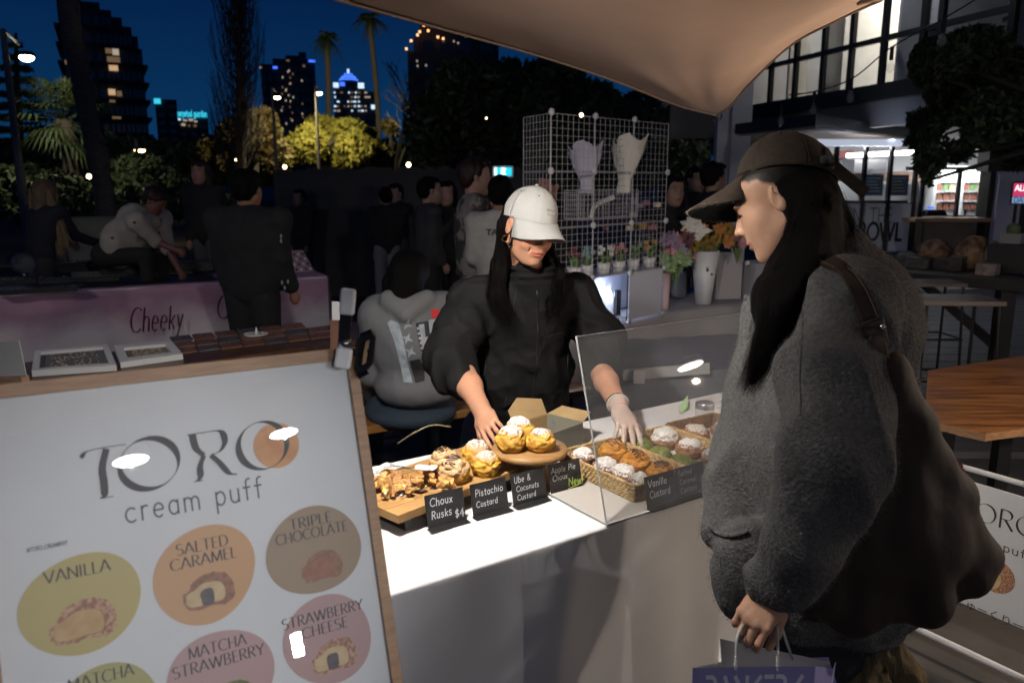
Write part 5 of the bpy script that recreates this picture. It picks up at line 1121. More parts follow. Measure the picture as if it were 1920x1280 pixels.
# glowing bottle lamp, power bank
q = RK(1.72, .25, 0) ; q = onz(1142, 588, .757) + ry_ * .02
q = q + V3(0, -.03, 0)
t = thing('bottle_lamp', 'clear bottle glowing blue white inside the bottom of the rack', 'bottle lamp', q)
obj('bottle', MB().lathe([(.028, 0), (.032, .01), (.032, .11), (.014, .15), (.013, .175), (.017, .18), (.017, .19), (.0001, .19)], q, 20), glassy('bottle_clear', .25, hz=.85), t, True)
obj('glow_core', MB().sphere(q + V3(-.012, 0, .105), .012, 10), emit('bottle_glow', (.75, .85, 1), 22), t, True)
point_light('lamp_light', q + V3(-.01, -.01, .13), 2.0, (.68, .78, 1), .02, t)
q2 = onz(1157, 592, .757); obj('power_bank', MB().box(q2 + V3(0, 0, .083), (.045, .025, .165), RF), M_black, bevel=.006, label='upright black power bank beside the glowing bottle', cat='power bank')
q3 = RK(.9, .5, .25); t = thing('rack_light', 'strip light washing the white panel in the bottom of the rack', 'light', q3)
obj('tube', MB().tube([q3 - V3(0, 0, .05), q3 + V3(0, 0, .05)], .008), emit('strip', (.85, .9, 1), 20), t); point_light('lamp_light', q3 + rx_ * .04, 4.5, (.72, .8, 1), .02, t)
# wire basket with two bouquets
bq = RK(1.3, .25, 2.05)
t = thing('wire_basket', 'white wire basket hanging inside the rack with bouquets in it', 'basket', bq)
bw, bdp, bh = cw * 1.55, side_d * .5, chh * .55
o = RK(.75, .15, 2.1); obj('wire_side', wirepanel(o + rx_ * .02, rx_ * (bw - .04), V3(0, 0, bh), 16, 6, .0015), M_wire, t); obj('wire_side', wirepanel(o + ry_ * bdp, rx_ * bw, V3(0, 0, bh), 16, 6, .0015), M_wire, t)
obj('wire_side', wirepanel(o, ry_ * bdp, V3(0, 0, bh), 7, 6, .002), M_wire, t); obj('wire_side', wirepanel(o + rx_ * bw, ry_ * bdp, V3(0, 0, bh), 7, 6, .002), M_wire, t); obj('wire_base', wirepanel(o, rx_ * bw, ry_ * bdp, 16, 7, .002), M_wire, t)
def bouquet(px, py_base, py_top, w_px, Y, col, label, seed, lean=0):
    b = spot(px, py_base, Y); tp = spot(px + lean, py_top, Y); s = Y / FPX; r = random.Random(seed); t = thing('bouquet', label, 'bouquet', b, 'paper wrapped bouquets in the wire basket')
    ax_ = (tp - b); m_ = mat('wrap_paper', col, .7, c2=tuple(x * .85 for x in col), ns=6, bump=.4, bs=30)
    for k in range(3):
        mb = MB(); n = 22; rows = 8; vs = []
        for j in range(rows):
            f = j / (rows - 1); wv = (.16 if f < .35 else .16 + .84 * ((f - .35) / .65)) * w_px * s * .5 * (1 - .05 * k)
            wv = w_px * s * .5 * (.34 + .1 * (1 - f / .35) if f < .35 else .34 + .66 * ((f - .35) / .65) ** .8)
            for i in range(n + 1):
                a = -2.4 + 4.8 * i / n + k * 2.1; zz = f * (1 - .10 * k) * (1 + (.06 * math.sin(i * .75 + k * 2.4) + .03 * (i % 7 == 3) if j == rows - 1 else 0)); vs.append(b + ax_ * zz + V3(math.cos(a) * wv * (1 + .05 * math.sin(i * 1.1 + j * .3)), math.sin(a) * wv * .55, 0))
        mb.add(vs, [(j * (n + 1) + i, j * (n + 1) + i + 1, (j + 1) * (n + 1) + i + 1, (j + 1) * (n + 1) + i) for j in range(rows - 1) for i in range(n)])
        obj('wrapping', mb, m_, t, True)
    obj('ribbon', MB().lathe([(w_px * s * .18, -.008), (w_px * s * .19, 0), (w_px * s * .18, .008)], b + ax_ * .36, 16), M_wire, t, True)
    return t
Yb = RK(1, .4, 0).y
bouquet(1100, 363, 270, 62, Yb + .02, (.52, .50, .62), 'lilac paper wrapped bouquet standing in the wire basket', 1, -2)
bouquet(1168, 362, 258, 62, Yb + .12, (.58, .57, .52), 'cream paper wrapped bouquet standing in the wire basket', 2, 14)
# crocheted pieces on the pegs
M_tulip = {k: mat('bloom', c, .7) for k, c in dict(red=(.14, .02, .02), teal=(.25, .42, .42), white=(.65, .66, .62), pink=(.50, .24, .26), green=(.2, .28, .12), yellow=(.42, .27, .06), lilac=(.26, .20, .30), orange=(.36, .15, .03), rose=(.30, .13, .16), ivory=(.55, .5, .38)).items()}
M_stem = mat('stem_green', (.12, .20, .07), .7)
def bloom(mb, p, r, petals=5, up=1.5):
    for k in range(petals):
        a = k * 6.283 / petals; q = p + V3(math.cos(a) * r * .5, math.sin(a) * r * .5, 0)
        mb.sphere(q, r * .55, 6, (.8, .8, up))
def pot(px, py, Y, col, label, seed, w_=.085, ma_=None):
    b = spot(px, py, Y); b.z = Lb.z + chh + .003; r = random.Random(seed); t = thing('potted_tulips', label, 'potted flowers', b, 'small pots of tulips along the rack shelf')
    obj('pot', MB().lathe([(w_ * .36, 0), (w_ * .5, w_ * .75), (w_ * .47, w_ * .75), (w_ * .4, w_ * .6), (.0001, w_ * .6)], b, 16), M_shopw if ma_ is None else ma_, t, True)
    sm_, bm_ = MB(), MB()
    for k in range(7):
        a = r.uniform(0, 6.28); e = b + V3(math.cos(a) * w_ * r.uniform(.1, .55), math.sin(a) * w_ * .4, w_ * r.uniform(1.35, 1.95)); sm_.tube(cr([b + V3(0, 0, w_ * .6), b.lerp(e, .5) + V3(0, 0, w_ * .2), e], 3), .004, 5)
        sm_.add([b + V3(0, 0, w_ * .6), b.lerp(e, .6) + V3(.012, 0, 0), e + V3(.02, 0, -.03), b.lerp(e, .6) - V3(.006, 0, 0)], [(0, 1, 2, 3)]); bloom(bm_, e, w_ * .2, 4, 1.6)
    obj('leaves', sm_, M_stem, t, kind='stuff'); obj('blooms', bm_, M_tulip[col], t, True, kind='stuff')
Yp = RK(1.4, .25, 0).y
for i, (px, col, lb) in enumerate(((1077, 'red', 'dark red tulips in a small white pot on the rack shelf'), (1099, 'teal', 'pale teal tulips in a small white pot on the rack shelf'), (1132, 'white', 'white tulips in a small white pot on the rack shelf'), (1160, 'pink', 'pink tulips in a small white pot on the rack shelf'), (1187, 'green', 'small green plant in a white pot on the rack shelf'), (1217, 'yellow', 'yellow tulips in a white pot at the right end of the rack shelf'))):
    p_ = RK(.62 + .43 * i, .22, 1); pot(px, 495, p_.y, col, lb, i)
# little hangers and crochet pieces seen through the wires
for i, (px, py, col, rr, wh) in enumerate(((1190, 378, 'lilac', .028, 'at the left end of the top row'), (1200, 386, 'lilac', .026, 'second in the top row'), (1211, 380, 'rose', .03, 'third in the top row'), (1232, 384, 'ivory', .028, 'at the right end of the top row'), (1187, 404, 'ivory', .03, 'in the middle row beside the connector'), (1181, 428, 'ivory', .03, 'at the left end of the bottom row'), (1203, 424, 'yellow', .04, 'in the middle of the bottom row'), (1225, 426, 'rose', .035, 'at the right end of the bottom row'), (1136, 428, 'rose', .022, 'alone below the curved crochet piece'))):
    p = spot(px, py, RK(2.2, .55, 0).y); mb = MB(); bloom(mb, p, rr, 6, 1.1); obj('crochet_flower', mb, M_tulip[col], None, True, label='%s crochet flower hanging in the rack, ' % {'lilac': 'lilac', 'rose': 'dusty pink', 'ivory': 'ivory', 'yellow': 'yellow'}[col] + wh, cat='crochet flower', group='crochet flowers hanging in the rack')
p = spot(1126, 392, RK(1.2, .5, 0).y); obj('crochet_piece', MB().tube(cr([p + V3(-.06, 0, -.06), p + V3(-.03, 0, .02), p + V3(.08, 0, .07)], 5), .014), M_tulip['white'], None, True, label='pale curved crochet piece hanging in the rack', cat='crochet piece')
# price tag inside
# vases and buckets to the right of the rack
def onT(px, py): return onz(px, py, .754)
p = onT(1318, 569); t = thing('flower_bucket', 'tall tapering white bucket with a small dark print at the flower stall', 'bucket', p); hB = spot(1320, 470, p.y).z - .754; rB = 26 * p.y / FPX
obj('bucket', MB().lathe([(rB * .55, 0), (rB, hB), (rB * .94, hB), (rB * .5, .02), (.0001, .02)], p, 28), mat('bucket_white', (.62, .62, .62), .45), t, True)
for dx, dz_, sc in ((.0, .66, 1), (.03, .58, .8), (-.004, .70, .6)): obj('print', MB().lathe([(.0001, -.001), (.011 * sc, 0)], p + V3(dx, -rB * (.55 + .45 * dz_) - .004, hB * dz_), 7, Matrix.Rotation(math.pi / 2, 3, 'X')), M_ink, t)
def spray(label, px0, px1, py0, py1, Y, cols, n, seed, r_=.03, group=None):
    r = random.Random(seed); c = spot((px0 + px1) / 2, py1, Y); t = thing('flowers', label, 'flowers', c, group); mbs = {k: MB() for k in cols}; st = MB()
    for k in range(n):
        px = r.uniform(px0, px1); e = spot(px, r.uniform(py0, py1) , Y + r.uniform(-.1, .1)); st.tube([c + V3(0, 0, -.12), c.lerp(e, .6), e], .003, 4); cc_ = r.choice(cols); m_ = mbs[cc_]
        for j in range(9):
            a = j * .7; d = V3(math.cos(a), r.uniform(-.6, .3), math.sin(a)); s_ = d.cross(V3(0, 1, .2)).normalized() * r_ * .28; q = e + d * r_ * r.uniform(.8, 1.2)
            m_.add([e, e.lerp(q, .6) + s_, q, e.lerp(q, .6) - s_], [(0, 1, 2, 3)])
        m_.sphere(e, r_ * .3, 6)
    for k in cols: 
        if mbs[k].v: obj('petals', mbs[k], M_tulip[k], t, kind='stuff')
    obj('stems', st, M_stem, t, kind='stuff')
spray('orange and yellow flowers filling the tall white bucket', 1288, 1372, 425, 462, p.y, ['yellow', 'orange', 'yellow'], 34, 3, .05)
spray('single white lotus bloom standing above the orange flowers', 1292, 1312, 422, 436, p.y - .05, ['white'], 5, 4, .075)
spray('dusty pink flowers to the right of the bucket', 1362, 1405, 430, 462, p.y + .1, ['rose', 'orange', 'pink'], 24, 5, .035)
spray('pink and lilac lilies beside the rack', 1248, 1290, 445, 475, p.y - .1, ['rose', 'lilac', 'pink', 'rose'], 26, 6, .055)
spray('green leaves under the lilies beside the rack', 1244, 1290, 475, 505, p.y - .1, ['green'], 22, 7, .045)
q = onT(1271, 556); s = q.y / FPX; obj('vase', MB().lathe([(14 * s, 0), (15.5 * s, .03), (14 * s, 48 * s), (13 * s, 48 * s), (.0001, .04)], q, 20), mat('grey_vase', (.32, .30, .30), .5), None, True, label='short grey vase of lilies right of the rack', cat='vase')
q = onT(1247, 581); s = q.y / FPX; obj('vase', MB().lathe([(6.5 * s, 0), (7 * s, .03), (8 * s, 70 * s), (7 * s, 70 * s), (.0001, .04)], q, 20), mat('pink_vase', (.40, .26, .23), .5), None, True, label='slim dusty pink vase at the right corner of the rack', cat='vase')
q = onT(1362, 562); obj('white_board', MB().box(q + V3(.02, .05, .17), (.20, .02, .34), Matrix.Rotation(.2, 3, 'Z')), mat('grey_board', (.36, .35, .37), .7), None, label='plain pale board standing behind the white bucket', cat='board')
t = thing('display_box', 'pale display box with round connectors near the customer face', 'box', onT(1415, 560) + V3(0, .1, 0)); q = onT(1415, 560) + V3(.05, .12, .13); obj('panel', MB().box(q, (.26, .2, .26), Matrix.Rotation(.5, 3, 'Z')), mat('frosted_panel2', (.34, .34, .38), .5), t)
for dx, dz_ in ((-.12, .13), (-.12, -.12)): obj('connector', MB().sphere(q + V3(dx, -.12, dz_), .02, 10), M_conn, t, True)
t = thing('cable', 'black cable bunch lying on the flower table', 'cable', onT(1405, 580)); obj('cord', MB().tube(cr([onT(1392, 575), onT(1402, 569) + V3(0, 0, .04), onT(1420, 578), onT(1440, 572) + V3(0, 0, .02), onT(1470, 580)], 6), .008), M_black, t, True)

# folded marquee bag behind the vendor
bgp = spot(1300, 700, 3.75); t = thing('marquee_bag', 'dark blue grey marquee carry bag with a pale strap behind the clear screen', 'bag', V3(bgp.x, bgp.y, 0))
M_nav = mat('navy_canvas', (.035, .04, .065), .8, c2=(.05, .055, .085), ns=4, bump=.4, bs=12); M_gryc = mat('slate_canvas', (.16, .17, .20), .75, c2=(.12, .13, .155), ns=5, bump=.3, bs=20)
Yq = 3.7; 
pr = [ell(spot(1215, 690, Yq + .12), (.34, .18, .13), k=.08), ell(spot(1360, 672, Yq + .2), (.36, .18, .12), k=.08), ell(spot(1300, 690, Yq + .2), (.45, .2, .12), k=.08)]
obj('bag_body', solid('bag', pr, .02, lambda x, y, z: .03 * fbm(x * 5, y * 5, z * 7)), M_nav, t)
a_, b_ = spot(1175, 735, Yq - .04), spot(1420, 735, Yq - .04); obj('strap', MB().bar(spot(1168, 703, Yq - .12), spot(1330, 690, Yq - .10), .012, .05), mat('pale_strap', (.36, .37, .38), .6), t); obj('buckle', MB().box(spot(1198, 706, Yq - .14), (.05, .02, .06)), M_conn, t)
ct = spot(1290, 770, Yq - .02); obj('panel', MB().box((ct.x, ct.y, .45), (.72, .1, .56), Matrix.Rotation(.12, 3, 'Z')), M_gryc, t)
dx_ = V3(math.cos(.12), math.sin(.12), 0); nr_ = V3(math.sin(.12), -math.cos(.12), 0); o_ = spot(1209, 758, Yq - .09)
lettering('lettering', 'Marquee', .046, o_, dx_, V3(0, 0, 1), nr_, mat('pale_print', (.42, .43, .45), .6), t, thick=.12, width=.165, xs=1)
lettering('lettering', 'AC', .085, spot(1213, 789, Yq - .09), dx_, V3(0, 0, 1), nr_, M_black, t, thick=.16, width=.13)

# ================================================================= brown jewellery table behind the menu board
JA, JB = onz(130, 668, .75), onz(640, 606, .75); jd = (JB - JA).normalized(); jn = V3(jd.y, -jd.x, 0); jn = jn if jn.y < 0 else -jn; JR = Matrix((jd, -jn, V3(0, 0, 1))).transposed()
M_jtab = mat('dark_walnut', (.06, .028, .018), .35, c2=(.10, .048, .03), ns=5, stretch=(1, 8, 1))
jt = thing('jewellery_table', 'dark walnut table of framed jewellery behind the menu board', 'table', flat(JA.lerp(JB, .4), 0))
jc = JA.lerp(JB, .5) + jn * .26 - jd * .5
obj('table_top', MB().box(flat(jc, .733), ((JB - JA).length + 1.35, .52, .03), JR), M_jtab, jt, bevel=.003)
for sx in (-1, 1):
    for sy in (-.2, .2): obj('leg', MB().bar(flat(jc + jd * sx * 1.2 + jn * sy, 0), flat(jc + jd * sx * 1.2 + jn * sy, .72), .05, .05), M_jtab, jt)
def quad(px, z=.75): return [onz(x, y, z) for x, y in px]
def jframe(label, px, inner, seed, cold):
    a, b, c, d = quad(px, .765); t = thing('framed_jewellery', label, 'frame', flat((a + c) / 2, .752), 'white frames of jewellery'); 
    def at_(u, v): return a.lerp(b, u).lerp(d.lerp(c, u), v)
    iu, iv = inner; mb = MB()
    for (u0, v0, u1, v1) in ((0, 0, 1, iv), (0, 1 - iv, 1, 1), (0, iv, iu, 1 - iv), (1 - iu, iv, 1, 1 - iv)):
        obj('frame_rail', MB().prism([flat(at_(u0, v0), .750), flat(at_(u1, v0), .750), flat(at_(u1, v1), .750), flat(at_(u0, v1), .750)], (0, 0, .028)), M_white_pl, t)
    obj('frame_bed', MB().prism([flat(at_(u, v), .7505) for u, v in ((iu, iv), (1 - iu, iv), (1 - iu, 1 - iv), (iu, 1 - iv))], (0, 0, .012)), mat('bed', cold, .8), t)
    r = random.Random(seed); m = MB()
    for k in range(110):
        p = at_(r.uniform(iu + .12, 1 - iu - .1), r.uniform(iv + .08, 1 - iv - .08)); m.sphere((p.x, p.y, .766), r.uniform(.003, .006), 5)
    obj('jewellery', m, mat('brass_bits', (.45, .33, .2), .4, .5, c2=(.5, .45, .42), ns=40), t, kind='stuff')
jframe('larger white frame of small brass jewellery on the walnut table', [(66, 662), (203, 650), (219, 689), (60, 700)], (.08, .10), 1, (.16, .16, .165))
jframe('smaller white frame of small jewellery next to the larger one', [(214, 652), (322, 643), (343, 668), (226, 684)], (.14, .2), 2, (.22, .19, .15))
M_cardb = mat('brown_card', (.16, .075, .05), .5, c2=(.22, .11, .075), ns=8); M_cardg = mat('dull_card', (.10, .09, .10), .5)
k_ = 0
for j in range(3):
    for i in range(7):
        if i > 5 and j == 0: continue
        x0, y0 = 318 + i * 42 - j * 12 + j * 16, 634 - i * 4.6 + j * 11; p = quad([(x0, y0), (x0 + 37, y0 - 4), (x0 + 45, y0 + 4), (x0 + 6, y0 + 9)]); 
        t = thing('jewellery_card', '', 'card', flat((p[0] + p[2]) / 2, .75), 'flat cards of earrings laid in rows on the walnut table'); t['label'] = '%s earring card, %s from the white frames, %s row on the walnut table' % ('brown' if (i + j) % 3 else 'grey', ('first', 'second', 'third', 'fourth', 'fifth', 'sixth', 'seventh')[i], ('far', 'middle', 'near')[j])
        obj('card', MB().prism([flat(q, .7505) for q in p], (0, 0, .008)), M_cardb if (i + j) % 3 else M_cardg, t); m = MB(); r = random.Random(k_); k_ += 1
        for _ in range(8):
            q = p[0].lerp(p[1], r.uniform(.1, .9)).lerp(p[3].lerp(p[2], .5), r.uniform(.1, .9)); m.sphere((q.x, q.y, .7605), .0028, 4)
        obj('earring', m, mat('silver_bits', (.5, .48, .48), .25, .9) if k_ == 1 else bpy.data.materials['silver_bits'], t, kind='stuff')
p = onz(480, 630, .752); t = thing('ring_dish', 'white oval ring dish with a pointed ring cone on the walnut table', 'dish', p); obj('dish', MB().lathe([(.03, 0), (.060, .008), (.066, .015), (.058, .011), (.0001, .007)], p, 28), M_white_pl, t, True); obj('ring_cone', MB().lathe([(.013, .006), (.002, .05)], p + V3(.005, 0, 0), 12), M_white_pl, t, True)
m = MB(); r = random.Random(4)
for _ in range(16): m.sphere(p + V3(r.uniform(-.04, .03), r.uniform(-.03, .03), .014), .005, 5)
obj('ring', m, bpy.data.materials['brass_bits'], t, kind='stuff')
p0, p1 = spot(-12, 705, 2.55), spot(47, 702, 2.52); t = thing('sign_holder', 'blank pale card in a wooden holder at the left edge', 'sign', (p0 + p1) / 2)
obj('card', MB().bar((p0 + p1) / 2 + (p0 - p1) * .5 + V3(0, 0, .055), (p0 + p1) / 2 + (p1 - p0) * .5 + V3(0, 0, .055), .003, .115), mat('grey_paper', (.42, .42, .41), .7), t); obj('holder', MB().bar(p0 - V3(0, 0, .02), p1 - V3(0, 0, .02), .03, .03), M_oak, t)
for px, pyt, pyb in ((630, 565, 600), (627, 600, 662)):
    a_, b_ = spot(px, pyb, 2.9), spot(px, pyt, 2.9); obj('upright_card', MB().bar(a_, b_, .03, .003, V3(0, -1, 0)), mat('tall_card', (.3, .3, .31), .6) if pyt < 590 else M_jtab, None, label='%s standing at the far end of the walnut table' % ('pale upright card' if pyt < 590 else 'dark upright display block'), cat='card')

# ================================================================= pink "Cheeky" jewellery stall
C1 = onz(612, 517, .75); ch0, ch1 = onz(0, 553, .75), onz(400, 530, .75); cdv = (ch1 - ch0); cdv.z = 0; cdv.normalize(); C1 = ch1 + cdv * ((C1 - ch1).dot(cdv)); cnv = V3(cdv.y, -cdv.x, 0)
Lc_ = 4.6; C0 = C1 - cdv * Lc_
M_pcl = bpy.data.materials.new('tie_dyed_cloth'); M_pcl.use_nodes = True
N = M_pcl.node_tree.nodes; L = M_pcl.node_tree.links; co = N.new('ShaderNodeTexCoord'); sp = N.new('ShaderNodeSeparateXYZ'); nz = N.new('ShaderNodeTexNoise'); nz.inputs['Scale'].default_value = 2.2; nz.inputs['Detail'].default_value = 6
ad = N.new('ShaderNodeMath'); ad.operation = 'MULTIPLY_ADD'; ad.inputs[1].default_value = .75; rp = N.new('ShaderNodeValToRGB'); L.new(co.outputs['Object'], nz.inputs['Vector']); L.new(co.outputs['Object'], sp.inputs[0]); L.new(nz.outputs[0], ad.inputs[0]); L.new(sp.outputs[2], ad.inputs[2])
rp.color_ramp.elements[0].color = (.74, .68, .71, 1); rp.color_ramp.elements[0].position = .68; rp.color_ramp.elements[1].color = (.46, .27, .38, 1); rp.color_ramp.elements[1].position = 1.0
L.new(ad.outputs[0], rp.inputs[0]); L.new(rp.outputs[0], N['Principled BSDF'].inputs['Base Color']); N['Principled BSDF'].inputs['Roughness'].default_value = .9
ctb = thing('stall_table', 'long table of the pink cloth jewellery stall', 'table', flat(C0.lerp(C1, .5) - cnv * .4, 0))
obj('table_top', MB().box(flat(C0.lerp(C1, .5) - cnv * .4, .73), (Lc_ - .02, .8, .03), Matrix((cdv, -cnv, V3(0, 0, 1))).transposed()), M_white_pl, ctb)
def pcf(u, v):
    d = v * 1.5; x = Lc_ * u
    if d < .8: q = C0 + cdv * x - cnv * (.8 - d); z = .752
    else: z = max(.01, .752 - (d - .8)); q = C0 + cdv * x + cnv * (.015 + .03 * math.sin(x * 3.7) * min(1, (d - .8) * 3) + .02 * float(mnoise.noise(V3(x * 4, d * 3, 2))))
    return flat(q, z)
obj('tablecloth', MB().grid(120, 40, pcf), M_pcl, smooth=True, label='pink and white dyed cloth lettered Cheeky on the jewellery stall', cat='tablecloth')
def pce(u, v): return flat(C1 + cdv * (.01 + .05 * v + .03 * v * math.sin(u * 9)) - cnv * .8 * u, .752 - .742 * v)
obj('cloth_end', MB().grid(16, 12, pce), M_pcl, bpy.data.objects['tablecloth.002'], smooth=True)
M_plum = mat('plum_ink', (.10, .015, .05), .8)
def chk(px, py, txt, h_, wdt):
    r = ray(px, py); o = V3(0, 0, CAMH); tt_ = (C0 - o).dot(cnv) / r.dot(cnv); p = o + r * tt_ + cnv * .055
    lettering('lettering', txt, h_, p, cdv, V3(0, 0, 1), cnv, M_plum, bpy.data.objects['tablecloth.002'], thick=.13, thin=.035, nib=80, slant=.28, width=wdt, seed=2)
chk(243, 622, 'Cheeky', .20, .40); chk(404, 596, 'Ch', .20, .17)
# black cloth and trays of jewellery
bl = MB().prism([flat(C0 + cdv * .02 - cnv * .02, .756), flat(C0 + cdv * (Lc_ * .80) - cnv * .10, .756), flat(C0 + cdv * (Lc_ * .80) - cnv * .72, .756), flat(C0 + cdv * .02 - cnv * .76, .756)], (0, 0, .004))
obj('black_cloth', bl, M_black, None, label='black cloth under the jewellery on the pink stall', cat='cloth')
r = random.Random(12)
def CT(px, py, z=.762): return onz(px, py, z)
for i, (px, py, w_, d_, lb) in enumerate(((40, 530, .7, .12, 'low black tray of silver rings at the far left of the pink stall'), (150, 528, .6, .10, 'black tray of silver rings left of centre on the pink stall'), (150, 508, .4, .18, 'stepped black stand of bracelets on the pink stall'), (240, 512, .45, .2, 'black stand packed with rings in the middle of the pink stall'), (345, 508, .5, .2, 'black stand packed with rings at the right of the pink stall'), (70, 548, .55, .08, 'narrow black tray along the front edge of the pink stall'))):
    p = CT(px, py); t = thing('ring_tray', lb, 'jewellery tray', p, 'black trays of silver jewellery'); hh_ = .03 if i in (0, 1, 5) else .09
    obj('tray', MB().box(p + V3(0, 0, hh_ / 2), (w_, d_, hh_), Matrix((cdv, -cnv, V3(0, 0, 1))).transposed()), M_black, t); m = MB()
    for _ in range(110):
        q = p + cdv * r.uniform(-w_ / 2, w_ / 2) + cnv * r.uniform(-d_ / 2, d_ / 2) + V3(0, 0, hh_ + .004); m.sphere(q, r.uniform(.003, .007), 4)
    for _ in range(50 if hh_ > .05 else 0):
        q = p + cdv * r.uniform(-w_ / 2, w_ / 2) + cnv * (d_ / 2 + .003) + V3(0, 0, r.uniform(.01, hh_)); m.sphere(q, r.uniform(.003, .006), 4)
    obj('jewellery', m, mat('silver_glint', (.55, .53, .5), .25, .8) if i == 0 else bpy.data.materials['silver_glint'], t, kind='stuff')
p = CT(48, 527); t = thing('glass_globe', 'clear glass globe standing on the pink stall at the left', 'globe', p); obj('globe', MB().sphere(p + V3(0, 0, .15), .09, 20), glassy('globe_glass', .06, hz=.6), t, True); obj('stand', MB().lathe([(.05, 0), (.02, .05), (.03, .07)], p, 16), M_gun, t, True)
p = CT(110, 505); t = thing('goblet', 'clear glass goblet behind the trays on the pink stall', 'goblet', p); obj('glass', MB().lathe([(.04, 0), (.006, .02), (.006, .1), (.05, .14), (.06, .24)], p, 18), glassy('goblet_glass', .12, hz=.6), t, True)
p = CT(296, 505); t = thing('necklace_bust', 'small black necklace bust with a thin chain on the pink stall', 'necklace bust', p)
obj('bust', solid('bust', [ell(p + V3(0, 0, .13), (.085, .03, .09), k=.03), cone(p + V3(0, 0, .2), p + V3(0, 0, .27), .03, .028, .03), cone(p, p + V3(0, 0, .06), .05, .03, .03)], .008), M_black, t)
obj('chain', MB().tube(cr([p + V3(-.05, -.03, .22), p + V3(-.03, -.05, .15), p + V3(0, -.05, .12), p + V3(.03, -.05, .15), p + V3(.05, -.03, .22)], 6), .003, 5), M_conn, t, True)
a_ = onz(548, 511, .757); b_ = spot(532, 470, a_.y + .15); t = thing('earring_board', 'tilted pink board of earring cards at the right end of the pink stall', 'display board', a_)
a1, a2 = onz(545, 512, .757), onz(590, 509, .757); b1, b2 = spot(528, 471, a1.y + .1), spot(567, 469, a2.y + .1)
obj('board', MB().prism([a1, a2, b2, b1], (0, .015, 0)), mat('pink_board', (.42, .28, .31), .7), t)
for j in range(4):
    for i in range(5):
        q = a1.lerp(a2, (i + .5) / 5).lerp(b1.lerp(b2, (i + .5) / 5), (j + .6) / 4.4) + V3(0, -.006, 0); obj('earring_card', MB().box(q, (.024, .003, .022)), M_plum if (i + j) % 2 else M_white_pl, t)
# pale sack / concrete planter behind
def prismpx(name, px, Y, dep, ma_, label, cat):
    return obj(name, MB().prism([spot(x, y, Y) for x, y in px], (0, dep, 0)), ma_, None, bevel=.01, label=label, cat=cat)
p_ = spot(155, 410, 8.6); obj('planter', MB().lathe([(.30, 0), (.36, p_.z), (.32, p_.z), (.3, p_.z - .1), (.0001, p_.z - .1)], (p_.x, 8.9, 0), 20, None, 1.0, .7), mat('beige_planter', (.26, .24, .17), .85, c2=(.2, .18, .13), ns=6), None, True, label='large pale beige planter at the foot of the palm trunk', cat='planter')

# ================================================================= bench, backpack behind the menu board
bA, bB = onz(690, 800, .45), onz(866, 770, .45); bdv = (bB - bA); bdv.z = 0; bdv.normalize(); bnv = V3(-bdv.y, bdv.x, 0)
M_bench = mat('varnished_wood', (.20, .09, .025), .35, c2=(.28, .14, .045), ns=4, stretch=(1, 8, 1)); bt = thing('bench', 'varnished brown plank bench behind the menu board', 'bench', flat(bA.lerp(bB, .5), 0)); BRr = Matrix((bdv, bnv, V3(0, 0, 1))).transposed()
for k in range(2): obj('plank', MB().box(flat(bA.lerp(bB, .5) + bnv * (.085 + k * .165), .43), (2.2, .16, .04), BRr), M_bench, bt, bevel=.004)
for sx in (-.95, .95):
    for k in (.03, .28): obj('leg', MB().bar(flat(bA.lerp(bB, .5) + bdv * sx + bnv * k, 0), flat(bA.lerp(bB, .5) + bdv * sx + bnv * k, .41), .04, .04), M_black, bt)
bp = spot(790, 850, 2.75); t = thing('backpack', 'black backpack with a pale zip line lying under the bench', 'backpack', V3(bp.x, bp.y, 0)); M_pack = mat('black_nylon', (.010, .010, .011), .5, bump=.3, bs=30)
obj('bag_body', solid('pack', [ell(V3(bp.x, bp.y, .28), (.24, .16, .20), k=.06), ell(V3(bp.x - .12, bp.y, .2), (.16, .14, .16), k=.06), ell(V3(bp.x + .1, bp.y - .05, .16), (.15, .12, .14), k=.06)], .014, lambda x, y, z: .02 * fbm(x * 7, y * 7, z * 7)), M_pack, t)
obj('zip', MB().tube(cr([spot(745, 832, 2.62), spot(775, 812, 2.58), spot(810, 797, 2.6), spot(845, 800, 2.64)], 6), .0035, 5), mat('tan_zip', (.30, .24, .13), .4), t, True)

# ================================================================= right side: dining tables, stools, second menu poster
M_ply = mat('varnished_ply', (.27, .115, .035), .28, c2=(.10, .036, .010), ns=3.2, stretch=(1.2, 11, 1), coat=.3, contrast=(.38, .62), det=8)
cA, cB_, cC = onz(1733, 786, .74), onz(1845, 812, .74), onz(1990, 786, .74); cD = onz(1740, 694, .74); cE = onz(1920, 650, .74); 
dt = thing('dining_table', 'varnished plywood dining table at the right edge', 'table', flat((cB_ + cE) / 2, 0))
obj('table_top', MB().prism([cD, cA, cB_, cC + V3(.4, .1, 0), cE + V3(.5, .1, 0)], (0, 0, -.028)), M_ply, dt); 
obj('edge_band', MB().bar(cA - V3(0, .004, .014), cB_ - V3(0, .004, .014), .006, .026), mat('ply_edge', (.34, .19, .09), .5, c2=(.2, .1, .05), ns=30, stretch=(1, 1, 12)), dt); obj('edge_band', MB().bar(cB_ - V3(0, .004, .014), cC + V3(.4, .1, -.014) - V3(0, .004, 0), .006, .026), bpy.data.materials['ply_edge'], dt)
for px, py in ((1800, 830), (1915, 800)):
    q = onz(px, py, .70); obj('leg', MB().bar(flat(q + V3(0, .1, 0), 0), flat(q + V3(0, .1, 0), .715), .05, .05), M_black, dt)
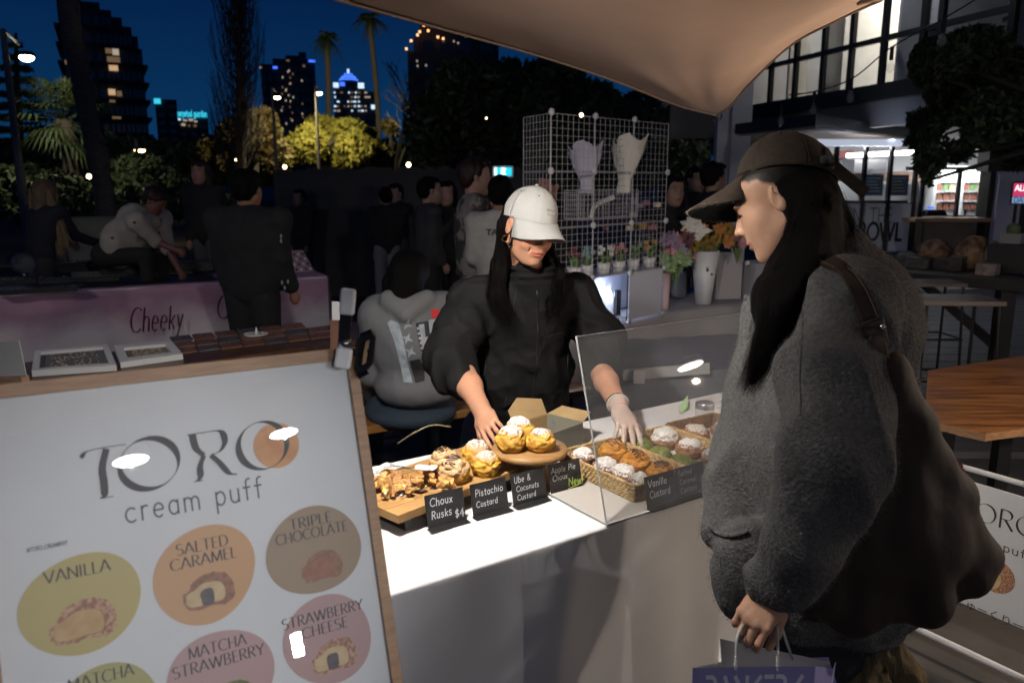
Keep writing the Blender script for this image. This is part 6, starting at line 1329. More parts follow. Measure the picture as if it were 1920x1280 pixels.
# long dark table with goods
M_dk = mat('dark_table', (.022, .018, .016), .5); lA, lB = onz(1690, 512, .78), onz(1935, 532, .78)
lt = thing('trestle_table', 'long black timber table carrying bags and boxes on the right', 'table', flat(lA.lerp(lB, .5), 0)); ld = (lB - lA).normalized(); lnn = V3(-ld.y, ld.x, 0); LRm = Matrix((ld, lnn, V3(0, 0, 1))).transposed()
obj('table_top', MB().box(flat(lA.lerp(lB, .5) + lnn * .35, .75), ((lB - lA).length + .6, .75, .09), LRm), M_dk, lt, bevel=.004)
a_ = onz(1882, 650, .30); q = lA.lerp(lB, .80); obj('leg', MB().bar(flat(q + lnn * .1, 0), flat(q + lnn * .1, .72), .13, .09), M_dk, lt); q = lA.lerp(lB, 1.15); obj('leg', MB().bar(flat(q + lnn * .1, 0), flat(q + lnn * .1, .72), .13, .09), M_dk, lt)
obj('brace', MB().bar(flat(lA.lerp(lB, .12) + lnn * .1, .72), flat(lA.lerp(lB, .76) + lnn * .1, .22), .05, .07), M_dk, lt)
def stool(px, py, w_px, Y, label):
    c_ = spot(px, py, Y); s = Y / FPX; w_ = w_px * s; t = thing('bench_stool', label, 'stool', V3(c_.x, Y, 0), 'dark metal framed stools under the tables'); m_ = mat('stool_seat', (.16, .13, .11), .4, c2=(.11, .08, .07), ns=4)
    obj('seat', MB().box(c_, (w_, .32, .03), Matrix.Rotation(-.06, 3, 'Z')), m_, t, bevel=.004)
    for sx in (-.45, .45):
        for sy in (-.13, .13): obj('leg', MB().tube([c_ + V3(sx * w_, sy, -.015), V3(c_.x + sx * w_ * 1.12, Y + sy * 1.3, 0)], .011), M_black, t)
    z_ = c_.z * .45
    for sy in (-.16, .16): obj('stretcher', MB().tube([V3(c_.x - w_ * .5, Y + sy, z_), V3(c_.x + w_ * .5, Y + sy, z_)], .008), M_black, t)
    for sx in (-.5, .5): obj('stretcher', MB().tube([V3(c_.x + sx * w_, Y - .16, z_), V3(c_.x + sx * w_, Y + .16, z_)], .008), M_black, t)
stool(1785, 562, 150, 4.9, 'long low stool with a pale worn seat in front of the black table'); stool(1740, 530, 110, 6.4, 'low stool farther back near the shop')
# goods on the long table
def LT(px, py): return onz(px, py, .796)
def sack(px, py, r3, col, label, cat, name, seed, c2=None):
    q = LT(px, py); m = solid(name, [ell(q + V3(0, 0, r3[2]), r3, k=.03), ell(q + V3(r3[0] * .4, 0, r3[2] * .8), (r3[0] * .7, r3[1] * .8, r3[2] * .7), k=.03)], .012, lambda x, y, z: .03 * fbm(x * 9 + seed, y * 9, z * 9))
    return obj(name, m, mat(name, col, .7, c2=c2 or tuple(c * .4 for c in col), ns=14), None, label=label, cat=cat)
sack(1750, 500, (.17, .1, .13), (.32, .20, .12), 'knotted brown and cream fabric bundle on the black table', 'bundle', 'fabric_bundle', 1, (.08, .04, .02)); sack(1822, 505, (.18, .1, .15), (.34, .21, .11), 'larger knotted tan fabric bundle in the middle of the black table', 'bundle', 'fabric_bundle', 2, (.09, .05, .025))
sack(1700, 498, (.13, .1, .06), (.20, .2, .18), 'grey rumpled packet at the near end of the black table', 'packet', 'packet', 3)
sack(1832, 468, (.08, .07, .05), (.12, .06, .05), 'dark brown knotted bundle on top behind the others', 'bundle', 'fabric_bundle', 6)
q = LT(1860, 508); t = thing('round_mirror', 'round pale disc standing on the black table', 'disc', q); obj('disc', MB().lathe([(.0001, -.01), (.13, -.01), (.135, 0), (.13, .01), (.0001, .01)], q + V3(0, 0, .14), 32, Matrix.Rotation(1.45, 3, 'X') @ Matrix.Rotation(.3, 3, 'Y'), .75, 1), mat('disc_grey', (.25, .26, .28), .5, c2=(.18, .19, .2), ns=4), t, True)
q = LT(1903, 512); obj('black_crate', MB().box(q + V3(0, .1, .12), (.32, .24, .26), LRm), M_dk, None, bevel=.006, label='black box at the right end of the long table', cat='box')
t = thing('potted_plant', 'small round green succulent in a grey pot at the right edge', 'plant', q + V3(0, .1, .253)); obj('pot', MB().box(q + V3(0, .1, .30), (.16, .12, .09), LRm, 1.1), mat('pot_grey', (.3, .3, .28), .7), t); obj('leaves', MB().sphere(q + V3(0, .1, .38), .06, 10), mat('succulent', (.12, .18, .07), .7), t, True)
for px, py, w_, h_, col, lb in ((1722, 503, .22, .10, (.12, .12, .11), 'low grey tub near the end of the black table'), (1772, 506, .16, .10, (.035, .03, .03), 'dark small box in the row on the black table'), (1795, 508, .12, .13, (.07, .06, .045), 'olive small box in the row on the black table'), (1853, 516, .16, .10, (.36, .28, .25), 'white and pink patterned pouch at the front of the black table')):
    q = LT(px, py); obj('goods_box', MB().box(q + V3(0, .02, h_ / 2), (w_, .14, h_), LRm), mat('goods', col, .6, c2=tuple(c * .5 for c in col), ns=20), None, bevel=.006, label=lb, cat='box')
# second poster on a white tube stand at the end of the table
pm_ = thing('poster_stand', 'second cream puff poster on a white tube stand at the end of the stall table', 'poster stand', S(1.95, -.3, 0))
prm = Matrix((-VX, V3(0, 0, 1), UX)).transposed()
def PP(v, z, off=0): return S(1.95 + off, v, z)
M_tube = mat('white_tube', (.55, .56, .58), .35)
obj('poster', MB().box(PP(-.32, .44), (.66, .42, .004), Matrix((-VX, V3(0, 0, 1), UX)).transposed()), M_poster, pm_)
obj('rail', MB().tube([PP(.2, .688), PP(-1.0, .692)], .009), M_tube, pm_); obj('rail', MB().tube([PP(.2, .07), PP(-1.0, .066)], .011), M_tube, pm_)
for v_ in (.1, -.75): obj('upright', MB().tube([PP(v_, .0, .02), PP(v_, .70, .02)], .009), M_tube, pm_)
def pt(txt, v, z, h_, wdt=None, **k): return lettering('lettering', txt, h_, PP(v, z, -.004), -VX, (0, 0, 1), -UX, M_ink, pm_, width=wdt, **k)
# ================================================================= people
from mathutils.bvhtree import BVHTree
def skin(name, r=.5): return vcol(name, r, bump=.10, bs=220, sss=.10, spec=.28)
M_hair = mat('black_hair', (.0022, .0019, .0018), .55, c2=(.005, .004, .0038), ns=60, stretch=(9, 9, .6), bump=.6, bs=90, spec=.08)
M_hairb = mat('dark_brown_hair', (.016, .008, .006), .5, c2=(.025, .011, .008), ns=50, bump=.6, bs=70, spec=.25)
def head_prims(c, R, s=1.0, smile=0, chin=1.0):
    c = Vector(c); P = lambda x, y, z: c + R @ V3(x * s, y * s, z * s)
    e = lambda p, r, k=.02, neg=False: ell(P(*p), tuple(q * s for q in r), R, k * s, neg)
    k = [e((0, -.014, .030), (.074, .092, .082)), e((0, .030, .040), (.060, .056, .050), .03), e((0, .034, -.022), (.058, .056, .068), .03), e((0, .030, -.058), (.053, .050, .046), .045),
         cone(P(0, .045, -.07), P(0, .066, -.094), .036 * s, .020 * s, .03 * s), cone(P(-.045, -.002, -.055), P(-.02, .05, -.092), .020 * s, .016 * s, .03 * s), cone(P(.045, -.002, -.055), P(.02, .05, -.092), .020 * s, .016 * s, .03 * s)]
    for x in (-1, 1):
        k += [e((x * .034, .050, -.024), (.022, .022, .024), .028), e((x * .029, .092, .010), (.017, .011, .009), .012, True), e((x * .030, .074, .009), (.0125, .0125, .0115), .003),
              e((x * .030, .0835, .024), (.019, .008, .005), .012), e((x * .0115, .092, -.032), (.0085, .010, .007), .006), e((x * .075, -.006, -.004), (.007, .017, .029), .006), e((x * .081, .000, -.002), (.004, .009, .017), .004, True),
              e((x * .0065, .100, -.038), (.0032, .0045, .003), .003, True)]
        if smile: k += [e((x * .031, .0810, -.050), (.003, .004, .010), .008, True), e((x * .042, .064, -.038), (.016, .014, .014), .014)]
    k += [cone(P(0, .080, .020), P(0, .1035, -.022), .0070 * s, .0090 * s, .012 * s), e((0, .1065, -.026), (.0092, .0095, .0080), .006), e((0, .088, -.043), (.010, .006, .007), .012),
          e((0, .0890, -.057), (.022, .0125, .0058), .006), e((0, .0870, -.0680), (.018, .0125, .0068), .006), e((0, .1005, -.0622), (.023, .008, .0016), .0035, True), e((0, .079, -.0785), (.016, .006, .004), .008, True), e((0, .074, -.096), (.018, .016, .013), .014)]
    return k
def head_tones(m, c, R, s, base, lips, cheek=None):
    Q = R.transposed(); P = (verts(m) - np.array(c)) @ np.array(Q.transposed()) / s
    col = np.tile(np.array(base, np.float32), (len(P), 1)); n = fbm(P[:, 0] * 60, P[:, 1] * 60, P[:, 2] * 60, 2)[:, None]; col *= 1 + .10 * n
    def blend(cx, cy, cz, rx, ry, rz, t, a):
        d = ((P[:, 0] - cx) / rx) ** 2 + ((P[:, 1] - cy) / ry) ** 2 + ((P[:, 2] - cz) / rz) ** 2; w_ = (np.clip(1.5 - d, 0, 1) * a)[:, None]; col[:] = col * (1 - w_) + np.array(t) * w_
    blend(0, .09, -.0625, .025, .02, .0115, lips, .85)
    if cheek is not None:
        for x in (-1, 1): blend(x * .04, .07, -.03, .024, .03, .02, cheek, .5)
    for x in (-1, 1):
        blend(x * .027, .090, .0290, .019, .012, .0034, (.05, .03, .02), .6); blend(x * .030, .09, .0035, .016, .012, .0016, (.015, .01, .01), .9)
    return col
def hand_prims(W, R, s=1.0, curl=(.3, .35, .4, .45), spread=.12, thumb=(.6, .3), side=1, thumbcurl=.3):
    """W wrist; R columns: x towards the thumb side, y along the fingers, z out of the back of the hand"""
    P = lambda v: Vector(W) + R @ (v * s); k = [ell(P(V3(0, .048, 0)), (.038 * s, .05 * s, .014 * s), R, .012 * s), cone(P(V3(0, -.03, 0)), P(V3(0, .02, 0)), .025 * s, .024 * s, .02 * s)]
    for i, (x, L_, r_) in enumerate(((.028, .072, .0085), (.0095, .080, .0088), (-.0095, .074, .0083), (-.027, .058, .0073))):
        b = V3(x, .086 - abs(x) * .18, 0); k.append(cone(P(V3(x * .5, .03, .002)), P(b), .011 * s, .0098 * s, .008 * s)); a = 0; d0 = x * spread * 36; p = b
        for j, f in enumerate((.45, .31, .24)):
            a += curl[i] * (1, 1.1, .8)[j]; q = p + V3(math.sin(d0) * math.cos(a), math.cos(d0) * math.cos(a), -math.sin(a)) * L_ * f; k.append(cone(P(p), P(q), (r_ - j * .0008) * s, (r_ - (j + 1) * .0008) * s, .0035 * s)); p = q
    b = V3(.026, .022, -.006); p = b; k.append(cone(P(V3(.008, .012, -.002)), P(b + V3(.008, .012, -.002)), .014 * s, .0125 * s, .01 * s)); p = b + V3(.008, .012, -.002); a = thumb[0]; dn = thumb[1]
    for L_, r0, r1 in ((.036, .0115, .0098), (.030, .0098, .0078)):
        q = p + V3(math.sin(a) * math.cos(dn), math.cos(a) * math.cos(dn), -math.sin(dn)) * L_; k.append(cone(P(p), P(q), r0 * s, r1 * s, .005 * s)); p = q; a -= thumbcurl; dn += .15
    return k
def frame3(y, z):
    y = Vector(y).normalized(); z = Vector(z); z = (z - y * z.dot(y)).normalized(); x = y.cross(z); return Matrix((x, y, z)).transposed()
def bvh(m): return BVHTree.FromPolygons([v.co for v in m.vertices], [tuple(p.vertices) for p in m.polygons])
def hit(bv, px, py, off=.002):
    r = ray(px, py).normalized(); h = bv.ray_cast(V3(0, 0, CAMH), r)
    return (h[0] + h[1] * off) if h[0] else None
def folds(amp, sc, stretch=(1, 1, 1), seed=0, ridge=.6):
    def d(x, y, z):
        a = fbm(x * sc * stretch[0] + seed, y * sc * stretch[1], z * sc * stretch[2] + seed, 3); b = 1 - np.abs(vnoise(x * sc * 1.7 * stretch[0], y * sc * 1.7 * stretch[1] + seed, z * sc * 1.7 * stretch[2])) * 2
        return amp * (a - ridge * b * .5)
    return d
def cap(parent, c, R, s, ma_, under, brim=.078, drop=.03, curve=.03, strap=None, dark=None, seed=0, wid=.088):
    P = lambda v: Vector(c) + R @ (v * s); nu, nv = 96, 30; mb = MB()
    def f(u, v):
        a = u * 2 * math.pi; el = v * math.pi / 2; cz = math.cos(el) ** .86; fr = math.sin(a); rim = .030 - .010 * (fr < 0) * abs(fr) 
        seam = -.0016 * max(0, 1 - abs(((a * 3 / math.pi) % 1) - .5) * -1 - 0) if False else 0
        q = abs(((a * 3 / math.pi + .5) % 1) - .5); seam = -.0018 * math.exp(-(q / .035) ** 2)
        w_ = .003 * float(mnoise.noise(V3(math.cos(a) * 3 + seed, math.sin(a) * 3, v * 4)))
        r_ = 1 + (seam + w_) / .1
        return P(V3(.091 * math.cos(a) * cz * r_, -.006 + .108 * fr * cz * r_, rim + (.145 - rim) * math.sin(el) * (1 - .06 * max(0, -fr))))
    o = obj('cap_crown', mb.grid(nu, nv, f), ma_, parent, True); sd_ = o.modifiers.new('thick', 'SOLIDIFY'); sd_.thickness = .003; sd_.offset = -1
    def g(u, v):
        x = (u - .5) * 2; y0 = .108 * math.sqrt(max(0, 1 - (x * wid * .96 / .091) ** 2)) - .008; L_ = brim * math.sqrt(max(.0, 1 - abs(x) ** 2.6))
        return P(V3(x * wid * (1 - .06 * v), y0 + L_ * v, .033 - drop * v - curve * x * x * v * (1.6 - .6 * v)))
    o = obj('cap_brim', MB().grid(40, 14, g), ma_, parent, True); sd_ = o.modifiers.new('thick', 'SOLIDIFY'); sd_.thickness = .0028; sd_.offset = 1
    if under: o2 = obj('brim_underside', MB().grid(40, 14, lambda u, v: g(u, .02 + v * .96) - R @ V3(0, 0, .0006)), under, parent, True)
    obj('cap_button', MB().sphere(P(V3(0, -.006, .148)), .007 * s, 10, (1, 1, .6)), ma_, parent, True)
    for k in range(4):
        a = math.pi / 2 + (k - 1.5) * math.pi / 3; el = math.radians(52); cz = math.cos(el) ** .86; obj('eyelet', MB().sphere(P(V3(.092 * math.cos(a) * cz, -.006 + .109 * math.sin(a) * cz, .030 + .115 * math.sin(el))), .0028 * s, 8), dark or ma_, parent, True)
    return P
def figure(label, px, py, Y, h, yaw, top, legs, hair='short', hairm=None, lean=0, arms=None, skinc=(.34, .19, .13), topm=None, pitch=0, sit=None, seed=0, group='people in the dark crowd', extra=None, sleeve=1, zoff=None, roll=0, build=1.0):
    """px,py: where the top of the head shows; Y: distance; yaw: facing"""
    T = spot(px, py, Y); R = rotm(yaw); hd = h / 7.4; s = hd / .225; root = V3(T.x, T.y, 0); f = R @ V3(0, 1, 0); rt = R @ V3(1, 0, 0); up = V3(0, 0, 1)
    Hc = T - up * .11 * s; hipz = .50 * h if sit is None else sit; dirn = (up + f * lean).normalized(); 
    neck = Hc - (up * .6 + dirn * .4) * .13 * s - f * .015; tl = .30 * h; hip = neck - dirn * (tl + .03); 
    if zoff is None: hip.z = max(hip.z, hipz)
    t = thing('person', label, 'person', flat(hip, 0), group); RH = rotm(yaw, pitch, roll); B = build
    sm_ = skin('skin'); hp = head_prims(Hc, RH, s); hp += [cone(Hc - up * .05 * s - f * .02, neck, .050 * s, .052 * s, .02)]
    shw = .105 * h * B; shl, shr = neck - up * .045 - rt * shw, neck - up * .045 + rt * shw; tp = []; sk = []
    arms = arms or [((-.15, .0, -.30), (-.13, .08, -.55)), ((.15, .0, -.30), (.13, .08, -.55))]
    for (el_, ha), sh in zip(arms, (shl, shr)):
        E_ = neck + rt * el_[0] * h * .6 + f * el_[1] * h * .6 + up * el_[2] * h * .6; H_ = neck + rt * ha[0] * h * .6 + f * ha[1] * h * .6 + up * ha[2] * h * .6
        tp += [cone(sh, E_, .050 * B, .046 * B, .03)]; cut = E_.lerp(H_, .85 if sleeve > .9 else .12)
        if sleeve > .5 or sleeve < .2: tp += [cone(E_, cut, .046 * B, .038 * B, .02)] if sleeve > .5 else []
        sk += [cone(sh if False else E_, H_, .036, .024, .01), ell(H_ + (H_ - E_).normalized() * .045, (.032, .032, .045), None, .02)]
        if sleeve < .5: sk += [cone(sh, E_, .038, .036, .01)]
    Rt = rotm(yaw)
    tp += [cone(shl, shr, .055 * B, .055 * B, .05), ell(neck.lerp(hip, .35), (.098 * h * B, .07 * h * B, .13 * h), Rt, .06), ell(neck.lerp(hip, .75), (.092 * h * B, .065 * h * B, .13 * h), Rt, .06), cone(neck - up * .01, neck - up * .06, .055, .075, .03)]
    obj('body', join('body', [solid('h', hp, .0075), solid('b', sk + [ell(neck.lerp(hip, .5), (.06, .05, .2), None, .02)], .013)]), sm_, t)
    bm = t.children[0].data; nH = head_tones(bm, Hc, RH, s, skinc, (skinc[0] * .9, skinc[1] * .45, skinc[2] * .45)); paint(bm, nH)
    tm = topm or mat('top_cloth', top, .85, c2=tuple(c * .7 for c in top), ns=6, bump=.3, bs=25)
    obj('top', solid('top', tp, .014, folds(.012, 9, seed=seed)), tm, t)
    lm = mat('trousers', legs, .85, bump=.3, bs=25); lp = []
    for sx in (-1, 1):
        if sit is None: 
            k = V3(hip.x, hip.y, .27 * h) + rt * sx * .055 * h + f * .02; a = V3(hip.x, hip.y, .05) + rt * sx * .06 * h; lp += [cone(hip + rt * sx * .045 * h, k, .085 * B, .062, .03), cone(k, a, .06, .05, .02)]
        else:
            k = hip + f * .24 * h + rt * sx * .07 * h; a = V3(k.x, k.y, .05); lp += [cone(hip + rt * sx * .045 * h, k, .088 * B, .065, .03), cone(k, a, .062, .05, .02)]
        lp += [ell(V3(a.x, a.y, .04) + f * .05, (.045, .11, .04), Rt, .01)]
    obj('trousers', solid('legs', lp, .016), lm, t)
    hm = hairm or M_hair; Hp = lambda x, y, z: Hc + RH @ (V3(x, y, z) * s)
    k = [ell(Hp(0, -.020, .036), (.086 * s, .100 * s, .088 * s), RH, .01), ell(Hp(0, .05, .085), (.06 * s, .045 * s, .028 * s), RH, .02)]
    if hair == 'short': k += [ell(Hp(0, -.055, -.015), (.070 * s, .05 * s, .06 * s), RH, .03), ell(Hp(0, .105, -.015), (.062 * s, .055 * s, .085 * s), RH, .008, True), ell(Hp(.09, .02, -.03), (.03 * s, .035 * s, .05 * s), RH, .008, True), ell(Hp(-.09, .02, -.03), (.03 * s, .035 * s, .05 * s), RH, .008, True)]
    elif hair == 'long': k += [cone(Hp(0, -.06, 0), Hp(0, -.085, -.24), .075 * s, .085 * s, .03), cone(Hp(-.07, .0, -.0), Hp(-.085, -.0, -.22), .028 * s, .03 * s, .03), cone(Hp(.07, .0, -.0), Hp(.085, .0, -.22), .028 * s, .03 * s, .03), ell(Hp(0, .105, -.02), (.054 * s, .06 * s, .09 * s), RH, .008, True)]
    obj('hair', solid('hair', k, .008, lambda x, y, z: .016 * fbm(x * 32, y * 32, z * 14)), hm, t)
    if extra: extra(t, neck, hip, rt, f, up, Hc)
    return t
D = math.radians
# --- left background
def blonde(t, neck, hip, rt, f, up, Hc):
    r = np.random.RandomState(4); m_ = mat('blonde_streaks', (.36, .25, .12), .5, c2=(.10, .07, .035), ns=30, stretch=(12, 12, .6)); L = []
    for k in range(700):
        a = r.uniform(-1.5, 1.5); p = np.array(Hc) + np.array(f) * (-.05 + .05 * math.cos(a)) + np.array([.085 * math.sin(a), 0, .08 * math.cos(a * .8)]); q = p - np.array(f) * .05 + np.array([.05 + r.uniform(-.05, .09), -.05, -.25 - r.uniform(0, .1)]); e = q + np.array([.03 + r.uniform(-.05, .05), .0, -.22 - r.uniform(0, .12)])
        tt = np.linspace(0, 1, 9)[:, None]; p -= np.array(f) * .04; L.append((1 - tt) ** 2 * p + 2 * tt * (1 - tt) * q + tt ** 2 * e)
    strands('hair_strands', L, .006, m_, t, 'stuff')
figure('person in a navy top with long blonde hair bending over the pink stall', 85, 338, 7.3, 1.62, D(-20), (.010, .012, .022), (.02, .02, .025), 'long', hairm=mat('blonde_hair', (.16, .10, .045), .6, c2=(.05, .03, .015), ns=30, stretch=(9, 9, .6)), lean=.25, arms=[((-.2, .1, -.28), (-.1, .32, -.38)), ((.2, .12, -.28), (.3, .32, -.36))], extra=blonde, seed=1)
def specks(t, neck, hip, rt, f, up, Hc):
    m = [c for c in t.children if c.name.startswith('top')][0].data; bv = bvh(m)
    for px, py in ((252, 417), (297, 436), (211, 446), (233, 472), (300, 413)):
        h = hit(bv, px, py, .001)
        if h: obj('dot_print', MB().sphere(h, .016, 8, (1, .3, .8)), M_ink, t, True)
figure('person in a cream t-shirt with small dark spots crouching behind the pink stall', 288, 352, 6.9, 1.66, D(-95), (.42, .38, .33), (.012, .012, .013), 'short', hairm=M_hairb, lean=1.15, arms=[((-.10, .08, -.30), (-.02, .22, -.5)), ((.13, .10, -.22), (.12, .28, -.30))], skinc=(.18, .08, .07), sit=.5, pitch=.6, sleeve=.1, extra=specks, seed=2, build=1.25)
figure('woman in black with long dark hair facing the stalls', 374, 303, 8.2, 1.68, D(172), (.008, .008, .009), (.06, .065, .075), 'long', hairm=M_hairb, skinc=(.30, .17, .13), seed=3)
def cuffp(t, neck, hip, rt, f, up, Hc):
    m = mat('cuff_print', (.25, .25, .25), .6)
    for px, py in ((527, 443), (527, 452), (529, 530), (534, 540), (540, 528)): obj('print', MB().sphere(spot(px, py, 4.72), .012, 6, (.6, .3, 1.2)), m, t, True)
figure('tall person in a black hoodie seen from behind in front of the pink stall', 461, 320, 4.95, 1.68, D(-12), (.0065, .0075, .010), (.006, .006, .007), 'short', skinc=(.26, .13, .09), seed=4, arms=[((-.20, .0, -.30), (-.16, .05, -.54)), ((.20, .02, -.28), (.22, .10, -.50))], extra=cuffp, build=1.22)
# --- centre crowd
figure('man in a dark jacket with a hand at his chin talking', 806, 334, 7.0, 1.66, D(-70), (.03, .03, .034), (.012, .012, .014), 'short', skinc=(.32, .19, .15), arms=[((-.14, .12, -.28), (-.02, .26, -.08)), ((.14, .0, -.3), (.12, .1, -.5))], seed=5)
figure('woman in black smiling beside the man in the dark jacket', 838, 341, 7.4, 1.60, D(170), (.006, .006, .007), (.01, .01, .012), 'long', skinc=(.30, .18, .14), seed=6)
M_camo = mat('camouflage_cloth', (.035, .032, .03), .85, c2=(.20, .18, .165), ns=9, det=3, contrast=(.47, .53), bump=.3, bs=25)
figure('tall young man in a camouflage jacket looking to the right', 891, 299, 5.6, 1.78, D(-78), (.1, .1, .1), (.30, .29, .30), 'short', hairm=M_hairb, skinc=(.38, .22, .17), topm=M_camo, arms=[((-.16, .04, -.30), (-.10, .22, -.45)), ((.15, .0, -.3), (.13, .08, -.52))], seed=7, build=1.08)
def teetext(t, neck, hip, rt, f, up, Hc): lettering('lettering', 'TAIWAN', .035, neck - f * .135 - up * .125 - rt * .11, rt, up, -f, M_ink, t, thick=.2, width=.22); obj('collar', MB().tube([neck + V3(math.cos(a) * .062, math.sin(a) * .06, .0) for a in [k * .5236 for k in range(13)]], .008), M_ink, t)
figure('person in a pale lettered t-shirt seen from behind in the crowd', 938, 332, 5.3, 1.66, D(8), (.40, .39, .37), (.05, .05, .06), 'short', skinc=(.26, .14, .10), arms=[((-.19, .0, -.28), (-.06, .22, -.36)), ((.19, .0, -.28), (.1, .2, -.36))], sleeve=.1, extra=teetext, seed=8)
figure('dark figure in pale jeans walking far back on the lawn', 722, 352, 9.5, 1.62, D(20), (.008, .008, .009), (.16, .16, .17), 'short', skinc=(.2, .14, .12), seed=9)
figure('dark figure with both hands raised to the face far back', 742, 346, 10.2, 1.66, D(150), (.008, .008, .01), (.04, .04, .045), 'short', skinc=(.22, .15, .13), arms=[((-.14, .12, -.24), (-.04, .2, -.08)), ((.14, .1, -.24), (.06, .2, -.1))], seed=10)
figure('shadowed figure standing by the far hedge', 560, 356, 11.0, 1.6, D(160), (.012, .012, .014), (.012, .012, .014), 'short', skinc=(.14, .10, .09), seed=11)
# --- behind the rack and to the right
figure('man in black with a reddish face behind the wire rack', 1030, 322, 6.2, 1.68, D(140), (.008, .008, .008), (.01, .01, .01), 'short', hairm=M_hairb, skinc=(.42, .20, .13), seed=12)
figure('man in a dark t-shirt standing under the tree right of the rack', 1306, 314, 7.6, 1.72, D(195), (.012, .014, .018), (.02, .02, .03), 'short', skinc=(.20, .13, .10), seed=13)
figure('person in black turned away beside the pale pillar', 1340, 306, 6.6, 1.72, D(-60), (.006, .006, .007), (.01, .01, .01), 'short', skinc=(.2, .13, .1), seed=14)
figure('person in black raising an open hand behind the orange flowers', 1262, 330, 6.0, 1.64, D(200), (.006, .006, .007), (.01, .01, .01), 'long', skinc=(.24, .15, .12), seed=15, arms=[((-.17, .06, -.25), (-.05, .28, -.06)), ((.16, 0, -.3), (.15, .1, -.5))])

# --- seated person in the grey printed hoodie
YS = 3.75
def sp(px, py, d=0): return spot(px, py, YS + d)
t = thing('person', 'person seated on the bench in a grey hoodie with a printed back', 'person', flat(sp(765, 780), 0))
M_hood = mat('grey_hoodie', (.17, .175, .185), .9, c2=(.145, .15, .16), ns=5, bump=.25, bs=120, spec=.1)
hp = [ell(sp(775, 640), (.205, .16, .21), k=.06), ell(sp(782, 722), (.205, .165, .11), k=.06), cone(sp(715, 588), sp(835, 580), .095, .09, .06), cone(sp(708, 600, .02), sp(700, 690, .10), .085, .08, .05), cone(sp(700, 690, .10), sp(705, 735, .30), .08, .07, .04),
      cone(sp(840, 590, .03), sp(855, 690, .10), .08, .075, .05), ell(sp(768, 572, -.05), (.115, .075, .062), k=.02), cone(sp(730, 562, -.07), sp(762, 590, -.12), .045, .04, .02), cone(sp(762, 590, -.12), sp(800, 560, -.07), .04, .045, .02)]
hm_ = solid('hoodie', hp, .010, folds(.014, 6, (1, 1, 1), 3)); ho = obj('hoodie', hm_, M_hood, t); hb = bvh(hm_)
obj('body', join('body', [solid('h', head_prims(sp(768, 512, .06), rotm(D(5), .5), 1.0), .008), solid('b', [cone(sp(768, 540, .02), sp(770, 600, .05), .05, .06, .02), ell(sp(775, 660, .05), (.1, .08, .15), None, .02)], .014)]), skin('skin'), t); paint(t.children[-1].data, np.tile(np.array((.3, .18, .13), np.float32), (len(t.children[-1].data.vertices), 1)))
obj('hair', solid('hair', [ell(sp(768, 505, .06), (.098, .105, .10), k=.02), cone(sp(766, 510, .0), sp(758, 552, -.04), .085, .07, .03), cone(sp(735, 530, .02), sp(725, 580, .0), .05, .02, .03)], .008, lambda x, y, z: .006 * fbm(x * 40, y * 40, z * 10)), M_hair, t)
obj('jeans', solid('jeans', [ell(sp(770, 772, .06), (.215, .19, .075), k=.04), cone(sp(720, 770, .1), sp(700, 772, .6), .09, .07, .03), cone(sp(820, 770, .1), sp(815, 772, .6), .09, .07, .03), cone(sp(700, 772, .6), flat(sp(700, 772, .62), .06), .06, .05, .02), cone(sp(815, 772, .6), flat(sp(815, 772, .62), .06), .06, .05, .02)], .014), mat('dark_jeans', (.02, .035, .055), .85, bump=.3, bs=60), t)
def patch(name, poly, ma_, off=.0025, par=t, bv=hb):
    """a print laid on the curved cloth: the outline is subdivided and dropped on the surface"""
    n = len(poly); cx = sum(p[0] for p in poly) / n; cy = sum(p[1] for p in poly) / n; ring = []
    for i in range(n):
        for j in range(4): ring.append((poly[i][0] + (poly[(i + 1) % n][0] - poly[i][0]) * j / 4, poly[i][1] + (poly[(i + 1) % n][1] - poly[i][1]) * j / 4))
    rows = []
    for f in (0, .34, .67, 1.0):
        for (x, y) in ring:
            h = hit(bv, cx + (x - cx) * f, cy + (y - cy) * f, off)
            if h is None: return None
            rows.append(h)
    m = len(ring); fs = [(k * m + i, (k + 1) * m + i, (k + 1) * m + (i + 1) % m, k * m + (i + 1) % m) for k in range(3) for i in range(m)]
    return obj(name, MB().add(rows, fs), ma_, par, True)
M_pw, M_pb2, M_pl, M_prd = mat('print_pale', (.40, .45, .50), .7, c2=(.22, .27, .32), ns=22), mat('print_black', (.012, .012, .014), .7), mat('print_sky', (.30, .38, .45), .7, c2=(.38, .34, .32), ns=8), mat('red_patch', (.50, .015, .015), .7)
patch('print', [(727, 605), (733, 600), (748, 606), (757, 640), (765, 680), (774, 718), (757, 716), (750, 680), (740, 640)], M_pw)
patch('print', [(779, 606), (822, 598), (824, 650), (812, 678), (795, 682), (786, 645)], M_pb2, .002)
patch('print', [(788, 634), (815, 628), (816, 660), (795, 664)], M_pl, .0035); patch('print', [(785, 609), (795, 607), (798, 632), (790, 634)], M_pw, .0035)
patch('print', [(768, 676), (787, 672), (796, 692), (796, 714), (779, 718)], M_pb2, .003)
patch('print', [(803, 600), (818, 598), (819, 622), (806, 626)], M_pw, .0035)
for k, (x, y) in enumerate(((763, 608), (764, 635), (770, 659))):
    pts = []
    for j in range(8): a = j * math.pi / 4 + .4; rr = 12 if j % 2 == 0 else 4; pts.append((x + rr * math.cos(a), y + rr * math.sin(a)))
    patch('star_print', pts, M_pw if k != 9 else M_pl, .0035)
for k in range(6): patch('letter_print', [(781 + k * 1.8, 614 + k * 9), (786 + k * 1.8, 613 + k * 9), (787 + k * 1.8, 618 + k * 9), (782 + k * 1.8, 619 + k * 9)], M_pw, .004)
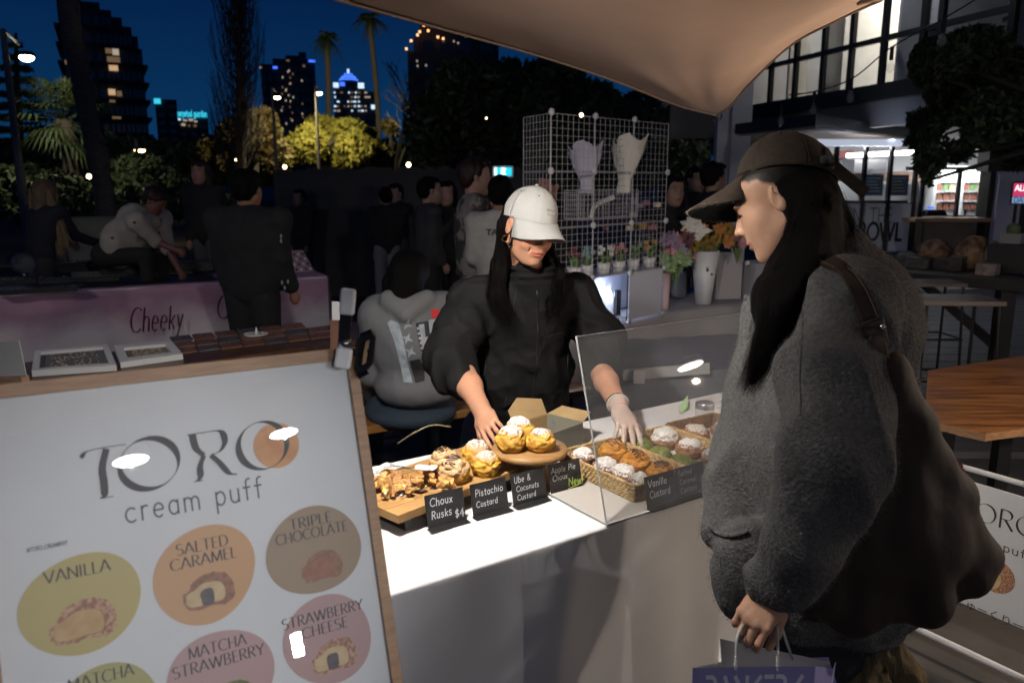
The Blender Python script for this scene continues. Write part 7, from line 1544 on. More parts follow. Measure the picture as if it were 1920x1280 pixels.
patch('red_patch', [(808, 580), (823, 579), (824, 596), (809, 597)], M_prd, .004)

# ================================================================= vendor
YV = 2.72; vt = thing('person', 'vendor in a white cap and black jacket arranging puffs behind the stall', 'person', flat(spot(985, 800, 2.95), 0))
VH = spot(991, 424, YV); VR = rotm(D(212), D(19), D(-4)); vskin = (.52, .27, .17)
VCR = rotm(D(216), D(11), D(-7))
hm_ = solid('head', head_prims(VH, VR, 1.0, smile=1) + [cone(VH + VR @ V3(0, -.02, -.06), spot(995, 530, 2.84), .050, .058, .02), ell(VH + VCR @ V3(0, 0, .045 + .4), .4, None, .004, True)], .0032); 
def sk_arm(E_, W_, R, s, name, **k):
    return solid(name, [cone(E_, E_.lerp(W_, .35), .043, .040, .02), cone(E_.lerp(W_, .35), W_, .040, .026, .02)] + hand_prims(W_, R, s, **k), .0028)
# right hand (left in the picture) steadying the puffs
E1, W1 = spot(868, 700, 2.56), spot(905, 772, 2.37); R1 = frame3(spot(929, 822, 2.22) - W1, V3(-.35, -.8, .5)); R1 = Matrix((R1.col[0], R1.col[1], R1.col[2])).transposed()
a1 = sk_arm(E1, W1, R1, .96, 'arm', curl=(.30, .34, .42, .5), spread=.10, thumb=(.5, .55))
# left hand gloved, reaching into the basket
E2, W2 = spot(1124, 690, 2.78), spot(1163, 768, 2.46); R2 = frame3(spot(1192, 838, 2.27) - W2, V3(.25, -.72, .6))
R2 = Matrix((-R2.col[0], R2.col[1], R2.col[2])).transposed()
fore2 = solid('arm', [cone(E2, E2.lerp(W2, .35), .043, .040, .02), cone(E2.lerp(W2, .35), W2, .040, .027, .02)], .004)
body = join('body', [hm_, a1, fore2, solid('torso', [ell(spot(985, 640, 2.92), (.12, .09, .22), None, .02), cone(spot(960, 800, 2.98), flat(spot(960, 800, 2.98), .3), .08, .06)], .014)])
bo_ = obj('body', body, skin('vendor_skin', .42), vt); paint(body, head_tones(body, VH, VR, 1.0, vskin, (.44, .12, .09), (.50, .20, .13)))
M_glove = mat('clear_glove', (.52, .40, .35), .28, bump=.25, bs=160, spec=.7, sss=.2)
gm = solid('glove', hand_prims(W2, R2, 1.06, curl=(.36, .34, .36, .45), spread=.30, thumb=(1.0, .65), thumbcurl=.15) + [cone(W2 - R2 @ V3(0, .035, 0), W2 - R2 @ V3(0, .02, 0), .033, .031, .004)], .0026, lambda x, y, z: .0012 * fbm(x * 90, y * 90, z * 90, 2))
obj('glove', gm, M_glove, vt); 
M_elast = mat('elastic', (.55, .50, .46), .5); 
def ring3(c_, n_, r_, rr, name, ma_, par):
    n_ = Vector(n_).normalized(); a = n_.orthogonal().normalized(); b = n_.cross(a); return obj(name, MB().tube([Vector(c_) + (a * math.cos(q) + b * math.sin(q)) * r_ for q in [k * .2618 for k in range(25)]], rr, 6, False), ma_, par, True)
ax2 = (W2 - E2).normalized(); ring3(W2 - R2 @ V3(0, .036, 0), R2.col[1], .034, .004, 'glove_cuff', M_elast, vt); ring3(W2 - ax2 * .055, ax2, .031, .0035, 'bracelet', mat('dark_bead', (.04, .02, .015), .3), vt)
ring3(VH + VR @ V3(.080, -.002, -.048), VR @ V3(.3, 1, 0), .011, .0018, 'earring', mat('gold', (.8, .5, .2), .25, 1), vt); ring3(VH + VR @ V3(-.080, -.002, -.048), VR @ V3(.3, 1, 0), .011, .0018, 'earring', bpy.data.materials['gold'], vt)
M_cap1 = mat('off_white_cotton', (.40, .40, .385), .9, c2=(.36, .36, .35), ns=12, bump=.2, bs=300)
VCR = rotm(D(216), D(11), D(-7))
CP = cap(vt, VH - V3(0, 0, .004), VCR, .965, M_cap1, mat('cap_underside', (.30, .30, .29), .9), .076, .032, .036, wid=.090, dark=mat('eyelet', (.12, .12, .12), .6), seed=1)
for row, (zz, n_, x0) in enumerate(((.082, 6, -.010), (.068, 6, -.004))):
    for k in range(n_):
        a = math.pi / 2 + .12 + (k - 3) * .075 + row * .02; zc_ = zz; el = math.asin(min(1, (zc_ - .03) / .115)); cz = math.cos(el) ** .86; p = VH - V3(0, 0, .004) + VCR @ V3(.0895 * math.cos(a) * cz, -.006 + .1060 * math.sin(a) * cz, zc_ * .965)
        obj('embroidery', MB().box(p, (.0045, .002, .0075 - .002 * (k % 2)), VCR), mat('stitch_grey', (.33, .33, .32), .9) if row == 0 and k == 0 else bpy.data.materials['stitch_grey'], vt)
# jacket
M_jack = mat('black_nylon_jacket', (.0085, .0085, .009), .75, c2=(.0115, .0115, .012), ns=6, bump=.25, bs=40, spec=.12); vy = D(214); RVt = rotm(vy); vf = RVt @ V3(0, 1, 0)
SL, SR = spot(888, 566, 2.79), spot(1072, 560, 2.97); EL1, EL2 = spot(842, 668, 2.66), spot(1128, 640, 2.90)
jp = [cone(SL, SR, .080, .080, .06), ell(spot(982, 610, 2.90), (.205, .14, .16), RVt, .07), ell(spot(978, 700, 2.92), (.205, .15, .15), RVt, .07), ell(spot(978, 755, 2.93), (.195, .145, .08), RVt, .05), ell(spot(978, 778, 2.93), (.175, .13, .035), RVt, .02),
      cone(SL, EL1, .080, .082, .03), cone(EL1, spot(852, 695, 2.60), .082, .074, .03), cone(spot(852, 698, 2.60), spot(868, 712, 2.53), .070, .048, .015), cone(SR, EL2, .080, .080, .03), cone(EL2, spot(1126, 685, 2.82), .080, .068, .03), cone(spot(1126, 685, 2.82), spot(1128, 702, 2.76), .066, .050, .012),
      cone(spot(1000, 505, 2.80), spot(996, 555, 2.84), .072, .088, .03), ell(spot(1001, 487, 2.775), (.058, .058, .045), None, .012, True)]
def jf(x, y, z):
    b = folds(.019, 6.5, (1.5, 1.5, .7), 5, 1.1)(x + z * .3, y, z); c_ = .0048 * np.clip(1 - np.abs(vnoise(x * 11 + z * 6, y * 10, z * 14 - x * 7)) * 3.2, 0, 1) + .0016 * np.clip(1 - np.abs(vnoise(x * 22 - z * 10, y * 20, z * 26 + x * 9)) * 3, 0, 1); rib = .004 * np.sin(z * 240) * np.exp(-((z - 1.30) / .045) ** 2); return b - c_ + rib
jm = solid('jacket', jp, .0065, jf); jo = obj('jacket', jm, M_jack, vt); jb = bvh(jm)
def seam(pts, r_, ma_, name, par, bv, off=.001):
    out = [hit(bv, *p, off) for p in [(q.x, q.y) for q in cr([V3(x, y, 0) for x, y in pts], 8)]]; out = [o for o in out if o is not None]
    return obj(name, MB().tube(out, r_, 5), ma_, par, True) if len(out) > 2 else None
M_sm = mat('jacket_seam', (.008, .008, .009), .5); M_sml = mat('jacket_piping', (.05, .048, .045), .5)
seam([(1007, 545), (1008, 620), (1004, 700), (992, 780)], .0035, M_sm, 'placket', vt, jb); seam([(968, 545), (960, 600), (955, 700), (945, 770)], .0022, M_sm, 'placket', vt, jb)
seam([(880, 640), (905, 652), (915, 655)], .002, M_sm, 'pocket_edge', vt, jb); seam([(912, 655), (908, 700), (890, 705)], .002, M_sm, 'pocket_edge', vt, jb); seam([(1020, 632), (1062, 628), (1064, 690)], .002, M_sm, 'pocket_edge', vt, jb)

# trousers and apron
M_den = mat('grey_denim', (.10, .115, .145), .9, c2=(.075, .09, .115), ns=40, bump=.3, bs=200)
obj('trousers', solid('trousers', [ell(spot(978, 800, 2.96), (.185, .14, .13), RVt, .05), ell(spot(905, 830, 2.88), (.09, .07, .14), RVt, .03), cone(spot(930, 850, 2.94), flat(spot(930, 850, 2.94), .08), .10, .07, .03), cone(spot(1030, 850, 3.04), flat(spot(1030, 850, 3.04), .08), .10, .07, .03), ell(flat(spot(930, 850, 2.94) + vf * .05, .05), (.05, .13, .05), RVt, .02), ell(flat(spot(1030, 850, 3.04) + vf * .05, .05), (.05, .13, .05), RVt, .02)], .011, folds(.012, 8, seed=2)), M_den, vt)
# hair under the cap
Vp = lambda x, y, z: VH + VR @ V3(x, y, z)
vh = [ell(Vp(0, -.035, .015), (.082, .075, .075), VR, .01), cone(Vp(.060, -.045, -.02), spot(938, 500, 2.77), .030, .030, .03), cone(spot(938, 500, 2.77), spot(932, 555, 2.70), .030, .028, .03), cone(spot(932, 555, 2.70), spot(945, 585, 2.68), .024, .008, .03),
      cone(Vp(-.06, -.05, -.03), spot(1042, 510, 2.82), .026, .026, .03), cone(spot(1042, 510, 2.82), spot(1048, 555, 2.76), .026, .020, .03), cone(spot(1048, 555, 2.76), spot(1040, 588, 2.74), .018, .008, .03), ell(Vp(.068, .03, -.015), (.012, .022, .022), VR, .01), ell(Vp(0, .10, -.06), (.058, .05, .06), VR, .006, True)]
obj('hair', solid('hair', vh, .005, lambda x, y, z: .007 * fbm(x * 50, y * 50, z * 12)), M_hair, vt)
def curves(n, path, r0, r1, seed, m=14, curl=.0):
    """strands following a bundle along a smooth path"""
    r = np.random.RandomState(seed); c_ = np.array([list(p) for p in cr(path, 6)]); T_ = np.linspace(0, 1, m) * (len(c_) - 1); i = np.minimum(T_.astype(int), len(c_) - 2); q = (T_ - i)[:, None]; base = c_[i] * (1 - q) + c_[i + 1] * q
    rad = np.linspace(r0, r1, m)[None, :, None]; d = r.randn(n, 1, 3); d /= np.linalg.norm(d, axis=2, keepdims=True); d = d * (.75 + .45 * r.rand(n, 1, 1)); ph = r.rand(n, 1) * 6.28; tt = np.linspace(0, 1, m)[None]
    wob = np.stack([np.sin(tt * 7 + ph), np.cos(tt * 6 + ph * 1.3), 0 * tt + 0 * ph], 2) * (curl * tt[..., None] ** 1.5)
    return base[None] + d * rad + wob
strands('hair_strands', np.concatenate([curves(420, [Vp(.06, -.03, .0), spot(938, 500, 2.76), spot(930, 556, 2.69), spot(952, 600, 2.66)], .026, .030, 1, curl=.016), curves(300, [Vp(-.06, -.03, -.01), spot(1042, 512, 2.81), spot(1049, 556, 2.74), spot(1034, 600, 2.72)], .022, .026, 2, curl=.016), curves(30, [Vp(.072, .02, .0), Vp(.078, .03, -.05), Vp(.07, .02, -.1)], .006, .01, 3)]), .0012, M_hair, vt, 'stuff')

# ================================================================= customer
ct = thing('person', 'customer in a brown cap and fuzzy grey sweater looking down at the baskets', 'person', flat(spot(1560, 900, 1.7), 0))
HC = spot(1463, 377, 1.74); cyaw = math.atan2(.95, .31); CR = rotm(math.atan2(.91, .40), D(27), D(6)); CS = .99; cskin = (.50, .29, .195)
Cp = lambda x, y, z: HC + CR @ (V3(x, y, z) * CS)
KC, KR, KS = spot(1468, 366, 1.74), rotm(math.atan2(.91, .42), D(8), D(25)), .97
hm_ = solid('head', head_prims(HC, CR, CS) + [cone(Cp(0, -.03, -.06), spot(1545, 520, 1.74), .052, .06, .02), ell(KC + KR @ V3(0, 0, .036 + .4), .4, None, .004, True)], .0030)
# hand holding the paper bag
Wc = spot(1452, 1108, 1.42); Rc = frame3(spot(1405, 1172, 1.36) - Wc, V3(-.55, -.75, .1)); Rc = Matrix((-Rc.col[0], Rc.col[1], Rc.col[2])).transposed()
ha = solid('hand', hand_prims(Wc, Rc, .98, curl=(.75, .85, .9, .9), spread=.05, thumb=(.35, .7)) + [cone(spot(1500, 1040, 1.45), Wc, .036, .026, .02)], .0026)
cb = join('body', [hm_, ha, solid('torso', [ell(spot(1570, 720, 1.72), (.09, .08, .25), None, .02), cone(spot(1560, 1000, 1.72), flat(spot(1560, 1000, 1.72), .3), .08, .06)], .014)])
tn = head_tones(cb, HC, CR, CS, cskin, (.42, .15, .12)); Vb = verts(cb); ql = (Vb - np.array(HC)) @ np.array(CR) / CS; qk = (Vb - np.array(KC)) @ np.array(KR)
hl = .002 + .55 * np.clip(ql[:, 1] - .035, 0, .1) + .004 * vnoise(ql[:, 1] * 160, ql[:, 2] * 60, ql[:, 0] * 0) - .5 * np.clip(.02 - ql[:, 1], 0, .05)
hm2 = (np.clip((qk[:, 2] - hl) / .008, 0, 1) * (np.linalg.norm(ql, axis=1) < .14) * np.clip((.074 - ql[:, 1]) / .012, 0, 1) * ((np.abs(ql[:, 0]) < .0765) | (ql[:, 2] > .025)))[:, None]
tn = tn * (1 - hm2) + np.array((.006, .005, .0045)) * hm2
obj('body', cb, skin('customer_skin', .45), ct); paint(cb, tn)
M_cap2 = mat('brown_washed_canvas', (.042, .029, .020), .95, c2=(.027, .019, .0135), ns=90, det=6, bump=.15, bs=500)
cap(ct, KC, KR, KS, M_cap2, mat('grey_green_underside', (.05, .052, .047), .95, c2=(.038, .04, .035), ns=100, bump=.3, bs=300), .112, .050, .010, dark=M_ink, seed=5, wid=.062)
# stitched double seam, frayed brim edge, back gap and strap
M_navy = mat('navy_patch', (.012, .014, .022), .8)
gapm = []
def crown(a, el, off=1.012): cz = math.cos(el) ** .86; return KC + KR @ (V3(.091 * math.cos(a) * cz * off, -.006 + .108 * math.sin(a) * cz * off, .030 + .115 * math.sin(el) * (off if el > .3 else 1) * (1 - .06 * max(0, -math.sin(a)))) * KS)
def gapf(u, v): a = -math.pi / 2 + (u - .5) * 1.35; return crown(a, v * .62 * math.sqrt(max(0, 1 - (2 * u - 1) ** 2)) + .005)
obj('back_opening', MB().grid(16, 8, gapf), M_navy, ct, True)
obj('strap', MB().tube([crown(-math.pi / 2 + (k / 10 - .5) * 1.5, .10, 1.035) for k in range(11)], .0085, 6), mat('navy_strap', (.035, .04, .055), .8), ct, True)
bu = crown(-math.pi / 2 - .45, .06, 1.05); obj('strap_end', MB().bar(crown(-math.pi / 2 - .55, .05, 1.05), crown(-math.pi / 2 - .55, .05, 1.05) + V3(.075, -.01, -.060), .026, .003, V3(.3, -1, 0)), M_cap2, ct); obj('buckle', MB().box(bu, (.014, .006, .028), KR), mat('dark_brass', (.12, .10, .07), .4, .8), ct)
fr = []; rr_ = np.random.RandomState(8)
for k in range(420):
    u = k / 419; x = (u - .5) * 2; y0 = .108 * math.sqrt(max(0, 1 - (x * .062 * .96 / .091) ** 2)) - .008; L_ = .112 * math.sqrt(max(0, 1 - abs(x) ** 2.6)); p = KC + KR @ (V3(x * .062 * .94, y0 + L_, .033 - .050 - .010 * x * x) * KS); q = p + Vector(rr_.randn(3)) * .0028; fr.append([p, p.lerp(q, .5), q])
strands('frayed_edge', [[list(a) for a in l] for l in fr], .0007, mat('fray', (.30, .27, .22), .9), ct, 'stuff')
for a0 in (math.pi / 2 + math.pi / 3 * 1, math.pi / 2 + math.pi / 3 * 2, math.pi / 2, -math.pi / 2 - math.pi / 3 * 1 + math.pi / 3):
    for da in (-.035, .035): obj('stitch_line', MB().tube([crown(a0 + da, .02 + q * 1.4, 1.006) for q in [j / 14 for j in range(15)]], .0007, 4), mat('dark_stitch', (.05, .035, .025), .9) if a0 == math.pi / 2 + math.pi / 3 and da < 0 else bpy.data.materials['dark_stitch'], ct)
obj('eyelashes', MB().tube(cr([Cp(-.017, .0900, .0030), Cp(-.030, .0890, -.0010), Cp(-.043, .0800, .0020)], 5), .0011, 5), M_ink, ct, True)
obj('eyebrow', MB().tube(cr([Cp(-.014, .0925, .0250), Cp(-.029, .0900, .0290), Cp(-.045, .0770, .0270)], 5), [.0008] * 3 + [.0016] * 5 + [.0008] * 3, 5), M_hair, ct, True)
# sweater
M_wool = mat('grey_wool', (.07, .07, .07), 1.0, c2=(.125, .125, .123), ns=130, det=5, bump=.55, bs=170, spec=.05, contrast=(.3, .7))
Tq = 1.70
wp = [cone(spot(1556, 492, 1.72), spot(1585, 550, 1.72), .075, .105, .06), ell(spot(1584, 600, 1.70), (.120, .13, .10), None, .06), cone(spot(1572, 620, 1.70), spot(1548, 820, 1.70), .138, .175, .08), cone(spot(1548, 820, 1.70), spot(1535, 1040, 1.68), .175, .195, .08), ell(spot(1540, 1100, 1.68), (.200, .16, .065), None, .05), ell(spot(1532, 1140, 1.68), (.180, .145, .035), None, .015),
      cone(spot(1590, 570, 1.57), spot(1572, 700, 1.47), .085, .098, .022), cone(spot(1572, 700, 1.47), spot(1568, 850, 1.39), .098, .094, .022), cone(spot(1566, 860, 1.39), spot(1505, 1010, 1.38), .094, .070, .02), cone(spot(1505, 1010, 1.38), spot(1462, 1085, 1.40), .068, .048, .015), cone(spot(1462, 1085, 1.42), spot(1448, 1112, 1.42), .040, .036, .006),
      cone(spot(1470, 600, 1.78), spot(1400, 850, 1.74), .085, .080, .05), cone(spot(1400, 850, 1.74), spot(1372, 985, 1.66), .080, .062, .03), ell(spot(1398, 1075, 1.58), (.072, .055, .12), None, .02)]
def wf(x, y, z):
    a = folds(.030, 3.4, (1.7, 1.7, .5), 9, 1.0)(x + z * .35, y, z); rib = .0022 * np.sin(np.arctan2(y - 1.68, x - .66) * 130) * np.exp(-((z - .43) / .035) ** 2); return a + .0025 * fbm(x * 60, y * 60, z * 60, 2) + rib
wm = solid('sweater', wp, .0075, wf); wo = obj('sweater', wm, M_wool, ct); wb = bvh(wm)
P_, N_ = verts(wm), norms(wm); r_ = np.random.RandomState(2); vis = np.nonzero(P_[:, 2] > .40)[0]; pick = r_.choice(vis, 60000); p0_ = P_[pick] + r_.randn(60000, 3) * .003; dirs = N_[pick] + r_.randn(60000, 3) * .65; dirs /= np.linalg.norm(dirs, axis=1, keepdims=True); ln_ = (.003 + .006 * r_.rand(60000, 1) ** 2)
b1_ = dirs + r_.randn(60000, 3) * .5; L = np.stack([p0_ - N_[pick] * .002, p0_ + dirs * ln_ * .6, p0_ + dirs * ln_ * .8 + b1_ * ln_ * .5], 1)
strands('wool_fuzz', L, .00045, mat('wool_fibre', (.16, .16, .158), 1.0, spec=.05), ct, 'stuff')
ca, cb2 = spot(1472, 1066, 1.40), spot(1444, 1116, 1.41); cd = (cb2 - ca).normalized(); cx1 = cd.orthogonal().normalized(); cx2 = cd.cross(cx1); mb = MB()
for k in range(26):
    q = k / 26 * 6.2832; o_ = cx1 * math.cos(q) + cx2 * math.sin(q); mb.tube([ca + o_ * .047, ca.lerp(cb2, .5) + o_ * .0455, cb2 + o_ * .040], .0048, 5)
obj('cuff', mb, M_wool, ct, True)
# pocket rim
seam([(1330, 985), (1350, 1000), (1375, 1004), (1402, 996)], .006, M_wool, 'pocket_rim', ct, wb, .002)
seam([(1495, 520), (1505, 600), (1500, 700), (1502, 780)], .0025, mat('knit_seam', (.035, .034, .033), 1), 'shoulder_seam', ct, wb, -.001)
obj('trousers', solid('trousers', [ell(spot(1520, 1200, 1.68), (.165, .13, .09), None, .04), cone(spot(1475, 1210, 1.66), flat(spot(1475, 1210, 1.66), .08), .10, .07, .03), cone(spot(1570, 1210, 1.72), flat(spot(1570, 1210, 1.72), .08), .10, .07, .03), ell(flat(spot(1450, 1210, 1.68), .05), (.12, .05, .05), None, .02), ell(flat(spot(1545, 1210, 1.74), .05), (.12, .05, .05), None, .02)], .014), mat('black_trousers', (.008, .009, .014), .85, bump=.3, bs=60), ct)
# long black hair
ch_ = [ell(Cp(0, -.026, .004), (.080 * CS, .080 * CS, .070 * CS), CR, .01), cone(Cp(0, -.045, -.03), spot(1532, 460, 1.72), .066, .066, .04), cone(spot(1532, 455, 1.72), spot(1515, 520, 1.66), .066, .060, .04), cone(spot(1520, 500, 1.66), spot(1462, 560, 1.60), .062, .050, .04), cone(spot(1508, 440, 1.66), spot(1468, 560, 1.60), .036, .042, .04), cone(spot(1462, 560, 1.60), spot(1436, 650, 1.56), .045, .026, .03), cone(spot(1436, 650, 1.56), spot(1408, 716, 1.54), .024, .007, .02),
       cone(spot(1525, 400, 1.68), spot(1505, 500, 1.63), .050, .058, .04), cone(spot(1540, 408, 1.76), spot(1572, 468, 1.73), .054, .042, .04), ell(Cp(-.075, .052, -.045), (.05, .055, .075), CR, .006, True), ell(Cp(0, .108, -.02), (.07, .058, .1), CR, .008, True)]
ch_ += [ell(Cp(-.084, .004, -.012), (.016, .018, .034), CR, .006, True), ell(KC + KR @ V3(0, 0, .036 + .4), .4, None, .004, True)]
obj('hair', solid('hair', ch_, .005, lambda x, y, z: .005 * fbm(x * 60, y * 60, z * 9)), M_hair, ct)
strands('hair_strands', np.concatenate([curves(900, [Cp(-.05, -.055, -.035), spot(1515, 445, 1.67), spot(1475, 560, 1.60), spot(1436, 650, 1.55), spot(1404, 728, 1.53)], .045, .018, 5, 14, .008), curves(260, [Cp(-.06, -.035, -.03), spot(1486, 450, 1.63), spot(1455, 560, 1.58), spot(1428, 650, 1.55)], .018, .02, 6, 14, .02), curves(700, [Cp(0, -.07, -.055), spot(1565, 455, 1.70), spot(1560, 510, 1.62)], .045, .05, 7, 14, .004)]), .0009, M_hair, ct, 'stuff')
ring3(Cp(-.083, -.004, .020), CR @ V3(0, 1, .2), .008, .0012, 'ear_cuff', bpy.data.materials['gold'], ct)
# shoulder bag
M_lea = mat('dark_brown_leather', (.018, .009, .006), .75, c2=(.026, .013, .009), ns=6, bump=.35, bs=14)
sbg = thing('shoulder_bag', 'large slouchy dark brown leather bag hanging from the customer shoulder', 'bag', flat(spot(1700, 1000, 1.45), .6))
bgT, bgs = spot(1662, 700, 1.43), [(1632, 880, 1.46, .030), (1560, 1020, 1.47, .036), (1530, 1105, 1.46, .036), (1600, 1142, 1.45, .034), (1740, 1128, 1.46, .032), (1822, 1078, 1.50, .026), (1842, 1045, 1.51, .022), (1786, 925, 1.49, .026), (1716, 790, 1.46, .024)]
bq_ = [(spot(x, y, Y_), r_) for x, y, Y_, r_ in bgs]; bp_ = [cone(bgT, bgT + V3(0, 0, -.02), .022, .022, .03), ell(spot(1690, 1030, 1.47), (.13, .062, .115), None, .06), ell(spot(1650, 960, 1.47), (.08, .055, .12), None, .06), ell(spot(1730, 960, 1.48), (.07, .05, .11), None, .06)]
for i in range(len(bq_)):
    (a_, ra_), (b_, rb_) = bq_[i], bq_[(i + 1) % len(bq_)]; 
    if i < len(bq_) - 1: bp_.append(cone(a_, b_, ra_, rb_, .03))
    bp_.append(cone(bgT, a_, .022, ra_, .03)); bp_.append(cone(spot(1680, 980, 1.47), a_, .045, ra_, .04))
obj('bag_body', solid('bag', bp_, .0085, folds(.006, 6, (1.8, 1.8, .5), 4, 1.0)), M_lea, sbg)
stp = [hit(wb, x, y, .006) for x, y in ((1552, 492), (1580, 508), (1604, 540), (1622, 580), (1636, 620))]; stp = [p for p in stp if p] + [spot(1648, 655, 1.41), spot(1656, 705, 1.405)]
mb = MB(); cp_ = cr(stp, 6); 
for i in range(len(cp_) - 1): mb.bar(cp_[i], cp_[i].lerp(cp_[i + 1], 1.12), .034, .005, V3(.25, -1, .25))
obj('strap', mb, M_lea, sbg); 
for sg in (-.013, .013): obj('stitch_line', MB().tube([p + V3(sg, -.0045, 0) for p in cp_], .0008, 4), mat('tan_stitch', (.16, .11, .07), .8) if sg < 0 else bpy.data.materials['tan_stitch'], sbg)
obj('strap_ring', MB().sphere(spot(1655, 614, 1.42), .007, 10), M_chrome, sbg, True); obj('strap_tab', MB().bar(spot(1632, 600, 1.43), spot(1648, 668, 1.43), .05, .012, V3(.3, -1, 0)), M_lea, sbg, bevel=.004); obj('rivet', MB().sphere(spot(1727, 790, 1.46), .004, 8), M_chrome, sbg, True)
ck = thing('knit_charm', 'dark red knitted charm hanging on the brown shoulder bag', 'charm', spot(1795, 905, 1.56)); obj('knit', solid('charm', [cone(spot(1765, 862, 1.58), spot(1782, 890, 1.58), .016, .022, .02), ell(spot(1778, 880, 1.58), (.026, .02, .024), None, .02), cone(spot(1782, 890, 1.58), spot(1815, 942, 1.58), .016, .014, .02)], .004, lambda x, y, z: .003 * np.sin(x * 500) * np.sin(z * 500)), mat('red_wool', (.12, .022, .014), .95, c2=(.07, .012, .01), ns=120, bump=.8, bs=200), ck)
# corduroy bag resting on the lower rail
cd_ = thing('corduroy_bag', 'olive brown corduroy bag drooping over the lower rail of the poster stand', 'bag', flat(spot(1645, 1240, 1.62), .2)); M_cord = mat('corduroy', (.085, .060, .028), .95, c2=(.13, .095, .045), wave=60, ns=10, bump=.3, bs=60)
obj('cloth', solid('cord', [cone(spot(1662, 1200, 1.60), spot(1620, 1260, 1.60), .02, .06, .03), cone(spot(1662, 1200, 1.60), spot(1690, 1270, 1.60), .02, .045, .03), ell(spot(1640, 1300, 1.60), (.085, .05, .07), None, .04)], .006, folds(.012, 16, (2.4, 2.4, .6), 3, 1)), M_cord, cd_); obj('cord_handle', MB().tube([spot(1662, 1204, 1.60), spot(1665, 1180, 1.60)], .008), mat('rope', (.4, .36, .28), .8), cd_)
# paper bag with rope handles
pg = thing('paper_bag', 'lilac paper carrier bag with white inside held by the customer', 'paper bag', flat(spot(1420, 1270, 1.40), .25)); M_lil = mat('lilac_paper', (.36, .34, .64), .6, c2=(.33, .31, .60), ns=8, bump=.15, bs=12); M_wp = mat('white_paper', (.82, .81, .78), .8, bump=.2, bs=14)
fl_, fr_, bl_, br_ = spot(1299, 1251, 1.335), spot(1529, 1248, 1.325), spot(1349, 1196, 1.47), spot(1556, 1240, 1.45); dn_ = V3(0, 0, -.30); mf = (fl_ + bl_) / 2 + V3(.03, 0, -.02)
obj('front_panel', MB().add([fl_, fr_, fr_ + dn_, fl_ + dn_], [(0, 1, 2, 3)]), M_lil, pg); obj('front_lining', MB().add([p + V3(0, .0015, -.001) for p in (fl_, fr_, fr_ + dn_, fl_ + dn_)], [(3, 2, 1, 0)]), M_wp, pg)
obj('back_panel', MB().add([bl_, br_, br_ + dn_, bl_ + dn_], [(0, 1, 2, 3)]), M_wp, pg); obj('side_panel', MB().add([fl_, mf, mf + dn_, fl_ + dn_], [(0, 1, 2, 3)]).add([mf, bl_, bl_ + dn_, mf + dn_], [(0, 1, 2, 3)]), M_wp, pg)
mr_ = (fr_ + br_) / 2 + V3(.02, 0, -.01); obj('side_panel', MB().add([fr_, mr_, mr_ + dn_, fr_ + dn_], [(0, 1, 2, 3)]).add([mr_, br_ + V3(.012, 0, .002), br_ + dn_, mr_ + dn_], [(0, 1, 2, 3)]), M_lil, pg)
obj('back_cover', MB().add([spot(1497, 1233, 1.475), spot(1553, 1231, 1.465), spot(1575, 1300, 1.465), spot(1500, 1300, 1.475)], [(0, 1, 2, 3)]), M_lil, pg)
obj('base', MB().add([fl_ + dn_, fr_ + dn_, br_ + dn_, bl_ + dn_], [(0, 1, 2, 3)]), M_lil, pg)
M_rope = mat('paper_rope', (.55, .54, .52), .8, bump=.5, bs=200)
obj('rope_handle', MB().tube(cr([fl_.lerp(fr_, .35) + V3(0, -.001, -.01), spot(1382, 1195, 1.35), spot(1396, 1166, 1.375), spot(1412, 1146, 1.40), spot(1444, 1142, 1.40), spot(1455, 1165, 1.38), spot(1458, 1200, 1.35), fl_.lerp(fr_, .69) + V3(0, -.001, -.01)], 8), .0028, 8), M_rope, pg, True)
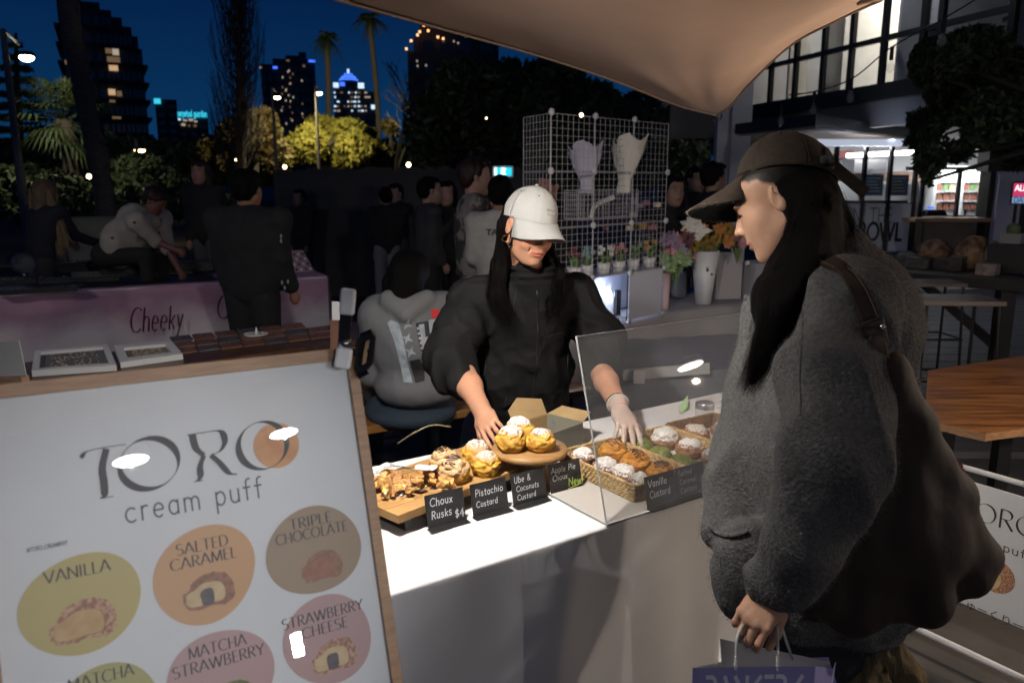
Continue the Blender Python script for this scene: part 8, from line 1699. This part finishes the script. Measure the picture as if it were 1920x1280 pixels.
obj('rope_handle', MB().tube(cr([bl_.lerp(br_, .30) + V3(0, -.002, -.01), spot(1404, 1200, 1.43), spot(1402, 1170, 1.42), spot(1428, 1146, 1.41), spot(1456, 1152, 1.41), spot(1472, 1195, 1.42), bl_.lerp(br_, .66) + V3(0, -.002, -.01)], 8), .0028, 8), M_rope, pg, True)
lettering('lettering', 'PANKERY', .046, spot(1320, 1310, 1.334), (fr_ - fl_).normalized(), (0, 0, 1), (0, -1, 0), mat('grey_print', (.85, .85, .92), .6), pg, thick=.2, width=.178)
# second poster lettering
def Pl(px, py, u_=1.946):
    r = ray(px, py); o = V3(0, 0, CAMH); tt_ = (S(u_, 0, 0) - o).dot(UX) / r.dot(UX); p = o + r * tt_; return (p - S(u_, 0, 0)).dot(VX), p.z
v_, z_ = Pl(1795, 962); pt('TORO', v_, z_, .062, .24, thick=.11, thin=.02, nib=120); v_, z_ = Pl(1790, 1000); pt('cream puff', v_, z_, .028, .235, thick=.1, track=.16)
v_, z_ = Pl(1868, 1080); M_bp = M_crust
obj('puff_picture', MB().poly([PP(v_ + .055 * math.cos(k * .157), z_ + .055 * math.sin(k * .157), -.0035) for k in range(40)]), M_crust, pm_); obj('puff_cut', MB().poly([PP(v_ + .03 + .045 * math.cos(k * .157), z_ - .01 + .045 * math.sin(k * .157), -.004) for k in range(40)]), M_cream, pm_)
v_, z_ = Pl(1788, 1128)
fc = bpy.data.curves.new('kana', 'FONT'); fc.body = 'しゅーくりーむ'; fc.size = .05; fo = bpy.data.objects.new('kana', fc); C.objects.link(fo); bpy.context.view_layer.update()
km = bpy.data.meshes.new_from_object(fo.evaluated_get(bpy.context.evaluated_depsgraph_get())); bpy.data.objects.remove(fo)
if len(km.vertices):
    kv = verts(km); wd = kv[:, 0].max(); sc_ = .25 / max(wd, 1e-4)
    Pk = [PP(v_ - x * sc_, z_ + y * sc_, -.004) for x, y in kv[:, :2]]; km.vertices.foreach_set('co', np.array([list(p) for p in Pk], np.float32).ravel()); km.update(); km.materials.clear(); obj('kana_lettering', km, M_ink, pm_)
